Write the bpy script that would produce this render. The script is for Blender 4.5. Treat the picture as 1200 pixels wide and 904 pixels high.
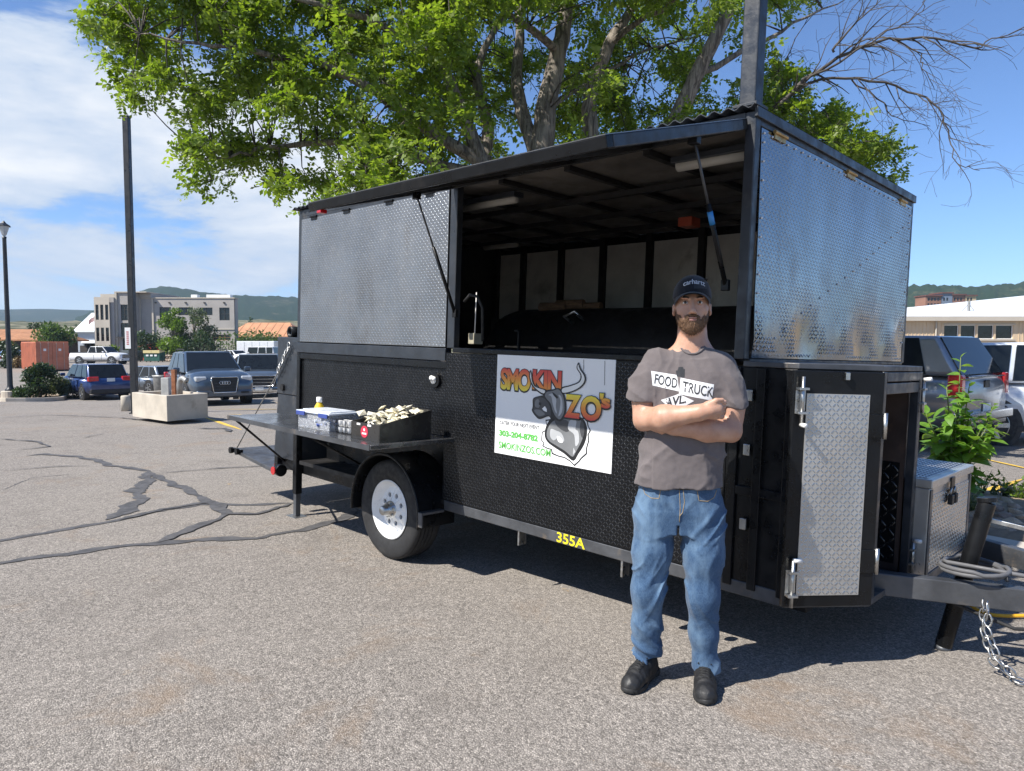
import bpy, bmesh, math, random
import numpy as np
from mathutils import Vector, Matrix
from mathutils.bvhtree import BVHTree

for o in list(bpy.data.objects):
    bpy.data.objects.remove(o, do_unlink=True)
scene = bpy.context.scene
COL = scene.collection
R = math.radians
rnd = random.Random(7)
nrs = np.random.RandomState(11)

# ------------------------------------------------------------------ camera
CAM_H, PITCH, FPX = 1.56, R(3.2), 833.0
cd = bpy.data.cameras.new('camera')
cam = bpy.data.objects.new('camera', cd)
COL.objects.link(cam)
cam.location = (0, 0, CAM_H)
cam.rotation_euler = (R(90) - PITCH, 0, 0)
cd.sensor_width = 36.0
cd.lens = FPX / 1200.0 * 36.0
cd.clip_start, cd.clip_end = 0.05, 9000
scene.camera = cam

# ------------------------------------------------------------------ sky, sun, exposure
SUN_EL, SUN_AZ = R(49), R(240)            # azimuth clockwise from +Y
w = bpy.data.worlds.new('World')
scene.world = w
w.use_nodes = True
nt = w.node_tree
nt.nodes.clear()
def WN(t, **k):
    n = nt.nodes.new(t)
    for a, b in k.items(): setattr(n, a, b)
    return n
wout = WN('ShaderNodeOutputWorld')
bg = WN('ShaderNodeBackground')
sky = WN('ShaderNodeTexSky', sky_type='NISHITA')
sky.sun_disc = False
sky.sun_elevation, sky.sun_rotation = SUN_EL, SUN_AZ
sky.altitude, sky.air_density, sky.dust_density, sky.ozone_density = 1600, 1.0, 0.25, 3.0
bg.inputs['Strength'].default_value = 0.085
tc = WN('ShaderNodeTexCoord')
mp = WN('ShaderNodeMapping')
mp.inputs['Scale'].default_value = (1.0, 1.0, 3.4)
mp.inputs['Location'].default_value = (3.1, 1.7, 0.35)
n1 = WN('ShaderNodeTexNoise')
n1.inputs['Scale'].default_value = 3.3
n1.inputs['Detail'].default_value = 9
n1.inputs['Roughness'].default_value = 0.6
n1.inputs['Distortion'].default_value = 0.25
sep = WN('ShaderNodeSeparateXYZ')
L = nt.links.new
L(tc.outputs['Generated'], mp.inputs['Vector'])
L(mp.outputs['Vector'], n1.inputs['Vector'])
L(tc.outputs['Generated'], sep.inputs['Vector'])
def wmath(op, a, b=None, c=None, clamp=False):
    n = WN('ShaderNodeMath', operation=op)
    n.use_clamp = clamp
    for i, v in enumerate((a, b, c)):
        if v is None: continue
        if isinstance(v, (int, float)): n.inputs[i].default_value = v
        else: L(v, n.inputs[i])
    return n.outputs[0]
def wmap(v, a, b, c=0.0, d=1.0):
    n = WN('ShaderNodeMapRange', interpolation_type='SMOOTHSTEP')
    n.inputs[1].default_value, n.inputs[2].default_value = a, b
    n.inputs[3].default_value, n.inputs[4].default_value = c, d
    L(v, n.inputs[0])
    return n.outputs[0]
# cloud bank over the western half of the sky, thinning to clear blue in the east
west = wmap(sep.outputs['X'], 0.30, -0.42, -0.34, 0.075)
high = wmap(sep.outputs['Z'], 0.26, 0.46, 0.0, -0.13)
band = wmath('SUBTRACT', wmap(sep.outputs['Z'], .09, .20, 0, .13), wmap(sep.outputs['Z'], .27, .36, 0, .16))
band = wmath('MULTIPLY', band, wmap(sep.outputs['X'], .15, -.25))
dens = wmath('ADD', wmath('ADD', wmath('ADD', n1.outputs['Fac'], west), high), band)
mask = wmap(dens, 0.49, 0.62, 0.0, 0.96)
mask = wmath('MULTIPLY', mask, wmap(sep.outputs['Z'], -0.02, 0.10))
shade = wmap(dens, 0.52, 0.86)
ccol = WN('ShaderNodeMix', data_type='RGBA')
ccol.inputs[6].default_value = (3.9, 4.7, 5.9, 1)
ccol.inputs[7].default_value = (7.0, 7.1, 7.2, 1)
L(shade, ccol.inputs[0])
mixc = WN('ShaderNodeMix', data_type='RGBA')
L(mask, mixc.inputs[0])
tint = WN('ShaderNodeMix', data_type='RGBA', blend_type='MULTIPLY')
tint.inputs[0].default_value = 1.0
tint.inputs[7].default_value = (.86, 1.03, 1.24, 1)
L(sky.outputs['Color'], tint.inputs[6])
L(tint.outputs[2], mixc.inputs[6])
L(ccol.outputs[2], mixc.inputs[7])
L(mixc.outputs[2], bg.inputs['Color'])
L(bg.outputs['Background'], wout.inputs['Surface'])

sd = bpy.data.lights.new('sun', 'SUN')
sd.energy, sd.angle, sd.color = 4.8, R(0.53), (1.0, 0.955, 0.88)
sun = bpy.data.objects.new('sun', sd)
COL.objects.link(sun)
sdir = Vector((math.sin(SUN_AZ) * math.cos(SUN_EL), math.cos(SUN_AZ) * math.cos(SUN_EL), math.sin(SUN_EL)))
sun.rotation_euler = (-sdir).to_track_quat('-Z', 'Y').to_euler()
sun.location = sdir * 60

vs = scene.view_settings
vs.view_transform, vs.look, vs.exposure, vs.gamma = 'Standard', 'None', 0.80, 1.0
vs.use_curve_mapping = False

# ------------------------------------------------------------------ helpers
def at(px, py, Y):
    """point of the place seen in direction (px,py) of the survey photo, at distance Y"""
    c, s = math.cos(PITCH), math.sin(PITCH)
    dx, dz = (px - 600) / FPX, -(py - 452) / FPX
    y = c + s * dz
    z = -s + c * dz
    k = Y / y
    return Vector((dx * k, Y, CAM_H + z * k))

def sstep(a, b, v):
    t = min(1, max(0, (v - a) / (b - a)))
    return t * t * (3 - 2 * t)
_GY = [(-50, .045), (2.9, .045), (4.8, -.03), (9, -.05), (16, -.10), (21, -.22), (32, -.85), (44, -.95), (75, -.4), (140, -.4), (9999, -.4)]
def gz(x, y):
    """height of the paved ground"""
    for (a, za), (b, zb) in zip(_GY, _GY[1:]):
        if y <= b:
            v = za + (zb - za) * sstep(a, b, y)
            break
    if y > 21: v = -.22 + (v + .22) * (sstep(-3, -16, x) * .75 + .25)
    return v - .022 * max(0, min(8, x - 4.2)) * sstep(4, 9, y)
def on_ground(px, py):
    Y = 2.0
    while Y < 400:
        p = at(px, py, Y)
        if p.z <= gz(p.x, p.y): break
        Y *= 1.002
    return Vector((p.x, p.y, gz(p.x, p.y)))

def setp(o, label=None, cat=None, group=None, kind=None):
    if label: o['label'] = label
    if cat: o['category'] = cat
    if group: o['group'] = group
    if kind: o['kind'] = kind
    return o
def empty(name, loc=(0, 0, 0), rz=0.0, **k):
    o = bpy.data.objects.new(name, None)
    COL.objects.link(o)
    o.location = loc
    o.rotation_euler = (0, 0, rz)
    o.empty_display_size = .1
    return setp(o, **k)
def link(name, me, m, parent=None, smooth=False, **k):
    o = bpy.data.objects.new(name, me)
    COL.objects.link(o)
    if m is not None and not me.materials: me.materials.append(m)
    if parent is not None: o.parent = parent
    if smooth and len(me.polygons): me.polygons.foreach_set('use_smooth', [True] * len(me.polygons))
    return setp(o, **k)
def np_mesh(name, v, f):
    """mesh from an (n,3) array and an (m,k) array of faces"""
    v = np.asarray(v, np.float32); f = np.asarray(f, np.int32)
    me = bpy.data.meshes.new(name)
    k = f.shape[1]
    me.vertices.add(len(v)); me.vertices.foreach_set('co', v.ravel())
    me.loops.add(f.size); me.loops.foreach_set('vertex_index', f.ravel())
    me.polygons.add(len(f))
    me.polygons.foreach_set('loop_start', np.arange(0, f.size, k, dtype=np.int32))
    me.update(calc_edges=True)
    me.validate()
    return me
def frame(d, up=(0, 0, 1)):
    d = Vector(d).normalized()
    u = Vector(up)
    if abs(d.dot(u)) > .98: u = Vector((0, 1, 0)) if abs(d.y) < .9 else Vector((1, 0, 0))
    s = d.cross(u).normalized()
    return s, s.cross(d).normalized()

class MB:
    def __init__(self): self.v, self.f = [], []
    def add(self, vs, fs):
        b = len(self.v)
        self.v += [tuple(p) for p in vs]
        self.f += [tuple(i + b for i in q) for q in fs]
        return self
    def box(self, x0, x1, y0, y1, z0, z1, M=None):
        c = [Vector((x, y, z)) for z in (z0, z1) for y in (y0, y1) for x in (x0, x1)]
        if M is not None: c = [M @ p for p in c]
        return self.add(c, [(0, 2, 3, 1), (4, 5, 7, 6), (0, 1, 5, 4), (2, 6, 7, 3), (0, 4, 6, 2), (1, 3, 7, 5)])
    def bar(self, a, b, wd, h, up=(0, 0, 1)):
        a, b = Vector(a), Vector(b)
        s, u = frame(b - a, up)
        c = []
        for p in (a, b):
            for i, j in ((-1, -1), (1, -1), (1, 1), (-1, 1)): c.append(p + s * (i * wd / 2) + u * (j * h / 2))
        return self.add(c, [(0, 3, 2, 1), (4, 5, 6, 7), (0, 1, 5, 4), (1, 2, 6, 5), (2, 3, 7, 6), (3, 0, 4, 7)])
    def cyl(self, a, b, r0, r1=None, n=12, cap=True):
        r1 = r0 if r1 is None else r1
        return self.sweep([a, b], [r0, r1], n, cap)
    def sweep(self, path, rad, n=8, cap=True):
        path = [Vector(p) for p in path]
        if not isinstance(rad, (list, tuple)): rad = [rad] * len(path)
        vs, fs = [], []
        s0 = None
        for i, p in enumerate(path):
            d = path[min(i + 1, len(path) - 1)] - path[max(i - 1, 0)]
            if d.length < 1e-9: d = Vector((0, 0, 1))
            d.normalize()
            if s0 is None: s, u = frame(d)
            else:
                s = (s0 - d * s0.dot(d))
                s = s.normalized() if s.length > 1e-6 else frame(d)[0]
                u = s.cross(d)
            s0 = s
            for k in range(n):
                t = 2 * math.pi * k / n
                vs.append(p + (s * math.cos(t) + u * math.sin(t)) * rad[i])
        for i in range(len(path) - 1):
            for k in range(n):
                a, b = i * n + k, i * n + (k + 1) % n
                fs.append((a, b, b + n, a + n))
        if cap:
            fs.append(tuple(range(n)))
            fs.append(tuple(reversed(range((len(path) - 1) * n, len(path) * n))))
        return self.add(vs, fs)
    def lathe(self, prof, n=24, M=None):
        """profile [(r, z)...] round local Z"""
        vs, fs = [], []
        for r, z in prof:
            for k in range(n):
                t = 2 * math.pi * k / n
                p = Vector((r * math.cos(t), r * math.sin(t), z))
                vs.append(M @ p if M is not None else p)
        for i in range(len(prof) - 1):
            for k in range(n):
                a, b = i * n + k, i * n + (k + 1) % n
                fs.append((a, b, b + n, a + n))
        return self.add(vs, fs)
    def prism(self, poly, d0, d1, fn):
        """2-D outline extruded from d0 to d1; fn(a, b, d) gives the point"""
        n = len(poly)
        vs = [fn(a, b, d0) for a, b in poly] + [fn(a, b, d1) for a, b in poly]
        fs = [tuple(range(n)), tuple(reversed(range(n, 2 * n)))]
        fs += [(i, i + n, (i + 1) % n + n, (i + 1) % n) for i in range(n)]
        return self.add(vs, fs)
    def ball(self, c, r, n=10, m=6, sc=(1, 1, 1)):
        c = Vector(c)
        vs, fs = [], []
        for i in range(m + 1):
            ph = math.pi * i / m
            for k in range(n):
                t = 2 * math.pi * k / n
                vs.append((c.x + r * sc[0] * math.sin(ph) * math.cos(t), c.y + r * sc[1] * math.sin(ph) * math.sin(t), c.z + r * sc[2] * math.cos(ph)))
        for i in range(m):
            for k in range(n):
                a, b = i * n + k, i * n + (k + 1) % n
                fs.append((a, b, b + n, a + n))
        return self.add(vs, fs)
    def mesh(self, name):
        me = bpy.data.meshes.new(name)
        me.from_pydata(self.v, [], self.f)
        me.update()
        bm = bmesh.new(); bm.from_mesh(me)
        bmesh.ops.recalc_face_normals(bm, faces=bm.faces)
        bm.to_mesh(me); bm.free()
        return me
    def build(self, name, m, parent=None, smooth=False, bevel=0, seg=2, **k):
        o = link(name, self.mesh(name), m, parent, smooth, **k)
        if bevel:
            b = o.modifiers.new('bevel', 'BEVEL')
            b.width, b.segments, b.limit_method, b.angle_limit = bevel, seg, 'ANGLE', R(40)
            b.harden_normals = False
        return o

def smooth_by_angle(o, deg=40):
    me = o.data
    me.polygons.foreach_set('use_smooth', [True] * len(me.polygons))
    bm = bmesh.new(); bm.from_mesh(me)
    for e in bm.edges:
        if len(e.link_faces) == 2 and e.calc_face_angle(0) > R(deg): e.smooth = False
    bm.to_mesh(me); bm.free()
    return o

def text_mesh(body, x0, x1, z0, z1, shear=0.0, offset=0.0, fn=None, spacing=1.0):
    """built-in lettering fitted to a rectangle; fn(a, b) -> 3-D point"""
    cu = bpy.data.curves.new('lettering', 'FONT')
    cu.body, cu.offset, cu.space_character = body, offset, spacing
    cu.resolution_u = 4
    o = bpy.data.objects.new('lettering', cu)
    COL.objects.link(o)
    dg = bpy.context.evaluated_depsgraph_get()
    me = bpy.data.meshes.new_from_object(o.evaluated_get(dg))
    bpy.data.objects.remove(o, do_unlink=True)
    co = np.zeros(len(me.vertices) * 3, np.float32)
    me.vertices.foreach_get('co', co)
    co = co.reshape(-1, 3)
    lo, hi = co.min(0), co.max(0)
    a = (co[:, 0] - lo[0]) / (hi[0] - lo[0]); b = (co[:, 1] - lo[1]) / (hi[1] - lo[1])
    out = []
    for i in range(len(co)):
        A = x0 + a[i] * (x1 - x0) + shear * b[i] * (z1 - z0)
        B = z0 + b[i] * (z1 - z0)
        out.append(fn(A, B))
    me.vertices.foreach_set('co', np.array([tuple(p) for p in out], np.float32).ravel())
    me.materials.clear()
    me.update()
    return me

# ------------------------------------------------------------------ materials
MATS = {}
def nodes(name):
    m = bpy.data.materials.new(name)
    m.use_nodes = True
    t = m.node_tree
    b = t.nodes['Principled BSDF']
    MATS[name] = m
    return m, t, b
def N(t, ty, **k):
    n = t.nodes.new(ty)
    for a, b in k.items(): setattr(n, a, b)
    return n
def mixrgb(t, fac, a, b, mode='MIX'):
    n = N(t, 'ShaderNodeMix', data_type='RGBA', blend_type=mode)
    for i, v in ((0, fac), (6, a), (7, b)):
        if isinstance(v, (int, float)): n.inputs[i].default_value = v
        elif isinstance(v, (tuple, list)): n.inputs[i].default_value = (*v[:3], 1)
        else: t.links.new(v, n.inputs[i])
    return n.outputs[2]
def rng(t, v, a, b, c=0.0, d=1.0, sm=True):
    n = N(t, 'ShaderNodeMapRange', interpolation_type='SMOOTHSTEP' if sm else 'LINEAR')
    for i, x in ((1, a), (2, b), (3, c), (4, d)): n.inputs[i].default_value = x
    t.links.new(v, n.inputs[0])
    return n.outputs[0]
def mth(t, op, a, b=None, c=None):
    n = N(t, 'ShaderNodeMath', operation=op)
    for i, v in enumerate((a, b, c)):
        if v is None: continue
        if isinstance(v, (int, float)): n.inputs[i].default_value = v
        else: t.links.new(v, n.inputs[i])
    return n.outputs[0]
def noise(t, scale, detail=5, rough=.55, vec=None, out='Fac', dist=0.0):
    n = N(t, 'ShaderNodeTexNoise')
    n.inputs['Scale'].default_value, n.inputs['Detail'].default_value, n.inputs['Roughness'].default_value = scale, detail, rough
    n.inputs['Distortion'].default_value = dist
    if vec is not None: t.links.new(vec, n.inputs['Vector'])
    return n.outputs[out]
def voro(t, scale, vec=None, feat='F1', out='Distance'):
    n = N(t, 'ShaderNodeTexVoronoi', feature=feat)
    n.inputs['Scale'].default_value = scale
    if vec is not None: t.links.new(vec, n.inputs['Vector'])
    return n.outputs[out]
def objv(t, scale=None):
    c = N(t, 'ShaderNodeTexCoord')
    if scale is None: return c.outputs['Object']
    m = N(t, 'ShaderNodeMapping')
    m.inputs['Scale'].default_value = scale
    t.links.new(c.outputs['Object'], m.inputs['Vector'])
    return m.outputs['Vector']
def bump(t, b, h, strength=.3, dist=.01):
    n = N(t, 'ShaderNodeBump')
    n.inputs['Strength'].default_value, n.inputs['Distance'].default_value = strength, dist
    t.links.new(h, n.inputs['Height'])
    t.links.new(n.outputs['Normal'], b.inputs['Normal'])
def pbr(name, col, rough=.5, metal=0.0, var=.15, vs=6.0, bmp=0.0, bs=60.0, dirt=None, dirt_amt=.5, ds=3.0, stretch=None, coat=0.0, spec=.5, rvar=.15):
    """painted / metal / mineral surface: mottled colour, uneven gloss, fine relief, patchy dirt"""
    m, t, b = nodes(name)
    v = objv(t, stretch)
    n = noise(t, vs, 6, .6, v)
    lo = tuple(c * (1 - var) for c in col); hi = tuple(min(1, c * (1 + var)) for c in col)
    c = mixrgb(t, rng(t, n, .3, .7), lo, hi)
    if dirt is not None:
        d = noise(t, ds, 8, .65, v, dist=.4)
        c = mixrgb(t, rng(t, d, .56, .74, 0, dirt_amt), c, dirt)
    t.links.new(c, b.inputs['Base Color'])
    t.links.new(rng(t, noise(t, vs * 2.3, 5, .6, v), .3, .7, max(.03, rough - rvar), min(1, rough + rvar)), b.inputs['Roughness'])
    b.inputs['Metallic'].default_value = metal
    b.inputs['Coat Weight'].default_value = coat
    b.inputs['Coat Roughness'].default_value = .08
    b.inputs['Specular IOR Level'].default_value = spec
    if bmp: bump(t, b, noise(t, bs, 4, .6, v), bmp, .01)
    return m
# ------------------------------------------------------------------ surfaces of the place
def m_asphalt():
    m, t, b = nodes('aged asphalt')
    v = objv(t)
    big = noise(t, .35, 6, .6, v)
    mid = noise(t, 2.3, 6, .6, v)
    st = N(t, 'ShaderNodeTexVoronoi', feature='F1'); st.inputs['Scale'].default_value = 140
    t.links.new(v, st.inputs['Vector'])
    st2 = N(t, 'ShaderNodeTexVoronoi', feature='F1'); st2.inputs['Scale'].default_value = 62
    t.links.new(v, st2.inputs['Vector'])
    cr = N(t, 'ShaderNodeValToRGB')
    e = cr.color_ramp.elements
    e[0].position, e[0].color = 0.0, (.11, .099, .089, 1)
    e[1].position, e[1].color = 1.0, (.54, .485, .425, 1)
    for p, c in ((.3, (.198, .178, .158)), (.55, (.282, .254, .226)), (.8, (.37, .333, .296))):
        k = e.new(p); k.color = (*c, 1)
    sp = N(t, 'ShaderNodeSeparateColor'); t.links.new(st.outputs['Color'], sp.inputs[0])
    sp2 = N(t, 'ShaderNodeSeparateColor'); t.links.new(st2.outputs['Color'], sp2.inputs[0])
    val = mth(t, 'ADD', mth(t, 'MULTIPLY', sp.outputs[0], .62), mth(t, 'MULTIPLY', sp2.outputs[1], .38))
    t.links.new(val, cr.inputs[0])
    pit = rng(t, st.outputs['Distance'], .35, .75, 1.0, .62)
    c = mixrgb(t, 1.0, cr.outputs[0], pit, 'MULTIPLY')
    c = mixrgb(t, rng(t, big, .35, .7, 0, .22), c, (.335, .303, .268))
    c = mixrgb(t, rng(t, mid, .52, .72, 0, .38), c, (.145, .128, .113))
    # rust-brown drips here and there
    rs = noise(t, 1.1, 8, .7, v, dist=.6)
    c = mixrgb(t, rng(t, rs, .54, .70, 0, .5), c, (.24, .170, .112))
    ys_ = noise(t, 2.6, 9, .75, v, dist=1.2)
    c = mixrgb(t, mth(t, 'MULTIPLY', rng(t, ys_, .63, .70, 0, .75), rng(t, big, .50, .58)), c, (.42, .26, .07))
    t.links.new(c, b.inputs['Base Color'])
    b.inputs['Roughness'].default_value = .92
    b.inputs['Specular IOR Level'].default_value = .25
    h = mth(t, 'ADD', rng(t, st.outputs['Distance'], 0, .7, 1, 0), mth(t, 'MULTIPLY', noise(t, 40, 4, .6, v), .8))
    bump(t, b, h, .55, .006)
    return m
M_ASPH = m_asphalt()
M_SEAL = pbr('crack sealant', (.075, .072, .072), .7, var=.3, vs=9, bmp=.25, bs=60)
M_CONC = pbr('concrete', (.46, .41, .34), .88, var=.14, vs=2.2, bmp=.25, bs=45, dirt=(.26, .22, .17), dirt_amt=.55, ds=1.6)
M_KERB = pbr('kerb concrete', (.44, .40, .35), .9, var=.18, vs=3, bmp=.35, bs=50, dirt=(.22, .19, .16), dirt_amt=.6, ds=4)
M_YEL = pbr('yellow road paint', (.62, .40, .055), .8, var=.2, vs=8, bmp=.3, bs=70, dirt=(.25, .21, .17), dirt_amt=.9, ds=7)
M_DIRT = pbr('dry soil', (.27, .20, .14), .95, var=.3, vs=5, bmp=.5, bs=30, dirt=(.12, .09, .06), dirt_amt=.6, ds=6)
M_LAND = pbr('dry grassland', (.25, .225, .12), .95, var=.35, vs=.02, dirt=(.075, .095, .045), dirt_amt=.9, ds=.035)

def grid_sheet(name, xs, ys, zf, m, **k):
    X, Y = np.meshgrid(xs, ys)
    Z = np.array([[zf(x, y) for x in xs] for y in ys])
    v = np.stack([X, Y, Z], -1).reshape(-1, 3)
    nx, ny = len(xs), len(ys)
    i = np.arange((ny - 1) * (nx - 1)); r, c = i // (nx - 1), i % (nx - 1)
    a = r * nx + c
    return link(name, np_mesh(name, v, np.stack([a, a + 1, a + nx + 1, a + nx], -1)), m, None, True, **k)
xs = np.concatenate([np.linspace(-95, -32, 22)[:-1], np.linspace(-32, 14, 47)[:-1], np.linspace(14, 95, 16)])
ys = np.concatenate([np.linspace(-30, 0, 6)[:-1], np.linspace(0, 50, 51)[:-1], np.linspace(50, 150, 26)])
grid_sheet('parking_lot', xs, ys, gz, M_ASPH, kind='structure', label='aged grey asphalt of the parking lot')
grid_sheet('terrain', np.linspace(-5200, 5200, 40), np.linspace(-3000, 5200, 30), lambda x, y: -1.15, M_LAND, kind='structure', label='dry grassland beyond the lot')

def ribbon(name, pts, wd, m, lift=.004, wob=.25, step=.06, seed=1, **k):
    """hand-poured strip lying on the ground, uneven edges, tapered ends"""
    r = random.Random(seed)
    P = []
    for (a, b) in zip(pts, pts[1:]):
        a, b = Vector((a[0], a[1])), Vector((b[0], b[1]))
        n = max(1, int((b - a).length / step))
        P += [a + (b - a) * (i / n) for i in range(n)]
    P.append(Vector((pts[-1][0], pts[-1][1])))
    vs, fs = [], []
    ph = r.random() * 9
    off = 0
    for i, p in enumerate(P):
        d = (P[min(i + 1, len(P) - 1)] - P[max(0, i - 1)]).normalized()
        s = Vector((-d.y, d.x))
        tp = min(1, (i + .6) / 4, (len(P) - i - .4) / 4)
        q = 1 + wob * (math.sin(i * .9 + ph) + math.sin(i * .37 + 2 * ph)) + r.uniform(-wob, wob)
        q2 = 1 + wob * (math.sin(i * .7 + 3 * ph) + math.sin(i * .29 + ph)) + r.uniform(-wob, wob)
        off = off * .85 + r.uniform(-.012, .012) * min(1, wob * 4)
        hw = wd / 2 * tp
        for e in (p + s * (hw * max(.25, q) + off), p - s * (hw * max(.25, q2) - off)):
            vs.append((e.x, e.y, gz(e.x, e.y) + lift))
    for i in range(len(P) - 1): fs.append((2 * i, 2 * i + 1, 2 * i + 3, 2 * i + 2))
    me = bpy.data.meshes.new(name); me.from_pydata(vs, [], fs); me.update()
    return link(name, me, m, None, kind='structure', **k)

def gpts(px): return [on_ground(*q)[:2] for q in px]
SEALS = [
    ([(-40, 640), (0, 634), (60, 624), (130, 612), (180, 601), (235, 592), (300, 592), (340, 590)], .085),
    ([(-40, 664), (0, 660), (90, 650), (150, 640), (230, 634), (300, 632), (350, 622), (398, 610), (420, 598)], .10),
    ([(125, 610), (150, 598), (165, 587), (160, 575), (172, 563), (176, 553)], .15),
    ([(176, 553), (130, 546), (95, 536), (50, 533), (30, 535)], .10),
    ([(176, 555), (200, 566), (235, 583), (255, 592), (270, 601), (255, 610), (230, 617), (195, 632), (185, 637)], .10),
    ([(140, 611), (190, 598), (245, 590), (262, 603), (300, 603), (345, 590)], .07),
    ([(185, 556), (250, 550), (330, 546)], .035),
    ([(0, 553), (60, 548), (105, 547)], .03),
    ([(0, 515), (40, 518), (60, 524), (20, 528)], .05),
    ([(95, 514), (120, 509)], .035),
    ([(0, 490), (60, 487), (140, 490), (190, 496)], .05),
    ([(230, 503), (262, 503), (270, 507)], .12),
]
for i, (q, wd) in enumerate(SEALS):
    ribbon('crack_sealant', gpts(q), wd, M_SEAL, lift=.004 + .0012 * i, wob=.30, seed=i + 3,
           label='dark tar sealant poured over a crack in the asphalt')
# thin open cracks in the foreground
for i, q in enumerate([[(0, 575), (40, 560), (90, 556)], [(0, 512), (70, 506), (150, 500)]]):
    ribbon('crack_sealant', gpts(q), .012, M_SEAL, lift=.003, wob=.5, seed=40 + i, step=.03, label='thin dark crack in the asphalt')
# worn yellow stall lines
LINES = [[(238, 489), (283, 504)], [(250, 480), (345, 480)], [(256, 474), (345, 472)], [(262, 468), (350, 463)], [(268, 486), (345, 490)],
         [(1120, 600), (1165, 573), (1200, 562)], [(1150, 573), (1230, 590)], [(1145, 537), (1230, 556)], [(1120, 520), (1180, 527)]]
for i, q in enumerate(LINES):
    ribbon('stall_line', gpts(q), .11, M_YEL, lift=.005 + .001 * i, wob=.06, step=.25, seed=60 + i, label='worn yellow painted stall line')

# ------------------------------------------------------------------ planting bed behind the trailer
EX, EY = Vector((.7099, -.7043, 0)), Vector((.7043, .7099, 0))
ORG = Vector((1.1200, 3.4351, 0))
def bed(x, y, z=0.0):
    p = ORG + EX * x + EY * y
    return Vector((p.x, p.y, z))
def bedr(x, y, z=0.0):
    p = bed(x, y, z)
    return Vector((p.x, p.y, z + gz(p.x, p.y)))
kb = MB()
KX = [-9 + i * 1.5 for i in range(11)]
prof = [(2.93, -.12), (2.93, .07), (2.955, .10), (3.36, .115), (3.385, .10), (3.385, -.12)]
vs, fs = [], []
for i, x in enumerate(KX):
    bend = -.35 * max(0, x) ** 1.3 * .5
    for (y, z) in prof: vs.append(bedr(x, y + bend, z))
for i in range(len(KX) - 1):
    for j in range(len(prof) - 1):
        a = i * len(prof) + j
        fs.append((a, a + 1, a + 1 + len(prof), a + len(prof)))
fs += [tuple(range(len(prof))), tuple(range((len(KX) - 1) * len(prof), len(KX) * len(prof)))]
kb.add(vs, fs).build('kerb', M_KERB, None, bevel=.012, kind='structure', label='weathered concrete kerb of the planting bed')
vs, fs = [], []
BX = [-9 + .5 * i for i in range(31)]
BY = [3.3, 3.5, 3.9, 4.3, 4.7, 5.1, 5.5, 5.75]
for x in BX:
    bend = -.35 * max(0, x) ** 1.3 * .5
    for j, y in enumerate(BY):
        h = [.06, .12, .16, .2, .2, .17, .1, -.05][j] + rnd.uniform(-.015, .015)
        vs.append(bedr(x, y + bend, h))
for i in range(len(BX) - 1):
    for j in range(len(BY) - 1):
        a = i * len(BY) + j
        fs.append((a, a + 1, a + 1 + len(BY), a + len(BY)))
me = bpy.data.meshes.new('soil'); me.from_pydata(vs, [], fs); me.update()
bedo = link('planting_bed', me, M_DIRT, None, True, kind='structure', label='planting bed of soil and tan rocks behind the trailer')
M_ROCK = [pbr('tan river rock %d' % i, c, .85, var=.2, vs=9, bmp=.4, bs=25) for i, c in enumerate([(.40, .30, .21), (.33, .25, .19), (.45, .36, .27), (.27, .20, .16)])]
def rock_mesh(seed, m):
    r = random.Random(seed)
    bm = bmesh.new()
    bmesh.ops.create_icosphere(bm, subdivisions=1, radius=1)
    for v in bm.verts: v.co = Vector((v.co.x * r.uniform(.8, 1.25), v.co.y * r.uniform(.7, 1.1), v.co.z * r.uniform(.5, .85)))
    me = bpy.data.meshes.new('rock'); bm.to_mesh(me); bm.free()
    me.materials.append(m)
    me.polygons.foreach_set('use_smooth', [i % 3 == 0 for i in range(len(me.polygons))])
    return me
rocks = [rock_mesh(i, M_ROCK[i % 4]) for i in range(8)]
for i in range(250):
    x = rnd.uniform(-1.4, 3.0) if i < 215 else rnd.uniform(-8, -1.4)
    y = rnd.uniform(3.42, 5.5) if i % 3 else rnd.uniform(3.42, 4.2)
    bend = -.35 * max(0, x) ** 1.3 * .5
    p = bedr(x, y + bend, .11 + .07 * sstep(3.4, 4.3, y))
    o = link('rock', rocks[i % 8], None, bedo)
    s = rnd.uniform(.035, .085)
    o.scale = (s * rnd.uniform(.9, 1.5), s, s)
    o.location = p
    o.rotation_euler = (rnd.uniform(-.3, .3), rnd.uniform(-.3, .3), rnd.uniform(0, 6.3))

# ------------------------------------------------------------------ hills and far country
def m_hill(name, tree, soil, lo, hi, sc):
    m, t, b = nodes(name)
    v = objv(t)
    n = noise(t, sc, 8, .7, v)
    n2 = noise(t, sc * 7, 6, .7, v)
    s = mth(t, 'ADD', mth(t, 'MULTIPLY', n, .55), mth(t, 'MULTIPLY', n2, .45))
    t.links.new(mixrgb(t, rng(t, s, lo, hi), tree, soil), b.inputs['Base Color'])
    b.inputs['Roughness'].default_value = 1
    b.inputs['Specular IOR Level'].default_value = 0
    return m
M_HILL = m_hill('juniper hills', (.022, .040, .026), (.15, .135, .10), .53, .72, .012)
M_HILL2 = m_hill('pine ridge', (.022, .042, .022), (.12, .12, .065), .50, .68, .03)
M_PLAIN = m_hill('scrub plain', (.05, .062, .034), (.27, .245, .18), .42, .62, .02)
def fbm(x, y, o=5, s=1.0):
    from mathutils import noise as mn
    return mn.fractal(Vector((x * s, y * s, 3.3)), 1.0, 2.0, o)
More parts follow.
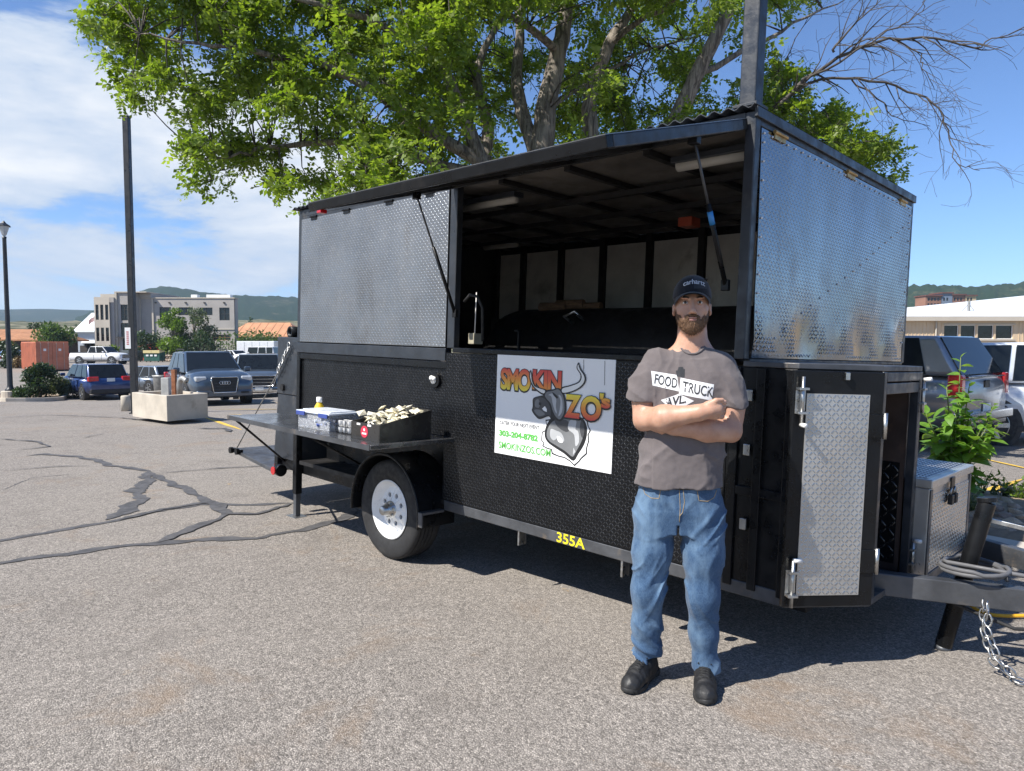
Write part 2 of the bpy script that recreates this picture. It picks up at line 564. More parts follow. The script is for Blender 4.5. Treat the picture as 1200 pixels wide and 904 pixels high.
def hill(name, prof, d0, d1, m, seed=0.0, rough=.1, nx=160, ny=26, back=1.35, tree=0.0, **k):
    """ridge whose skyline follows prof [(bearing px, height px)]; rises from d0 to d1 metres away, then falls"""
    ps = sorted(prof)
    X = np.linspace(ps[0][0], ps[-1][0], nx)
    H = np.interp(X, [p[0] for p in ps], [p[1] for p in ps])
    vs, fs = [], []
    for j in range(ny):
        q = j / (ny - 1)
        d = d0 + (d1 * back - d0) * q
        up = sstep(d0, d1, d) if d < d1 else 1 - .5 * sstep(d1, d1 * back, d)
        for i in range(nx):
            top = (at(X[i], H[i], d1).z + 1.2)
            x = (X[i] - 600) / FPX * d
            h = top * (up + rough * fbm(x + seed, d, 5, 6.0 / d1) * min(1, up * 2)) - 1.2
            h += tree * abs(fbm(x, d + seed, 3, 90.0 / d1))
            vs.append((x, d, h))
    for j in range(ny - 1):
        for i in range(nx - 1):
            a = j * nx + i
            fs.append((a, a + 1, a + 1 + nx, a + nx))
    return link(name, np_mesh(name, vs, fs), m, None, True, kind='structure', **k)
hill('hills', [(-700, 361), (-300, 360), (0, 364), (60, 364), (115, 366), (300, 366), (620, 370), (900, 366), (1500, 364)], 1100, 2000, M_HILL, 5, .06, label='far blue wooded hills along the skyline')
hill('hills', [(90, 374), (135, 358), (155, 347), (175, 341), (200, 338), (225, 341), (250, 346), (300, 349), (350, 351), (430, 359), (600, 369), (700, 382)], 650, 1200, M_HILL, 91, .05, tree=3.5, label='juniper-dotted hill behind the grey office building')
hill('hills', [(850, 372), (960, 352), (1040, 340), (1090, 337), (1130, 338), (1170, 335), (1230, 333), (1400, 328), (1900, 326)], 420, 850, M_HILL2, 33, .03, tree=5, nx=420, ny=30, label='pine-covered ridge behind the tan building')
hill('plain', [(-500, 381), (0, 379), (120, 380), (260, 377), (350, 378), (600, 384), (900, 372), (1060, 362), (1250, 357), (1500, 356)], 160, 420, M_PLAIN, 12, .03, tree=1.5, back=1.6, label='pale scrub plain rising towards the hills')
# ------------------------------------------------------------------ trailer materials
def m_plate(name, col, rough, metal, dirt, amt, spec=.5, aniso=0.0):
    m, t, b = nodes(name)
    v = objv(t)
    n = noise(t, 2.2, 7, .6, v)
    c = mixrgb(t, rng(t, n, .3, .7), tuple(x * .82 for x in col), tuple(min(1, x * 1.12) for x in col))
    d = noise(t, 3.1, 8, .65, objv(t, (1, 1, .35)), dist=.5)
    c = mixrgb(t, rng(t, d, .55, .75, 0, amt), c, dirt)
    t.links.new(c, b.inputs['Base Color'])
    r = mth(t, 'ADD', rng(t, noise(t, 5, 7, .65, v), .3, .72, rough - .1, rough + .12), rng(t, d, .55, .75, 0, .15))
    t.links.new(r, b.inputs['Roughness'])
    b.inputs['Metallic'].default_value = metal
    b.inputs['Specular IOR Level'].default_value = spec
    bump(t, b, mth(t, 'ADD', noise(t, 2.2, 3, .5, v), mth(t, 'MULTIPLY', noise(t, 120, 3, .6, v), .02)), .16, .02)
    return m
M_ALU = m_plate('aluminium tread plate', (.225, .227, .230), .36, .72, (.10, .098, .095), .6)
M_ALU2 = m_plate('dull aluminium tread plate', (.27, .285, .305), .17, 1.0, (.17, .17, .17), .25)
M_TBX = m_plate('bright tool box plate', (.50, .49, .47), .32, .62, (.25, .23, .20), .4)
M_BLKP = m_plate('black painted tread plate', (.006, .0064, .0075), .36, 0.0, (.04, .037, .034), .3, .18)
M_BLK = pbr('black painted steel', (.0062, .0066, .0076), .36, 0, var=.3, vs=5, bmp=.12, bs=40, dirt=(.06, .054, .048), dirt_amt=.3, ds=4, spec=.25)
M_TUBE = pbr('weathered dark blue-grey steel tube', (.021, .025, .032), .42, .0, var=.25, vs=6, bmp=.12, bs=50, dirt=(.12, .11, .10), dirt_amt=.4, ds=5)
M_RAIL = pbr('worn grey steel rail', (.075, .078, .085), .45, .35, var=.3, vs=5, bmp=.1, bs=40, dirt=(.26, .20, .14), dirt_amt=.6, ds=7)
M_SOOT = pbr('sooty black steel', (.010, .009, .009), .6, 0, var=.4, vs=5, bmp=.2, bs=30, dirt=(.03, .025, .02), dirt_amt=.5, ds=4)
M_RUB = pbr('black rubber', (.016, .016, .017), .75, 0, var=.2, vs=10, bmp=.15, bs=90, dirt=(.08, .075, .068), dirt_amt=.35, ds=6)
M_WHEEL = pbr('white painted wheel', (.78, .78, .77), .35, 0, var=.05, vs=6, dirt=(.30, .27, .24), dirt_amt=.35, ds=9)
M_STEEL = pbr('bare galvanised steel', (.48, .48, .47), .38, 1.0, var=.2, vs=14, dirt=(.20, .15, .11), dirt_amt=.5, ds=12)
M_RED = pbr('red lamp lens', (.45, .012, .015), .15, 0, var=.1, coat=.5)
M_AMB = pbr('amber lamp lens', (.60, .17, .02), .2, 0, var=.1, coat=.5)
M_DIFF = pbr('dusty lamp diffuser', (.42, .40, .36), .5, 0, var=.1)
M_PLASW = pbr('white plastic', (.75, .74, .72), .4, 0, var=.05)
M_TABLE = pbr('scratched dark steel table top', (.20, .205, .215), .24, .85, var=.2, vs=4, bmp=.04, bs=60, dirt=(.06, .06, .06), dirt_amt=.5, ds=5, rvar=.1)
M_ORG = pbr('faded orange plastic', (.42, .07, .03), .5, 0)
M_BRASS = pbr('brass pipe fitting', (.45, .30, .12), .4, .8, var=.2, vs=15)
M_WOOD = pbr('split firewood', (.17, .10, .055), .85, 0, var=.3, vs=20, stretch=(.3, 3, 3), bmp=.4, bs=30)
M_BROWNP = pbr('rust-brown inner panel', (.055, .035, .028), .6, 0, var=.4, vs=4, dirt=(.14, .08, .05), dirt_amt=.6, ds=6)
M_DKPANEL = pbr('smoke-stained grey panel', (.62, .60, .56), .45, .2, var=.2, vs=2, dirt=(.12, .10, .085), dirt_amt=.6, ds=2)

LUGS = pbr('polished lug tops', (.42, .43, .44), .27, 1.0, var=.08, vs=30, rvar=.06)
LUGD = pbr('dull lug tops', (.30, .31, .33), .22, 1.0, var=.08, vs=30, rvar=.05)
LUGB = pbr('worn black lug tops', (.055, .055, .057), .25, .75, var=.4, vs=20, rvar=.08)
# ------------------------------------------------------------------ trailer frame of reference
RWM = Matrix(((.70789, .70222, .03299), (-.70262, .70826, .00061), (-.02294, -.02361, .99946)))
KS = 1.0900
TO = Vector((1.1200, 3.4351, 1.4936))
TR = empty('food_trailer', TO, label='black barbecue food trailer with tread-plate sides and open serving hatch', cat='food trailer')
TR.rotation_euler = RWM.to_euler()
TR.scale = (KS, KS, KS)
TL, TW, TH = 3.983, 2.267, 1.086
def T(mb, name, m, bevel=.004, smooth=False, parent=None, **k): return mb.build(name, m, parent or TR, smooth, bevel, **k)
def W(*p): return TO + RWM @ (Vector(p) * KS)

LUG = {'aluminium tread plate': LUGS, 'dull aluminium tread plate': LUGD, 'bright tool box plate': LUGS, 'black painted tread plate': LUGB}
def plate(name, m, o, eu, ev, en, wd, ht, cell=.0185, th=.003, warp=None, skip=None, parent=None, both=True):
    """tread plate: a sheet and, as its child, the raised lugs"""
    o, eu, ev, en = (Vector(q) for q in (o, eu, ev, en))
    nu, nv = max(2, int(wd / .09)), max(2, int(ht / .09))
    wf = warp or (lambda a, b: 0.0)
    vs, fs = [], []
    for d in (0, -th):
        for j in range(nv + 1):
            for i in range(nu + 1):
                a, b = wd * i / nu, ht * j / nv
                vs.append(o + eu * a + ev * b + en * (d + wf(a, b)))
    n0 = (nu + 1) * (nv + 1)
    for j in range(nv):
        for i in range(nu):
            a = j * (nu + 1) + i
            fs.append((a, a + 1, a + nu + 2, a + nu + 1))
            fs.append((a + n0, a + nu + 1 + n0, a + nu + 2 + n0, a + 1 + n0))
    rim = [i for i in range(nu)] + [nu + j * (nu + 1) for j in range(nv)] + [nv * (nu + 1) + nu - i for i in range(nu)] + [(nv - j) * (nu + 1) for j in range(nv)]
    for i in range(len(rim)):
        a, b = rim[i], rim[(i + 1) % len(rim)]
        fs.append((a, a + n0, b + n0, b))
    mb = MB().add(vs, fs)
    po = T(mb, name, m, 0, True, parent)
    smooth_by_angle(po, 30)
    cu, cv = int(wd / cell), int(ht / cell)
    ou, ov = (wd - cu * cell) / 2, (ht - cv * cell) / 2
    ln, sw, hh = cell * .62, cell * .16, cell * .11
    tv, tf = [], []
    base = [(-1, 0, 0), (-.55, -1, 0), (.55, -1, 0), (1, 0, 0), (.55, 1, 0), (-.55, 1, 0), (-.6, 0, 1), (.6, 0, 1)]
    quads = [(0, 1, 6, 6), (1, 2, 7, 6), (2, 3, 7, 7), (3, 4, 7, 7), (4, 5, 6, 7), (5, 0, 6, 6)]
    for j in range(cv):
        for i in range(cu):
            a0, b0 = ou + (i + .5) * cell, ov + (j + .5) * cell
            if skip and skip(a0, b0): continue
            sg = 1 if (i + j) % 2 else -1
            c, s = .7071, .7071 * sg
            k = len(tv)
            for (p, q, r) in base:
                x, y = p * ln, q * sw
                a, b = a0 + c * x - s * y, b0 + s * x + c * y
                tv.append(o + eu * a + ev * b + en * (r * hh + wf(a0, b0) - .0004))
            for q in quads:
                q = tuple(dict.fromkeys(q))
                tf.append(tuple(k + z for z in q))
    if tv:
        me = bpy.data.meshes.new('tread_lugs'); me.from_pydata([tuple(p) for p in tv], [], tf); me.update()
        bm = bmesh.new(); bm.from_mesh(me)
        if eu.cross(ev).dot(en) < 0: bmesh.ops.reverse_faces(bm, faces=bm.faces)
        bm.to_mesh(me); bm.free()
        link('tread_lugs', me, LUG.get(m.name, m), po, True, kind='stuff')
    return po

# ---- upper box: posts, rails, roof
f = .05
for (x, y) in ((-f, 0), (-TL, 0), (-TL, TW - f), (-f, TW - f)):
    T(MB().box(x, x + f, y, y + f, 0, TH - .001), 'corner_post', M_TUBE, .005)
T(MB().box(-2.045, -1.975, .001, .05, 0, 1.03), 'opening_post', M_TUBE, .005)
T(MB().box(-TL + f, -f, 0, f, 1.03, TH), 'header_beam', M_TUBE, .004)
T(MB().box(-TL + f, -f, TW - f, TW, 1.03, TH), 'header_beam', M_TUBE, .004)
T(MB().box(-f + .003, -.002, f, TW - f, 1.03, TH), 'header_beam', M_TUBE, .004)
T(MB().box(-TL, -TL + f, f, TW - f, 1.03, TH), 'header_beam', M_TUBE, .004)
# corrugated roof sheet, ridges across the trailer
vs, fs = [], []
nx = 300
for j, y in enumerate((-.035, TW + .03)):
    for i in range(nx + 1):
        x = -TL - .05 + (TL + .055) * i / nx
        vs.append((x, y, TH + .016 + .009 * math.sin(x * 2 * math.pi / .068)))
n = nx + 1
vs += [(a, b, c - .004) for a, b, c in vs]
for i in range(nx):
    fs += [(i, i + 1, n + i + 1, n + i), (2 * n + i, 3 * n + i, 3 * n + i + 1, 2 * n + i + 1), (i, 2 * n + i, 2 * n + i + 1, i + 1), (n + i, n + i + 1, 3 * n + i + 1, 3 * n + i)]
me = bpy.data.meshes.new('roof'); me.from_pydata(vs, [], fs); me.update()
roof = link('roof', me, M_TUBE, TR, True); smooth_by_angle(roof, 50)
T(MB().box(-.004, .012, -.01, TW + .01, TH - .03, TH + .014), 'roof_trim', M_TUBE, .003)
# ceiling sheet and ribs
T(MB().box(-TL + f, -f, f, TW - f, 1.031, 1.036), 'ceiling', pbr('smoke-stained galvanised ceiling', (.15, .135, .12), .5, .3, var=.3, vs=3, dirt=(.08, .065, .05), dirt_amt=.7, ds=2.5), 0)
for i in range(7): T(MB().box(-.62 - i * .52, -.58 - i * .52, f, TW - f, 1.0, 1.028), 'ceiling_rib', M_SOOT, 0)
for y in (.62, 1.15, 1.68): T(MB().box(-TL + f, -f, y, y + .04, .965, .998), 'ceiling_rib', M_SOOT, 0)
# square flue at the front corner
T(MB().box(-.088, -.012, .005, .081, TH + .026, 2.75), 'flue', M_TUBE, .006)
T(MB().box(-.11, .004, -.012, .10, TH + .022, TH + .036), 'flue_flange', M_TUBE, .002)

# ---- left side panel (closed hatch) of bright plate
lp = plate('side_panel', M_ALU, (-3.925, -.006, .006), (1, 0, 0), (0, 0, 1), (0, -1, 0), 1.875, 1.0, warp=lambda a, b: .002 * math.sin(a * 3.1) * math.sin(b * 4), )
T(MB().box(-3.93, -2.046, -.001, .03, 1.007, 1.03), 'panel_trim', M_TUBE, .002)
for x in (-3.78, -3.3, -2.75, -2.3):
    T(MB().cyl((x, -.012, 1.012), (x + .10, -.012, 1.012), .008, n=8).box(x + .01, x + .09, -.012, -.004, .985, 1.012), 'hinge', M_BLK, 0)
# back and far walls
T(MB().box(-TL + .005, -TL + .03, f, TW - f, -.02, 1.03), 'back_wall', M_SOOT, 0)
FW = [-3.9, -3.52, -3.02, -2.52, -2.02, -1.52, -1.02, -.52, -.06]
for a, b in zip(FW, FW[1:]):
    plate('wall_panel', M_DKPANEL, (b - .035, TW - .04, .03), (-1, 0, 0), (0, 0, 1), (0, -1, 0), b - a - .07, .93, cell=.022)
    T(MB().box(a - .028, a + .028, TW - .075, TW - .042, 0, 1.028), 'wall_stud', M_SOOT, 0)
T(MB().box(-TL + .03, -.055, TW - .03, TW - .004, -1.0, 1.028), 'far_wall', M_BLK, 0)
T(MB().box(-TL + .02, -.02, .03, TW - .03, -1.03, -1.0), 'floor', M_SOOT, 0)

# ---- front panel of the upper box (dented bright plate with rivets)
def dent(a, b):
    q = max(0, 1 - b / .34)
    return .006 * math.sin(a * 5.2 + 1.3) * math.sin(b * 3.6) + q * q * (.020 * math.sin(a * 7.3 + .6) + .012 * math.sin(a * 17 + b * 9)) * (0.25 if b < .02 else 1)
fp = plate('front_panel', M_ALU2, (.004, .055, .008), (0, 1, 0), (0, 0, 1), (1, 0, 0), 2.155, 1.015, warp=dent)
rv = MB()
for i in range(27): rv.ball((.008 + dent(.07 + i * .078, 1.0), .075 + i * .08, 1.003), .0055, 6, 4)
for i in range(12):
    rv.ball((.008 + dent(.02, .06 + i * .08), .075, .05 + i * .083), .0055, 6, 4)
    rv.ball((.008 + dent(2.12, .06 + i * .08), 2.19, .05 + i * .083), .0055, 6, 4)
for i in range(20):
    a, b = .12 + i * .105, .05 + i * .045
    rv.ball((.008 + dent(a, b), .055 + a, .008 + b), .0055, 6, 4)
T(rv, 'rivets', M_PLASW, 0, True, kind='stuff')
for y in (.16, 1.05, 1.95):
    T(MB().cyl((.012, y, 1.028), (.012, y + .13, 1.028), .009, n=8).box(.005, .011, y + .01, y + .12, 1.0, 1.027), 'hinge', M_BRASS, 0)
T(MB().box(-f + .003, .004, f, TW - f, -.012, .004), 'panel_trim', M_TUBE, .003)

# ---- open serving hatch
HA = math.atan2(-.30, -1.0)
hd = Vector((0, -1.0, -.30)).normalized()
hn = Vector((0, -.2873, .9578))
H0 = Vector((0, -.012, 1.028))
def hp(x, s, d=0.0):
    return Vector((x, 0, 0)) + H0 + hd * s + hn * d
hx0, hx1, hl = -2.02, -.03, 1.04
def hbar(a, b, wd=.04, h=.045): return MB().bar(a, b, wd, h, hn)
T(hbar(hp(hx0, hl - .02), hp(hx1, hl - .02)), 'hatch_frame', M_BLK, .004)
T(hbar(hp(hx0, .02), hp(hx1, .02)), 'hatch_frame', M_BLK, .004)
for x in (hx0 + .02, hx1 - .02): T(hbar(hp(x, .041), hp(x, hl - .041)), 'hatch_frame', M_TUBE, .004)
for x in (-1.52, -1.02, -.52): T(hbar(hp(x, .041), hp(x, hl - .041), .03, .035), 'hatch_rib', M_SOOT, 0)
sk = plate('hatch_skin', M_ALU, hp(hx0, 0, .026), (1, 0, 0), hd, hn, hx1 - hx0, hl)
T(MB().box(-.02, .02, -.02, .02, -.01, .01, Matrix.Translation(hp(-1.93, hl - .02, -.032))), 'marker_lamp', M_RED, .003)
def strut(name, a, b):
    a, b = Vector(a), Vector(b)
    m = a.lerp(b, .42)
    o = T(MB().cyl(a, m, .006, n=10), name, M_RAIL, 0, True)
    T(MB().cyl(m, b, .011, n=12), 'cylinder', M_BLK, 0, True, parent=o)
    T(MB().box(-.022, .022, -.018, .018, -.02, .02, Matrix.Translation(a)), 'bracket', M_BLK, .003, parent=o)
    T(MB().box(-.018, .018, -.012, .012, -.025, .025, Matrix.Translation(b)), 'bracket', M_BLK, .003, parent=o)
    return o
strut('gas_strut', hp(-1.965, .34, -.03), (-1.955, -.012, .22))
s2 = strut('gas_strut', hp(-.09, .36, -.03), (-.10, -.012, .33))
q0, q1 = hp(-.09, .36, -.03), Vector((-.10, -.012, .33))
T(MB().cyl(q0.lerp(q1, .47), q0.lerp(q1, .56), .0125, n=12), 'blue_label', pbr('blue label', (.03, .20, .50), .4), 0, True, parent=s2)

# ---- counter, lower side
T(MB().box(-TL, -2.05, -.004, .05, -.085, -.002), 'sill_beam', M_TUBE, .005)
T(MB().box(-1.973, -.055, -.012, .16, -.028, .004), 'counter_lip', M_BLK, .006)
T(MB().box(-1.97, -.055, .05, .40, -.03, -.002), 'counter', M_SOOT, .003)
plate('lower_panel', M_BLKP, (-2.035, -.008, -.985), (1, 0, 0), (0, 0, 1), (0, -1, 0), 1.975, .955)
T(MB().box(-2.035, -.05, -.004, .03, -.985, -.03), 'lower_wall', M_BLK, 0)
T(MB().box(-2.02, .25, -.006, .05, -1.052, -.988), 'bottom_rail', M_RAIL, .005)
for x in (-1.36, -.62): T(MB().box(x, x + .012, .01, .07, -1.14, -1.05), 'rail_tab', M_STEEL, 0)
# rear lower wall with its recessed plate
T(MB().box(-TL, -TL + .05, .001, .05, -.585, -.086), 'wall_frame', M_BLK, .004)
T(MB().box(-TL + .051, -2.04, .002, .05, -.135, -.088), 'wall_frame', M_BLK, .004)
plate('rear_lower_panel', M_BLKP, (-3.88, .018, -.60), (1, 0, 0), (0, 0, 1), (0, -1, 0), 1.84, .465)
T(MB().box(-3.93, -2.04, .022, .05, -.62, -.136), 'rear_lower_wall', M_BLK, 0)
T(MB().cyl((-2.16, .016, -.215), (-2.16, -.004, -.215), .052, n=24), 'outlet_cover', M_BLK, .003)
T(MB().cyl((-2.16, -.0045, -.215), (-2.16, -.010, -.215), .026, n=16).ball((-2.172, -.012, -.202), .018, 10, 6).ball((-2.146, -.012, -.205), .015, 10, 6), 'outlet_socket', M_PLASW, 0, True)
T(MB().box(-3.95, -2.04, .28, .31, -1.02, -.62), 'recessed_wall', M_BLK, 0)
T(MB().box(-4.46, -3.13, .10, .16, -1.13, -1.03), 'chassis_beam', M_BLK, .004)
T(MB().box(-4.46, .45, TW - .25, TW - .19, -1.13, -1.03), 'chassis_beam', M_BLK, .004)
T(MB().box(-2.0, .25, .22, .28, -1.13, -1.053), 'chassis_beam', M_BLK, .004)
T(MB().box(-4.0, -2.03, .13, 2.1, -1.06, -1.03), 'underfloor', M_BLK, 0)
T(MB().box(-2.50, -2.42, .10, 2.17, -1.156, -1.132), 'axle', M_SOOT, .004)
T(MB().box(-3.0, -2.9, .18, .5, -1.2, -1.131), 'spring_hanger', M_SOOT, .004)

# ---- wheels and fenders
def wheel(yo, sgn):
    c = Vector((-2.463, 0, -1.116))
    M = Matrix.Translation((c.x, yo, c.z)) @ Matrix.Rotation(R(90) * (1 if sgn < 0 else -1), 4, 'X') @ Matrix.Diagonal((.937, .937, .95, 1))
    root = T(MB().lathe([(.20, -.205), (.30, -.215), (.345, -.205), (.359, -.185), (.362, -.16)] + sum([[(.362, -.16 + .034 * i + .004), (.362, -.16 + .034 * i + .026), (.354, -.16 + .034 * i + .028), (.354, -.16 + .034 * i + .033)] for i in range(4)], []) + [(.362, -.02), (.359, -.008), (.345, .006), (.325, .011), (.30, .013), (.270, .010), (.236, .003), (.216, -.010), (.214, -.05)], 64, M), 'tyre', M_RUB, 0, True)
    smooth_by_angle(root, 35)
    # dished rim with eight round holes
    rim = MB()
    n = 96
    rr = [.217, .210, .202, .193, .178, .160]
    zz = [.0, .004, -.002, -.02, -.045, -.055]
    rim.lathe(list(zip(rr, zz)), n, M)
    bm = bmesh.new()
    disc = []
    holes = 8
    outer = [Vector((.160 * math.cos(2 * math.pi * i / n), .160 * math.sin(2 * math.pi * i / n), -.055)) for i in range(n)]
    vs, fs = [], []
    # sector by sector ring around each hole
    per = n // holes
    for h in range(holes):
        a0 = 2 * math.pi * h / holes
        cen = Vector((.107 * math.cos(a0 + math.pi / holes), .107 * math.sin(a0 + math.pi / holes), -.034))
        ring, bord = [], []
        for i in range(per + 1):
            t = a0 + 2 * math.pi / holes * i / per
            bord.append(Vector((.160 * math.cos(t), .160 * math.sin(t), -.055)))
        for i in range(5):
            k = (i + 1) / 6
            t = a0 + 2 * math.pi / holes
            r_ = .160 - k * .10
            bord.append(Vector((r_ * math.cos(t), r_ * math.sin(t), -.055 + .036 * sstep(0, 1, k))))
        for i in range(per + 1):
            t = a0 + 2 * math.pi / holes * (1 - i / per)
            bord.append(Vector((.06 * math.cos(t), .06 * math.sin(t), -.017)))
        for i in range(5):
            k = (i + 1) / 6
            r_ = .06 + k * .10
            bord.append(Vector((r_ * math.cos(a0), r_ * math.sin(a0), -.017 - .038 * sstep(0, 1, k))))
        for p in bord:
            d = (p - cen); d.z = 0; d.normalize()
            ring.append(cen + d * .0185)
        b = len(vs)
        m_ = len(bord)
        inner = [p + Vector((0, 0, -.02)) for p in ring]
        vs += [M @ p for p in bord + ring + inner]
        for i in range(m_):
            j = (i + 1) % m_
            fs.append((b + i, b + j, b + m_ + j, b + m_ + i))
            fs.append((b + m_ + i, b + m_ + j, b + 2 * m_ + j, b + 2 * m_ + i))
    rim.add(vs, fs)
    ro = T(rim, 'rim', M_WHEEL, 0, True, parent=root); smooth_by_angle(ro, 45)
    T(MB().lathe([(.18, -.09), (.02, -.09)], 32, M), 'brake_drum', M_SOOT, 0, parent=root)
    T(MB().lathe([(.062, -.03), (.062, -.012), (.045, -.008), (.042, .03), (.036, .036), (.034, .058), (.028, .064), (.0, .064)], 28, M), 'hub', M_STEEL, 0, True, parent=root)
    for i in range(6):
        t = 2 * math.pi * i / 6 + .3
        p = Vector((.052 * math.cos(t), .052 * math.sin(t), -.016))
        T(MB().cyl(M @ p, M @ (p + Vector((0, 0, .022))), .0095, .0085, 6), 'lug_nut', M_STEEL, 0, parent=root)
    return root
wheel(-.12, -1)
wheel(TW + .12, 1)
def fender(y0, y1, lip):
    vs, fs = [], []
    n = 28
    for i in range(n + 1):
        t = R(-8) + R(196) * i / n
        for r_ in (.385, .374):
            for y in (y0, y1):
                vs.append((-2.463 + r_ * math.cos(t), y, -1.116 + r_ * math.sin(t)))
    for i in range(n):
        a = i * 4; b = a + 4
        fs += [(a, a + 1, b + 1, b), (a + 2, b + 2, b + 3, a + 3), (a, b, b + 2, a + 2), (a + 1, a + 3, b + 3, b + 1)]
    fs += [(0, 2, 3, 1), (4 * n, 4 * n + 1, 4 * n + 3, 4 * n + 2)]
    o = T(MB().add(vs, fs), 'fender', M_BLK, 0, True); smooth_by_angle(o, 40)
    path = [(-2.463 + .385 * math.cos(R(-8) + R(196) * i / n), lip, -1.116 + .385 * math.sin(R(-8) + R(196) * i / n)) for i in range(n + 1)]
    T(MB().sweep(path, .010, 8), 'fender_lip', M_BLK, 0, True, parent=o)
fender(-.165, .14, -.165)
fender(TW - .14, TW + .165, TW + .165)
T(MB().bar((-2.06, -.16, -1.062), (-2.03, -.006, -1.055), .05, .016).box(-2.085, -2.035, -.172, -.16, -1.15, -1.055), 'fender_bracket', M_RAIL, .002)
T(MB().bar((-2.85, -.10, -1.16), (-2.90, .12, -1.10), .06, .05), 'fender_bracket', M_BLK, .002)

# ---- folding side table
tb = T(MB().box(-3.85, -1.935, -.64, -.006, -.600, -.573), 'table_top', M_TABLE, .004)
T(MB().box(-3.845, -1.94, -.6435, -.641, -.603, -.571), 'table_edge', M_RAIL, 0, parent=tb)
for x in (-3.80, -2.72):
    T(MB().cyl((x, -.60, -.603), (-4.36, .10, -1.06) if x < -3 else (-2.93, .05, -.93), .009, n=8), 'table_brace', M_BLK, 0, True)
for x in (-3.6, -2.9, -2.2): T(MB().box(x, x + .09, -.03, .015, -.602, -.595), 'hinge', M_BLK, 0)
# corner jack with foot and tail lamps
jx, jy = -4.06, .066
T(MB().box(jx - .03, jx + .03, jy - .03, jy + .03, -1.30, -.62), 'jack_sleeve', M_BLK, .005)
T(MB().box(jx - .023, jx + .023, jy - .023, jy + .023, -1.492, -1.301), 'jack_leg', M_RAIL, .004)
T(MB().box(jx - .08, jx + .08, jy - .06, jy + .06, -1.503, -1.493), 'jack_foot', M_STEEL, .002)
T(MB().box(-4.47, -4.41, .06, TW - .1, -1.13, -1.03), 'rear_bumper', M_BLK, .004)
for (x, y) in ((-4.475, .14), (-4.24, -.01)):
    T(MB().cyl((x, y, -1.115), (x + .045, y, -1.115), .052, n=20), 'lamp_housing', M_BLK, .003)
    T(MB().cyl((x - .012, y, -1.115), (x - .0005, y, -1.115), .046, n=20).cyl((x + .01, y - .055, -1.115), (x + .01, y - .066, -1.115), .036, n=18), 'tail_lamp', M_RED, .003)
# ---- firebox at the rear and lowered tail platform
fb = T(MB().box(-4.42, -4.03, .05, 1.6, -.46, .04), 'firebox', M_TUBE, .008)
T(MB().prism([(-4.42, -.462), (-4.03, -.462), (-4.03, -1.03), (-4.48, -1.03)], .06, 1.58, lambda a, b, d: (a, d, b)), 'firebox_skirt', M_TUBE, .006)
T(MB().lathe([(.045, -.06), (.05, -.06), (.05, .06), (.033, .06), (.033, -.06)], 20, Matrix.Translation((-4.30, .16, .085)) @ Matrix.Rotation(R(90), 4, 'X')), 'lifting_eye', M_BLK, 0, True)
T(MB().box(-4.20, -4.05, .12, .35, .041, .10), 'firebox_latch', M_BLK, .006)
T(MB().cyl((-4.30, .048, -.40), (-4.30, .03, -.40), .03, n=14), 'firebox_vent', M_SOOT, 0)
T(MB().prism([(-4.47, -1.135), (-5.28, -1.06), (-5.28, -1.09), (-4.47, -1.17)], .03, 2.1, lambda a, b, d: (a, d, b)), 'tail_platform', M_RAIL, .004)
for x, y in ((-5.24, .02), (-5.12, .025)):
    T(MB().cyl((x, y, -1.07), (x, y - .03, -1.07), .03, n=12).box(x - .03, x + .03, y - .02, y + .03, -1.09, -1.05), 'platform_latch', M_BLK, 0)
T(MB().sweep([(-4.16, .03, -.04), (-4.24, .03, -.13), (-4.32, .03, -.23), (-5.17, .02, -1.06)], .006, 6), 'support_cable', M_STEEL, 0, True)
ch = MB()
for i in range(5):
    p = Vector((-4.16, .02, -.03)).lerp(Vector((-4.34, .02, -.25)), i / 4)
    ch.sweep([p + Vector((.022 * math.cos(t * .7854), .012 * math.sin(t * .7854) if i % 2 else 0, .03 * math.sin(t * .7854) )) for t in range(9)], .005, 5, False)
T(ch, 'cable_shackle', M_STEEL, 0, True)

# ---- nose cabinet with chamfered corner, tool box, tongue
NC = [(0.0, -.004), (.25, -.004), (.485, .30), (.485, .86), (-.004, .86)]
def nz(z0, z1, inset=0.0):
    return MB().prism(NC, z0, z1, lambda a, b, d: (a, b, d))
T(nz(-.030, -.006), 'nose_top', M_RAIL, .003)
T(nz(-1.05, -1.02), 'nose_floor', M_RAIL, .003)
T(MB().box(-.05, .245, .0, .03, -1.018, -.032), 'nose_side', M_BLK, .003)
for x in (-.045, .07, .205): T(MB().box(x, x + .04, -.014, -.001, -1.015, -.034), 'nose_stile', M_BLK, .003)
T(MB().box(-.03, .22, -.012, -.001, -.60, -.56), 'nose_stile', M_BLK, .003)
for z in (-.18, -.42, -.75): T(MB().box(.03, .06, -.026, -.012, z, z + .05), 'paddle_latch', M_STEEL, .003)
# chamfer: stiles and the tread-plate door
cu = Vector((.235, .304, 0)); cl = cu.length; cu.normalize()
cn = Vector((cu.y, -cu.x, 0))
def cp(a, z, d=0.0): return Vector((.25, -.004, 0)) + cu * a + cn * d + Vector((0, 0, z))
def cbox(a0, a1, z0, z1, d0, d1):
    c = [cp(a, z, d) for z in (z0, z1) for d in (d0, d1) for a in (a0, a1)]
    return MB().add(c, [(0, 2, 3, 1), (4, 5, 7, 6), (0, 1, 5, 4), (2, 6, 7, 3), (0, 4, 6, 2), (1, 3, 7, 5)])
T(cbox(.005, cl - .005, -1.019, -.031, -.03, -.012), 'chamfer_wall', M_BLK, 0)
door = T(cbox(-.035, cl - .012, -1.035, -.035, .004, .030), 'cabinet_door', M_BLK, .004)
plate('door_plate', M_TBX, cp(.022, -.985, .0335), cu, (0, 0, 1), cn, cl - .10, .855, parent=door)
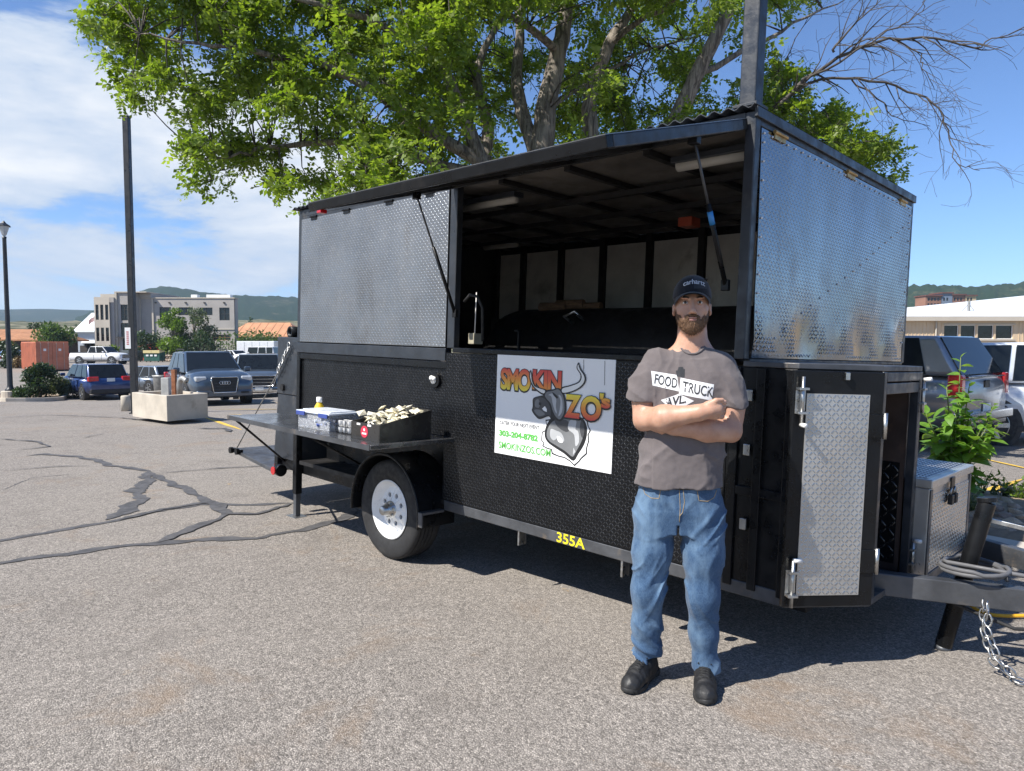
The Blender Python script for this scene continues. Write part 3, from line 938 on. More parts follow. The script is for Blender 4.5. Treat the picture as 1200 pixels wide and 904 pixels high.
for z in (-.26, -.84):
    T(cbox(cl - .075, cl - .012, z - .05, z + .05, .031, .037), 'hinge', M_BLK, .002, parent=door)
    T(MB().cyl(cp(cl - .004, z - .055, .036), cp(cl - .004, z + .055, .036), .009, n=10), 'hinge_pin', M_STEEL, 0, True, parent=door)
for z, up in ((-.16, 1), (-.93, -1)):
    b = T(MB().cyl(cp(-.006, z - .10, .05), cp(-.006, z + .10, .05), .0075, n=10), 'cane_bolt', M_STEEL, 0, True, parent=door)
    T(cbox(-.028, .016, z - .055, z - .045, .0305, .064), 'bolt_guide', M_STEEL, .001, parent=b)
    T(cbox(-.028, .016, z + .045, z + .055, .0305, .064), 'bolt_guide', M_STEEL, .001, parent=b)
    T(cbox(-.028, .016, z - .044, z + .044, .0305, .035), 'bolt_plate', M_STEEL, .001, parent=b)
    zz = z - .10 if up > 0 else z + .10
    T(MB().cyl(cp(-.006, zz, .05), cp(.03 if up < 0 else -.006, zz, .05 if up < 0 else .085), .0095, n=10), 'bolt_handle', M_PLASW, 0, True, parent=b)
T(cbox(cl * .48, cl * .48 + .02, -.07, -.038, .031, .045), 'door_catch', M_STEEL, .002, parent=door)
# front of the nose: frame round an open compartment
T(MB().box(.45, .488, .30, .345, -1.018, -.032), 'compartment_post', M_TUBE, .003)
T(MB().box(.45, .488, .815, .862, -1.018, -.032), 'compartment_post', M_TUBE, .003)
T(MB().box(.45, .489, .346, .814, -.075, -.034), 'compartment_rail', M_RAIL, .003)
T(MB().box(.452, .487, .346, .814, -.13, -.082), 'compartment_rail', M_RAIL, .003)
T(MB().box(-.0, .012, .30, .855, -1.018, -.032), 'compartment_back', M_BROWNP, 0)
T(MB().box(.014, .44, .832, .856, -1.018, -.032), 'compartment_side', M_BROWNP, 0)
plate('compartment_plate', M_BLKP, (.42, .829, -.98), (-1, 0, 0), (0, 0, 1), (0, -1, 0), .40, .5, cell=.04)
plate('compartment_plate', M_BLKP, (.016, .36, -.98), (0, 1, 0), (0, 0, 1), (1, 0, 0), .44, .5, cell=.04)
for z in (-.15, -.93):
    b = T(MB().cyl((.50, .84, z - .08), (.50, .84, z + .08), .0085, n=10), 'cane_bolt', M_STEEL, 0, True)
    T(MB().box(.4885, .512, .82, .86, z - .04, z - .03).box(.4885, .512, .82, .86, z + .03, z + .04), 'bolt_guide', M_STEEL, .001, parent=b)
    T(MB().cyl((.50, .84, z + .08), (.535, .82, z + .085), .010, n=10), 'bolt_handle', M_PLASW, 0, True, parent=b)
# tongue tool box
tx0, tx1, ty0, ty1, tz0, tz1 = .06, .548, .868, 1.66, -1.06, -.55
tbx = T(MB().box(tx0, tx1, ty0, ty1, tz0, tz1 - .045), 'tool_box', M_TBX, .004)
T(MB().box(tx0 - .01, tx1 + .012, ty0 - .004, ty1 + .012, tz1 - .044, tz1), 'tool_box_lid', M_TBX, .006, parent=tbx)
plate('tool_box_plate', M_TBX, (tx1 + .003, ty0 + .04, tz0 + .05), (0, 1, 0), (0, 0, 1), (1, 0, 0), ty1 - ty0 - .08, tz1 - tz0 - .13, cell=.022, parent=tbx)
plate('tool_box_lid_plate', M_TBX, (tx0 + .02, ty0 + .03, tz1 + .003), (1, 0, 0), (0, 1, 0), (0, 0, 1), tx1 - tx0 - .04, ty1 - ty0 - .06, cell=.022, parent=tbx)
for y0, y1 in ((ty0, ty0 + .038), (ty1 - .038, ty1)): T(MB().box(tx1 + .001, tx1 + .006, y0, y1, tz0 + .04, tz1 - .05), 'tool_box_edge', M_RAIL, .002, parent=tbx)
T(MB().box(tx1 + .001, tx1 + .007, ty0, ty1, tz0, tz0 + .045), 'tool_box_edge', M_RAIL, .002, parent=tbx)
ym = ty0 + .34
T(MB().box(tx1 + .013, tx1 + .02, ym - .03, ym + .04, tz1 - .10, tz1 - .02), 'hasp', M_BLK, .002, parent=tbx)
for dy in (-.035, .035):
    pl_ = T(MB().box(tx1 + .012, tx1 + .034, ym + dy - .022, ym + dy + .022, tz1 - .155, tz1 - .105), 'padlock', M_SOOT, .004, parent=tbx)
    T(MB().sweep([(tx1 + .023, ym + dy - .014, tz1 - .106), (tx1 + .023, ym + dy - .013, tz1 - .082), (tx1 + .023, ym + dy, tz1 - .072), (tx1 + .023, ym + dy + .013, tz1 - .082), (tx1 + .023, ym + dy + .014, tz1 - .106)], .004, 6), 'shackle', M_STEEL, 0, True, parent=pl_)
# A-frame tongue, swivel jack, chain, cables
cpx, cpy = 1.55, TW / 2
T(MB().bar((.25, .42, -1.00), (cpx, cpy - .05, -1.00), .06, .10), 'tongue_beam', M_RAIL, .004)
T(MB().bar((.25, TW - .42, -1.00), (cpx, cpy + .05, -1.00), .06, .10), 'tongue_beam', M_RAIL, .004)
T(MB().box(cpx - .25, cpx + .12, cpy - .07, cpy + .07, -1.06, -.94), 'coupler', M_RAIL, .01)
jp0, jp1 = Vector((.797, .79, -.60)), Vector((.665, .79, -1.30))
T(MB().cyl(jp0, jp1, .036, n=24), 'tongue_jack', M_BLK, .004, True)
T(MB().lathe([(.0, .0), (.039, .0), (.039, .02), (.0, .02)], 20, Matrix.Translation(jp0) @ Matrix.Rotation(R(-10), 4, 'Y')), 'jack_cap', M_BLK, .002)
T(MB().cyl(jp1, jp1 + Vector((-.003, 0, -.022)), .034, n=20), 'jack_tube', M_RAIL, 0, True)
T(MB().bar(jp0 + Vector((.0, .05, -.09)), jp0 + Vector((.45, .10, -.14)), .012, .02), 'jack_crank', M_STEEL, .002)
# grey cable coiled round the jack
co = []
for i in range(61):
    t = i / 60 * 2.6 * 2 * math.pi
    co.append((.77 + (.125 + .012 * math.sin(t * .7)) * math.cos(t), .76 + .13 * math.sin(t), -.925 + .012 * (i % 7) / 7 + i * .0006))
co += [(1.0, .80, -.90), (1.2, .92, -.91), (1.45, 1.05, -.90)]
T(MB().sweep(co, .010, 8), 'wiring_cable', pbr('grey cable jacket', (.10, .10, .105), .6), 0, True)
T(MB().sweep([(.55, .62, -1.0), (.78, .70, -1.08), (.95, .66, -1.10), (1.15, .80, -1.09), (1.4, .98, -1.05)], .008, 8), 'wiring_cable', M_RUB, 0, True)
def chain(pts, r=.024, w=.0042):
    mb = MB()
    P = [Vector(p) for p in pts]
    seg = []
    for a, b in zip(P, P[1:]):
        n = max(1, int((b - a).length / (r * 1.55)))
        seg += [(a + (b - a) * (i / n), (b - a).normalized()) for i in range(n)]
    for i, (p, d) in enumerate(seg):
        s, u = frame(d)
        q = s if i % 2 else u
        ring = [p + d * (r * 1.15 * math.cos(t)) + q * (r * .62 * math.sin(t)) for t in [k * math.pi / 5 for k in range(11)]]
        mb.sweep(ring, w, 5, False)
    return mb
T(chain([(.86, .60, -1.02), (.87, .585, -1.12), (.92, .56, -1.22), (1.0, .56, -1.285), (1.10, .60, -1.30), (1.22, .70, -1.29), (1.40, .9, -1.12)]), 'safety_chain', M_STEEL, 0, True)
T(chain([(.84, .62, -1.02), (.85, .61, -1.14), (.90, .60, -1.25), (.98, .60, -1.295), (1.08, .64, -1.30)]), 'safety_chain', M_STEEL, 0, True)
# bottom-rail fittings seen between and beside the legs
T(MB().cyl((-.40, .06, -1.13), (-.40, -.03, -1.13), .022, n=16).cyl((-.40, -.005, -1.13), (-.40, -.028, -1.13), .028, n=8), 'gas_fitting', M_BRASS, 0, True)
T(MB().cyl((-.16, .02, -1.12), (-.16, -.012, -1.12), .026, n=16), 'marker_lamp', M_AMB, .003)

# ---- inside the box: lamps, cabinet, odds and ends
for x0, x1, y in ((-2.25, -1.70, .27), (-.52, -.08, .19), (-3.56, -3.10, 1.70)):
    lo = T(MB().box(x0, x1, y - .045, y + .045, .965, .998), 'lamp_fixture', M_TUBE, .004)
    T(MB().cyl((x0 + .02, y, .958), (x1 - .02, y, .958), .028, n=14), 'lamp_diffuser', M_DIFF, 0, True, parent=lo)
T(MB().box(-1.26, -1.15, 1.42, 1.54, .90, .965), 'junction_box', M_ORG, .006)
T(MB().box(-2.9, -2.78, 1.2, 2.1, -1.0, .25), 'cabinet_side', M_SOOT, 0)
T(MB().box(-1.95, -1.895, .10, .18, .03, .10), 'control_box', pbr('beige enamel', (.42, .38, .28), .5, var=.15, dirt=(.2, .15, .1)), .004)
T(MB().cyl((-1.898, .11, .10), (-1.893, .11, .36), .0035, n=6), 'antenna_rod', M_PLASW, 0, True)
T(MB().sweep([(-1.95, .06, .30), (-1.90, .06, .34), (-1.84, .07, .33), (-1.80, .08, .26), (-1.80, .09, .05)], .010, 8), 'gas_hose', M_RUB, 0, True)
T(MB().box(-1.70, -1.69, .30, .32, -.02, .12).box(-1.72, -1.69, .29, .33, .12, .13), 'door_stop', M_BLK, 0)

# ---- the printed sign board
SY = -.0125
sb = T(MB().box(-1.556, -.688, SY, -.0085, -.615, -.027), 'sign_board', pbr('white sign vinyl', (.80, .80, .79), .42, var=.03, vs=3, bmp=.05, bs=70), .001)
def sp(a, b, d=.0): return (a, SY - .0012 - d, b)
def m_grad(name, lo, mid, hi, z0, z1):
    m, t, b = nodes(name)
    s = N(t, 'ShaderNodeSeparateXYZ'); t.links.new(objv(t), s.inputs[0])
    cr = N(t, 'ShaderNodeValToRGB'); e = cr.color_ramp.elements
    e[0].color, e[1].color = (*lo, 1), (*hi, 1)
    k = e.new(.5); k.color = (*mid, 1)
    t.links.new(rng(t, s.outputs[2], z0, z1, 0, 1, False), cr.inputs[0])
    t.links.new(cr.outputs[0], b.inputs['Base Color']); b.inputs['Roughness'].default_value = .45
    return m
INK = pbr('black print', (.012, .012, .013), .45, var=.1)
GRN = pbr('green print', (.10, .42, .07), .45, var=.05)
GRY = pbr('grey print', (.16, .16, .165), .45, var=.1)
def letters(body, a0, a1, b0, b1, m, d=.0, **k):
    o = link('lettering', text_mesh(body, a0, a1, b0, b1, fn=lambda a, b: sp(a, b, d), **k), m, sb)
    return o
def shape(name, pts, m, d): 
    v = [sp(a, b, d) for a, b in pts]
    me = bpy.data.meshes.new(name); me.from_pydata(v, [], [tuple(range(len(v)))]); me.update()
    bm = bmesh.new(); bm.from_mesh(me); bmesh.ops.triangulate(bm, faces=bm.faces, ngon_method='EAR_CLIP'); bm.to_mesh(me); bm.free()
    return link(name, me, m, sb)
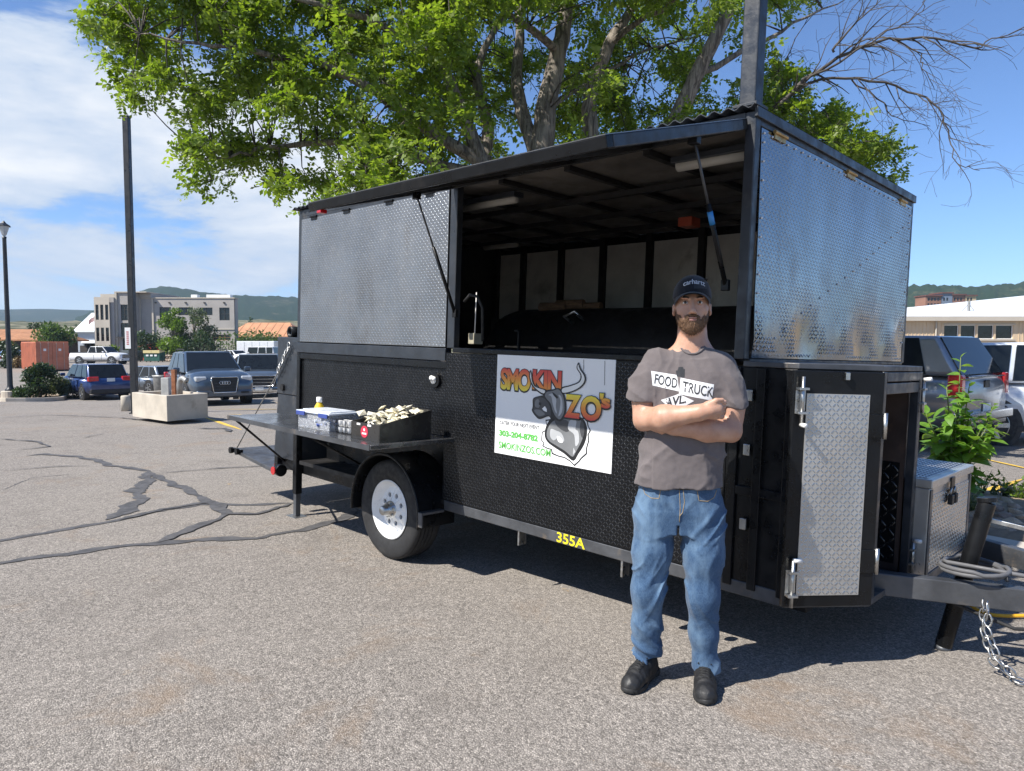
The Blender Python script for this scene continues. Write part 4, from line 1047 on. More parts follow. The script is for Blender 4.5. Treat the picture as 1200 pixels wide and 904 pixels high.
SIGN_ART = {'shapes': [('emblem_outline', 'k', 1, [(-1.154, -0.3792), (-1.1357, -0.429), (-1.1773, -0.4494), (-1.1804, -0.4978), (-1.1615, -0.5115), (-1.1714, -0.5287), (-1.1304, -0.5396), (-1.104, -0.5402), (-1.0977, -0.5632), (-1.0557, -0.571), (-1.0044, -0.5743), (-0.9636, -0.5881), (-0.9328, -0.6085), (-0.8999, -0.5793), (-0.8861, -0.5621), (-0.8492, -0.5306), (-0.8524, -0.5046), (-0.8385, -0.4576), (-0.8447, -0.4282), (-0.8307, -0.4041), (-0.8469, -0.3833), (-0.8583, -0.3468), (-0.9361, -0.339), (-1.0557, -0.3579)]), ('emblem_rim', 'W', 2, [(-1.1462, -0.3863), (-1.1292, -0.4322), (-1.1697, -0.4525), (-1.173, -0.4953), (-1.153, -0.5105), (-1.1608, -0.5258), (-1.1285, -0.5338), (-1.0969, -0.5354), (-1.0896, -0.5566), (-1.0519, -0.565), (-1.0007, -0.5684), (-0.9619, -0.5817), (-0.9332, -0.5993), (-0.9049, -0.5754), (-0.8921, -0.5584), (-0.857, -0.5279), (-0.859, -0.5054), (-0.8451, -0.4584), (-0.8513, -0.429), (-0.8383, -0.4049), (-0.8526, -0.3839), (-0.8638, -0.3511), (-0.9359, -0.3428), (-1.0555, -0.3618)]), ('emblem_chest', 'k', 3, [(-1.1421, -0.4058), (-1.1485, -0.4196), (-1.153, -0.4348), (-1.1553, -0.4497), (-1.1553, -0.4629), (-1.1528, -0.4739), (-1.148, -0.4835), (-1.1411, -0.4921), (-1.1323, -0.5001), (-1.1215, -0.5072), (-1.1086, -0.5134), (-1.0941, -0.5192), (-1.0786, -0.5252), (-1.0615, -0.5315), (-1.0428, -0.5378), (-1.0237, -0.5443), (-1.0056, -0.5511), (-0.9881, -0.56), (-0.9709, -0.5704), (-0.9548, -0.5786), (-0.941, -0.5811), (-0.9304, -0.5758), (-0.9221, -0.5649), (-0.9148, -0.5514), (-0.9068, -0.5382), (-0.8974, -0.5255), (-0.8876, -0.5119), (-0.8784, -0.4979), (-0.8707, -0.4841), (-0.8647, -0.4704), (-0.8598, -0.4566), (-0.8563, -0.4428), (-0.8542, -0.4293), (-0.8535, -0.4157), (-0.8541, -0.402), (-0.8564, -0.3889), (-0.8606, -0.3772), (-0.8661, -0.3665), (-0.873, -0.3567), (-0.8828, -0.3485), (-0.8969, -0.3429), (-0.9171, -0.3404), (-0.9421, -0.3405), (-0.9691, -0.3422), (-0.9954, -0.3445), (-1.0219, -0.3471), (-1.0495, -0.3505), (-1.0754, -0.3552), (-1.0969, -0.3618), (-1.1129, -0.3706), (-1.125, -0.3813), (-1.1344, -0.3933)]), ('emblem_chest', 'm', 4, [(-1.1278, -0.4162), (-1.1336, -0.4282), (-1.1375, -0.4413), (-1.1395, -0.454), (-1.1392, -0.4651), (-1.1366, -0.4741), (-1.1317, -0.4816), (-1.1249, -0.4883), (-1.1167, -0.4943), (-1.107, -0.4995), (-1.0956, -0.5037), (-1.0828, -0.5076), (-1.0689, -0.5122), (-1.0531, -0.5175), (-1.0355, -0.5232), (-1.0177, -0.5291), (-1.0013, -0.535), (-0.9861, -0.5423), (-0.9715, -0.5505), (-0.9583, -0.557), (-0.9471, -0.5589), (-0.9389, -0.5549), (-0.9332, -0.5467), (-0.9281, -0.5361), (-0.9221, -0.5249), (-0.9143, -0.5128), (-0.9057, -0.499), (-0.8975, -0.4848), (-0.8906, -0.4714), (-0.8852, -0.4591), (-0.8808, -0.4472), (-0.8775, -0.4356), (-0.8755, -0.4241), (-0.8746, -0.4123), (-0.8749, -0.4004), (-0.8767, -0.3891), (-0.8806, -0.3792), (-0.8863, -0.3705), (-0.8936, -0.3627), (-0.9033, -0.3565), (-0.9159, -0.3523), (-0.9323, -0.3507), (-0.9519, -0.3512), (-0.9733, -0.3532), (-0.9949, -0.356), (-1.0179, -0.3595), (-1.0427, -0.364), (-1.0662, -0.3696), (-1.0858, -0.3765), (-1.1005, -0.3849), (-1.1118, -0.3946), (-1.1206, -0.4052)]), ('emblem_chest', 'l', 5, [(-1.1095, -0.4262), (-1.1134, -0.4335), (-1.1151, -0.4446), (-1.1149, -0.4565), (-1.1128, -0.4661), (-1.1084, -0.4735), (-1.1017, -0.4801), (-1.0938, -0.4848), (-1.0857, -0.4866), (-1.0771, -0.4835), (-1.0677, -0.4767), (-1.0584, -0.4699), (-1.0504, -0.4669), (-1.044, -0.47), (-1.0387, -0.4768), (-1.0339, -0.4838), (-1.029, -0.4878), (-1.0229, -0.4881), (-1.0163, -0.4863), (-1.0111, -0.4828), (-1.0091, -0.4777), (-1.0112, -0.4699), (-1.0163, -0.4596), (-1.0233, -0.4492), (-1.0312, -0.4413), (-1.0403, -0.4366), (-1.0511, -0.4337), (-1.0623, -0.4318), (-1.0728, -0.4301), (-1.0831, -0.4276), (-1.0935, -0.425), (-1.1028, -0.4239)]), ('emblem_chest', 'd', 5, [(-1.081, -0.3682), (-1.085, -0.3753), (-1.0817, -0.3855), (-1.0736, -0.3964), (-1.0637, -0.4057), (-1.0505, -0.4137), (-1.0332, -0.4215), (-1.0156, -0.4274), (-1.0013, -0.4302), (-0.9905, -0.4292), (-0.9815, -0.4252), (-0.9751, -0.419), (-0.9722, -0.4116), (-0.9726, -0.4013), (-0.976, -0.3884), (-0.983, -0.3761), (-0.9943, -0.3676), (-1.0139, -0.3637), (-1.0401, -0.3628), (-1.0651, -0.3644)]), ('emblem_chest', 'l', 6, [(-0.9744, -0.3656), (-0.9805, -0.3749), (-0.9847, -0.3879), (-0.9862, -0.4016), (-0.9841, -0.4129), (-0.9763, -0.4201), (-0.964, -0.4252), (-0.951, -0.4306), (-0.9411, -0.439), (-0.936, -0.4536), (-0.9335, -0.4721), (-0.9315, -0.4891), (-0.9283, -0.4988), (-0.9225, -0.499), (-0.9154, -0.493), (-0.909, -0.4834), (-0.9051, -0.4731), (-0.9045, -0.4609), (-0.9061, -0.446), (-0.909, -0.4315), (-0.9125, -0.4205), (-0.9172, -0.4152), (-0.9233, -0.4135), (-0.929, -0.4121), (-0.9328, -0.4074), (-0.9326, -0.397), (-0.93, -0.3833), (-0.928, -0.3701), (-0.9301, -0.3613), (-0.9387, -0.3578), (-0.9515, -0.3576), (-0.9647, -0.3603)]), ('emblem_chest', 'l', 6, [(-0.9426, -0.5083), (-0.9435, -0.5507), (-0.9268, -0.5293)]), ('emblem_chest', 'd', 6, [(-0.8962, -0.358), (-0.8997, -0.365), (-0.9023, -0.3772), (-0.9038, -0.3914), (-0.9036, -0.4044), (-0.901, -0.4169), (-0.8966, -0.4302), (-0.8914, -0.4415), (-0.8869, -0.4481), (-0.8829, -0.449), (-0.879, -0.4458), (-0.8756, -0.4395), (-0.8733, -0.4314), (-0.8719, -0.42), (-0.8714, -0.4052), (-0.8719, -0.3903), (-0.8739, -0.3785), (-0.8783, -0.3695), (-0.8846, -0.362), (-0.8912, -0.3577)]), ('emblem_chest', 'W', 7, [(-1.0611, -0.4602), (-1.0559, -0.4592), (-1.0469, -0.461), (-1.0373, -0.4645), (-1.0299, -0.4684), (-1.0247, -0.4735), (-1.0204, -0.48), (-1.0181, -0.4862), (-1.0187, -0.4905), (-1.0239, -0.4927), (-1.0326, -0.4936), (-1.042, -0.4929), (-1.0493, -0.4902), (-1.0546, -0.4839), (-1.0591, -0.4747), (-1.0616, -0.4657)]), ('emblem_head', 'k', 8, [(-1.1713, -0.2399), (-1.1645, -0.2336), (-1.159, -0.2257), (-1.1533, -0.2179), (-1.1461, -0.212), (-1.1368, -0.2089), (-1.1262, -0.2076), (-1.1151, -0.2067), (-1.1044, -0.2053), (-1.094, -0.2022), (-1.0835, -0.1983), (-1.0733, -0.1953), (-1.0636, -0.1948), (-1.0544, -0.1975), (-1.0454, -0.2023), (-1.0372, -0.2087), (-1.0299, -0.2158), (-1.0237, -0.2234), (-1.0184, -0.2319), (-1.0138, -0.2416), (-1.01, -0.253), (-1.0066, -0.2671), (-1.0039, -0.2834), (-1.0022, -0.2998), (-1.0019, -0.3142), (-1.0033, -0.3261), (-1.0062, -0.3365), (-1.0102, -0.3458), (-1.0151, -0.3541), (-1.021, -0.362), (-1.028, -0.3691), (-1.0359, -0.3746), (-1.0445, -0.3779), (-1.0546, -0.3775), (-1.0659, -0.3743), (-1.077, -0.3706), (-1.0862, -0.3687), (-1.0928, -0.3702), (-1.0976, -0.3735), (-1.1019, -0.3764), (-1.1066, -0.3769), (-1.111, -0.3729), (-1.1149, -0.366), (-1.1202, -0.3596), (-1.1286, -0.3569), (-1.1421, -0.3602), (-1.1592, -0.3674), (-1.1768, -0.3748), (-1.1915, -0.3788), (-1.2024, -0.3785), (-1.2112, -0.3757), (-1.219, -0.3713), (-1.2268, -0.3661), (-1.2355, -0.3598), (-1.2443, -0.3521), (-1.2518, -0.344), (-1.2567, -0.3365), (-1.2577, -0.3304), (-1.2558, -0.3251), (-1.253, -0.3192), (-1.2512, -0.3118), (-1.2518, -0.3014), (-1.2535, -0.2891), (-1.254, -0.277), (-1.2511, -0.2674), (-1.2433, -0.2611), (-1.2321, -0.2569), (-1.2197, -0.2537), (-1.2084, -0.2506), (-1.1985, -0.2479), (-1.1888, -0.2459), (-1.1796, -0.2436)]), ('emblem_head', 'm', 9, [(-1.1508, -0.2242), (-1.1415, -0.2207), (-1.1292, -0.218), (-1.116, -0.2156), (-1.104, -0.2131), (-1.0935, -0.2097), (-1.0835, -0.2059), (-1.0741, -0.2031), (-1.0653, -0.2027), (-1.0572, -0.2054), (-1.0496, -0.2104), (-1.0428, -0.2168), (-1.0367, -0.224), (-1.0313, -0.2319), (-1.0267, -0.2407), (-1.0227, -0.2506), (-1.0196, -0.2615), (-1.0172, -0.2743), (-1.0154, -0.2887), (-1.0146, -0.303), (-1.015, -0.3153), (-1.0168, -0.3252), (-1.0198, -0.3336), (-1.0236, -0.3409), (-1.0276, -0.3475), (-1.0318, -0.354), (-1.0363, -0.3599), (-1.0414, -0.3644), (-1.0471, -0.3665), (-1.0539, -0.3656), (-1.0617, -0.3623), (-1.0695, -0.3575), (-1.0766, -0.3521), (-1.0828, -0.346), (-1.0885, -0.3389), (-1.0938, -0.331), (-1.0988, -0.3227), (-1.1033, -0.3134), (-1.1072, -0.3033), (-1.1113, -0.2933), (-1.1163, -0.2848), (-1.1227, -0.2782), (-1.13, -0.2728), (-1.1373, -0.268), (-1.1436, -0.2632), (-1.1492, -0.2584), (-1.1543, -0.2539), (-1.1583, -0.2494), (-1.1604, -0.2447), (-1.1607, -0.2395), (-1.1596, -0.234), (-1.1564, -0.2287)]), ('emblem_head', 'd', 9, [(-1.24, -0.2706), (-1.2346, -0.2653), (-1.2268, -0.2619), (-1.2176, -0.2598), (-1.208, -0.2585), (-1.198, -0.2572), (-1.1872, -0.2564), (-1.176, -0.2573), (-1.1649, -0.2609), (-1.1531, -0.2679), (-1.1406, -0.2776), (-1.1292, -0.289), (-1.1207, -0.3009), (-1.1155, -0.3149), (-1.1127, -0.3311), (-1.112, -0.3458), (-1.1129, -0.3555), (-1.1153, -0.3577), (-1.1195, -0.3547), (-1.1256, -0.3506), (-1.1342, -0.3495), (-1.1467, -0.3533), (-1.1624, -0.3597), (-1.1785, -0.3659), (-1.1919, -0.3692), (-1.2017, -0.3688), (-1.2095, -0.3661), (-1.2163, -0.3621), (-1.2228, -0.3577), (-1.2298, -0.353), (-1.2367, -0.3474), (-1.2423, -0.3415), (-1.2457, -0.3355), (-1.2457, -0.3298), (-1.2432, -0.3242), (-1.24, -0.318), (-1.2381, -0.3107), (-1.2387, -0.3011), (-1.2406, -0.2899), (-1.2417, -0.279)]), ('emblem_head', 'l', 10, [(-1.1342, -0.2388), (-1.1323, -0.2399), (-1.1262, -0.2402), (-1.1188, -0.2414), (-1.1129, -0.2452), (-1.1093, -0.2525), (-1.1066, -0.2624), (-1.1039, -0.2732), (-1.1007, -0.2835), (-1.0967, -0.2935), (-1.0922, -0.3039), (-1.0877, -0.3135), (-1.0833, -0.3213), (-1.0785, -0.3277), (-1.0735, -0.3332), (-1.0693, -0.3362), (-1.0671, -0.3355), (-1.068, -0.3297), (-1.0712, -0.3197), (-1.0749, -0.3081), (-1.0772, -0.2973), (-1.077, -0.2873), (-1.0755, -0.2771), (-1.0746, -0.2672), (-1.076, -0.2581), (-1.0807, -0.2492), (-1.0876, -0.2404), (-1.0956, -0.2331), (-1.1033, -0.2288), (-1.112, -0.2286), (-1.1218, -0.2316), (-1.1301, -0.2356)]), ('emblem_head', 'l', 10, [(-1.0617, -0.2336), (-1.0597, -0.2381), (-1.0544, -0.2452), (-1.0486, -0.254), (-1.0449, -0.2635), (-1.0441, -0.2742), (-1.0448, -0.2863), (-1.0462, -0.2988), (-1.0478, -0.3104), (-1.0503, -0.3224), (-1.0536, -0.3348), (-1.0562, -0.345), (-1.0561, -0.3502), (-1.0518, -0.3489), (-1.0446, -0.3428), (-1.0371, -0.334), (-1.0318, -0.3246), (-1.0292, -0.3142), (-1.0281, -0.302), (-1.0282, -0.2894), (-1.029, -0.2778), (-1.0308, -0.267), (-1.0335, -0.2563), (-1.037, -0.2469), (-1.041, -0.2399), (-1.0464, -0.2353), (-1.0532, -0.2325), (-1.059, -0.2319)]), ('emblem_head', 'm', 10, [(-1.231, -0.2779), (-1.2264, -0.273), (-1.2199, -0.2693), (-1.2131, -0.2674), (-1.2075, -0.2681), (-1.2032, -0.2724), (-1.1994, -0.2797), (-1.1966, -0.2879), (-1.1954, -0.2951), (-1.1959, -0.3014), (-1.1979, -0.3076), (-1.2011, -0.3128), (-1.2053, -0.316), (-1.2116, -0.317), (-1.2197, -0.3164), (-1.2275, -0.3141), (-1.2327, -0.3102), (-1.2348, -0.3035), (-1.235, -0.2943), (-1.2336, -0.285)]), ('emblem_head', 'm', 10, [(-1.2372, -0.3308), (-1.2305, -0.328), (-1.219, -0.3262), (-1.2058, -0.3258), (-1.1939, -0.327), (-1.1822, -0.3306), (-1.1697, -0.3362), (-1.1597, -0.3423), (-1.1555, -0.3475), (-1.1596, -0.3519), (-1.1698, -0.3562), (-1.182, -0.3595), (-1.1923, -0.3613), (-1.2001, -0.3612), (-1.2073, -0.3596), (-1.2139, -0.3569), (-1.2198, -0.3534), (-1.2263, -0.3483), (-1.2329, -0.3418), (-1.2374, -0.3355)]), ('emblem_head', 'W', 10, [(-1.1783, -0.3177), (-1.1576, -0.3024), (-1.1431, -0.3186), (-1.1423, -0.3344), (-1.167, -0.3286)]), ('emblem_head', 'k', 11, [(-1.2014, -0.2836), (-1.1983, -0.2834), (-1.194, -0.2846), (-1.1898, -0.2867), (-1.1871, -0.2889), (-1.1863, -0.2916), (-1.1867, -0.2951), (-1.188, -0.2983), (-1.1898, -0.3003), (-1.1927, -0.301), (-1.1966, -0.3009), (-1.2004, -0.2999), (-1.2029, -0.2982), (-1.2039, -0.295), (-1.2039, -0.2904), (-1.203, -0.2861)]), ('emblem_head', 'k', 11, [(-1.1037, -0.2209), (-1.0965, -0.2238), (-1.0852, -0.2296), (-1.0739, -0.2364), (-1.0665, -0.2418), (-1.0642, -0.2461), (-1.0648, -0.2502), (-1.0673, -0.2531), (-1.071, -0.2538), (-1.0766, -0.2514), (-1.0843, -0.2467), (-1.092, -0.2411), (-1.0977, -0.2362), (-1.1017, -0.2314), (-1.1047, -0.2261), (-1.1057, -0.2221)]), ('emblem_horn', 'k', 8, [(-1.2808, -0.1063), (-1.2831, -0.11), (-1.2855, -0.1169), (-1.2874, -0.1258), (-1.2884, -0.1354), (-1.2878, -0.1446), (-1.2856, -0.1537), (-1.2822, -0.1635), (-1.2776, -0.1735), (-1.2721, -0.1831), (-1.2657, -0.1918), (-1.2582, -0.1996), (-1.2496, -0.2069), (-1.2401, -0.2136), (-1.2303, -0.2197), (-1.2204, -0.225), (-1.2098, -0.2301), (-1.1982, -0.2349), (-1.1867, -0.2388), (-1.1763, -0.2412), (-1.168, -0.2413), (-1.1613, -0.2381), (-1.1556, -0.232), (-1.1516, -0.2247), (-1.1499, -0.2176), (-1.1513, -0.2124), (-1.157, -0.2094), (-1.1666, -0.2075), (-1.1782, -0.2062), (-1.1899, -0.2051), (-1.1998, -0.2036), (-1.2079, -0.2021), (-1.2155, -0.2008), (-1.2225, -0.1993), (-1.229, -0.1972), (-1.2349, -0.1939), (-1.2402, -0.1892), (-1.2449, -0.1833), (-1.2491, -0.1767), (-1.2528, -0.1698), (-1.2561, -0.163), (-1.2588, -0.1559), (-1.2609, -0.1484), (-1.2626, -0.1408), (-1.2644, -0.1336), (-1.2666, -0.1273), (-1.2693, -0.1212), (-1.2724, -0.115), (-1.2755, -0.1097), (-1.2784, -0.1065)]), ('emblem_horn', 'w', 9, [(-1.2769, -0.1182), (-1.2777, -0.121), (-1.2786, -0.1263), (-1.2792, -0.1331), (-1.2791, -0.1407), (-1.2777, -0.1481), (-1.2751, -0.1556), (-1.2716, -0.1638), (-1.2671, -0.1723), (-1.2619, -0.1805), (-1.256, -0.188), (-1.2491, -0.1948), (-1.2412, -0.2012), (-1.2326, -0.2072), (-1.2239, -0.2126), (-1.2153, -0.2174), (-1.2064, -0.2218), (-1.1968, -0.2258), (-1.1875, -0.2292), (-1.1792, -0.2314), (-1.1727, -0.2321), (-1.1678, -0.2307), (-1.1639, -0.2273), (-1.1615, -0.223), (-1.161, -0.2188), (-1.1629, -0.2155), (-1.1681, -0.2133), (-1.1762, -0.2117), (-1.1859, -0.2103), (-1.196, -0.2089), (-1.205, -0.2072), (-1.2132, -0.2056), (-1.2215, -0.2041), (-1.2295, -0.2024), (-1.237, -0.2001), (-1.2435, -0.1968), (-1.2491, -0.1922), (-1.2539, -0.1866), (-1.2581, -0.1803), (-1.2616, -0.1738), (-1.2647, -0.1675), (-1.267, -0.1611), (-1.2686, -0.1543), (-1.2697, -0.1475), (-1.2706, -0.1412), (-1.2717, -0.1357), (-1.2729, -0.1305), (-1.2741, -0.1254), (-1.2752, -0.1211), (-1.2762, -0.1184)]), ('emblem_horn', 'k', 8, [(-0.9288, -0.0496), (-0.9323, -0.0516), (-0.9361, -0.057), (-0.9394, -0.0646), (-0.9412, -0.0729), (-0.941, -0.0804), (-0.9373, -0.0874), (-0.9307, -0.0947), (-0.9231, -0.1021), (-0.9165, -0.1096), (-0.9129, -0.1169), (-0.9121, -0.1242), (-0.9129, -0.1315), (-0.9154, -0.1387), (-0.9196, -0.1455), (-0.9257, -0.1517), (-0.9344, -0.1571), (-0.9456, -0.1619), (-0.9582, -0.1662), (-0.9713, -0.1703), (-0.9837, -0.1743), (-0.9966, -0.1779), (-1.0106, -0.1809), (-1.0242, -0.1839), (-1.0356, -0.1874), (-1.0433, -0.1919), (-1.0473, -0.1984), (-1.0486, -0.2065), (-1.0473, -0.2148), (-1.0433, -0.2217), (-1.0366, -0.2256), (-1.0258, -0.226), (-1.0109, -0.2239), (-0.9939, -0.2202), (-0.977, -0.2156), (-0.9621, -0.2111), (-0.9491, -0.2064), (-0.9366, -0.2011), (-0.9249, -0.1953), (-0.9142, -0.1892), (-0.9048, -0.183), (-0.8967, -0.1765), (-0.8896, -0.1697), (-0.8836, -0.1627), (-0.879, -0.1557), (-0.8757, -0.1488), (-0.8739, -0.142), (-0.8735, -0.1353), (-0.8744, -0.1285), (-0.8763, -0.1218), (-0.8793, -0.1152), (-0.8838, -0.1087), (-0.8901, -0.1022), (-0.8971, -0.0958), (-0.9039, -0.0893), (-0.9097, -0.0828), (-0.9144, -0.0752), (-0.9185, -0.0665), (-0.9222, -0.0583), (-0.9256, -0.0522)]), ('emblem_horn', 'w', 9, [(-0.9302, -0.061), (-0.9319, -0.0619), (-0.9336, -0.0652), (-0.9347, -0.0701), (-0.9347, -0.0758), (-0.9331, -0.0816), (-0.9287, -0.0876), (-0.9219, -0.0944), (-0.9144, -0.1016), (-0.9079, -0.1091), (-0.9042, -0.1165), (-0.9031, -0.1242), (-0.9035, -0.1322), (-0.9056, -0.1403), (-0.9097, -0.148), (-0.9159, -0.1549), (-0.9253, -0.1609), (-0.9377, -0.1664), (-0.9516, -0.1713), (-0.9657, -0.1759), (-0.9785, -0.1801), (-0.9908, -0.1838), (-1.0037, -0.1868), (-1.0157, -0.1896), (-1.0259, -0.1925), (-1.0329, -0.1959), (-1.0368, -0.2005), (-1.0384, -0.206), (-1.0376, -0.2115), (-1.0344, -0.2159), (-1.0288, -0.2181), (-1.0196, -0.2179), (-1.0069, -0.2158), (-0.9923, -0.2126), (-0.9775, -0.2086), (-0.9644, -0.2044), (-0.9526, -0.1999), (-0.9409, -0.1947), (-0.9298, -0.189), (-0.9196, -0.1831), (-0.9109, -0.1773), (-0.9035, -0.1714), (-0.8973, -0.1654), (-0.8922, -0.1592), (-0.8882, -0.1531), (-0.8854, -0.1471), (-0.8838, -0.1414), (-0.8834, -0.1358), (-0.8842, -0.1302), (-0.886, -0.1246), (-0.8887, -0.1187), (-0.8931, -0.1125), (-0.8991, -0.1059), (-0.9058, -0.0994), (-0.9122, -0.0929), (-0.9173, -0.0869), (-0.921, -0.0806), (-0.9241, -0.0739), (-0.9265, -0.0677), (-0.9285, -0.0631)]), ('emblem_smoke', 'k', 1, [(-0.8977, -0.0333), (-0.8948, -0.0332), (-0.8928, -0.0933), (-0.8957, -0.0934)]), ('emblem_smoke', 'k', 1, [(-0.7581, -0.034), (-0.7554, -0.0339), (-0.7509, -0.1598), (-0.7536, -0.16)])], 'text': [('SMO', (-1.5198, -1.2752, -0.2316, -0.1042), 'hot', {'d': 2, 'lo': (0.8, 0.68, 0.06), 'mid': (0.75, 0.28, 0.04), 'hi': (0.62, 0.05, 0.045), 'sp': 0.9}), ('KIN', (-1.2606, -1.0461, -0.2142, -0.1026), 'hot', {'d': 2, 'lo': (0.75, 0.28, 0.04), 'mid': (0.66, 0.1, 0.04), 'hi': (0.62, 0.05, 0.045), 'sp': 0.9}), ('Z', (-1.0132, -0.9008, -0.3503, -0.2243), 'hot', {'d': 13, 'lo': (0.62, 0.05, 0.045), 'mid': (0.75, 0.28, 0.04), 'hi': (0.8, 0.68, 0.06)}), ('O', (-0.8994, -0.763, -0.3532, -0.2228), 'hot', {'d': 13, 'lo': (0.62, 0.05, 0.045), 'mid': (0.75, 0.28, 0.04), 'hi': (0.8, 0.68, 0.06)}), ("'s", (-0.7767, -0.7069, -0.2794, -0.2034), 'hot', {'d': 13, 'lo': (0.62, 0.05, 0.045), 'mid': (0.75, 0.28, 0.04), 'hi': (0.8, 0.68, 0.06), 'sp': 0.8}), ('CATER YOUR NEXT EVENT', (-1.5174, -1.1979, -0.4397, -0.4171), 'grey', {}), ('303-204-8782', (-1.5193, -1.2059, -0.5092, -0.4726), 'green', {'offset': 0.03}), ('SMOKINZOS.COM', (-1.5198, -1.1061, -0.5821, -0.5413), 'green', {})]}
PM = {'k': INK, 'w': pbr('ivory print', (.74, .74, .70), .45, var=.05), 'd': pbr('dark grey print', (.055, .056, .06), .45, var=.1), 'm': pbr('mid grey print', (.17, .175, .18), .45, var=.1), 'l': pbr('light grey print', (.42, .43, .44), .45, var=.1), 'W': pbr('white print', (.80, .80, .79), .42, var=.03)}
for i, (nm, c, dd, pts) in enumerate(SIGN_ART['shapes']): shape(nm, pts, PM[c], .0004 * dd)
for (tx, box, style, kw) in SIGN_ART['text']:
    a0, a1, b0, b1 = box
    if style == 'hot':
        letters(tx, a0 - .005, a1 + .005, b0 - .010, b1 + .004, INK, .0004 * kw['d'], offset=.085, shear=kw.get('shear', 0), spacing=kw.get('sp', 1))
        letters(tx, a0, a1, b0, b1, m_grad('print ' + tx, kw['lo'], kw['mid'], kw['hi'], b0, b1), .0004 * (kw['d'] + 1), offset=.042, shear=kw.get('shear', 0), spacing=kw.get('sp', 1))
    else:
        letters(tx, a0, a1, b0, b1, GRN if style == 'green' else GRY, .0004, offset=kw.get('offset', 0) + .018)
# yellow number painted on the bottom rail
ny = pbr('yellow decal', (.75, .62, .02), .5, var=.08)
link('lettering', text_mesh('355A', -1.045, -.845, -1.047, -.990, offset=.02, fn=lambda a, b: (a, -.0075, b)), ny, TR, label='yellow painted number on the bottom rail')

# ------------------------------------------------------------------ the smoker inside
SM = empty('barrel_smoker', W(-1.5, 1.30, -1.0), label='big black barrel smoker with firewood on top inside the trailer', cat='smoker')
SM.rotation_euler = RWM.to_euler(); SM.scale = (KS, KS, KS)
Mx = Matrix.Translation((0, 0, .88)) @ Matrix.Rotation(R(90), 4, 'Y')
prof = [(.0, -1.25), (.20, -1.245), (.36, -1.215), (.43, -1.15), (.45, -1.06), (.45, 1.06), (.43, 1.15), (.36, 1.215), (.0, 1.25)]
MB().lathe(prof, 40, Mx).build('barrel', M_SOOT, SM, True)
for x in (-.9, .9): MB().box(x - .05, x + .05, -.3, .3, 0, .5).build('stand_leg', M_SOOT, SM, bevel=.006)
MB().sweep([(-.30, -.33, 1.20), (-.33, -.40, 1.25), (-.22, -.42, 1.28), (-.19, -.35, 1.22)], .012, 8).build('lid_handle', M_STEEL, SM, True)
for i in range(3):
    q = Vector((-.72 + .13 * i, -.08 + .05 * i, 1.335 + .02 * (i % 2)))
    o = MB().cyl((-.13, -.02, 0), (.12, .03, .01), .045, .04, 9).build('firewood', M_WOOD, None, label=['split log lying at the rounded rear end of the barrel smoker', 'split log lying between two other logs on the smoker', 'split log lying nearest the lid handle on the smoker'][i], cat='firewood', group='logs on the smoker')
    o.location = W(-1.5 + q.x, 1.30 + q.y, -1.0 + q.z)
    o.rotation_euler = RWM.to_euler()
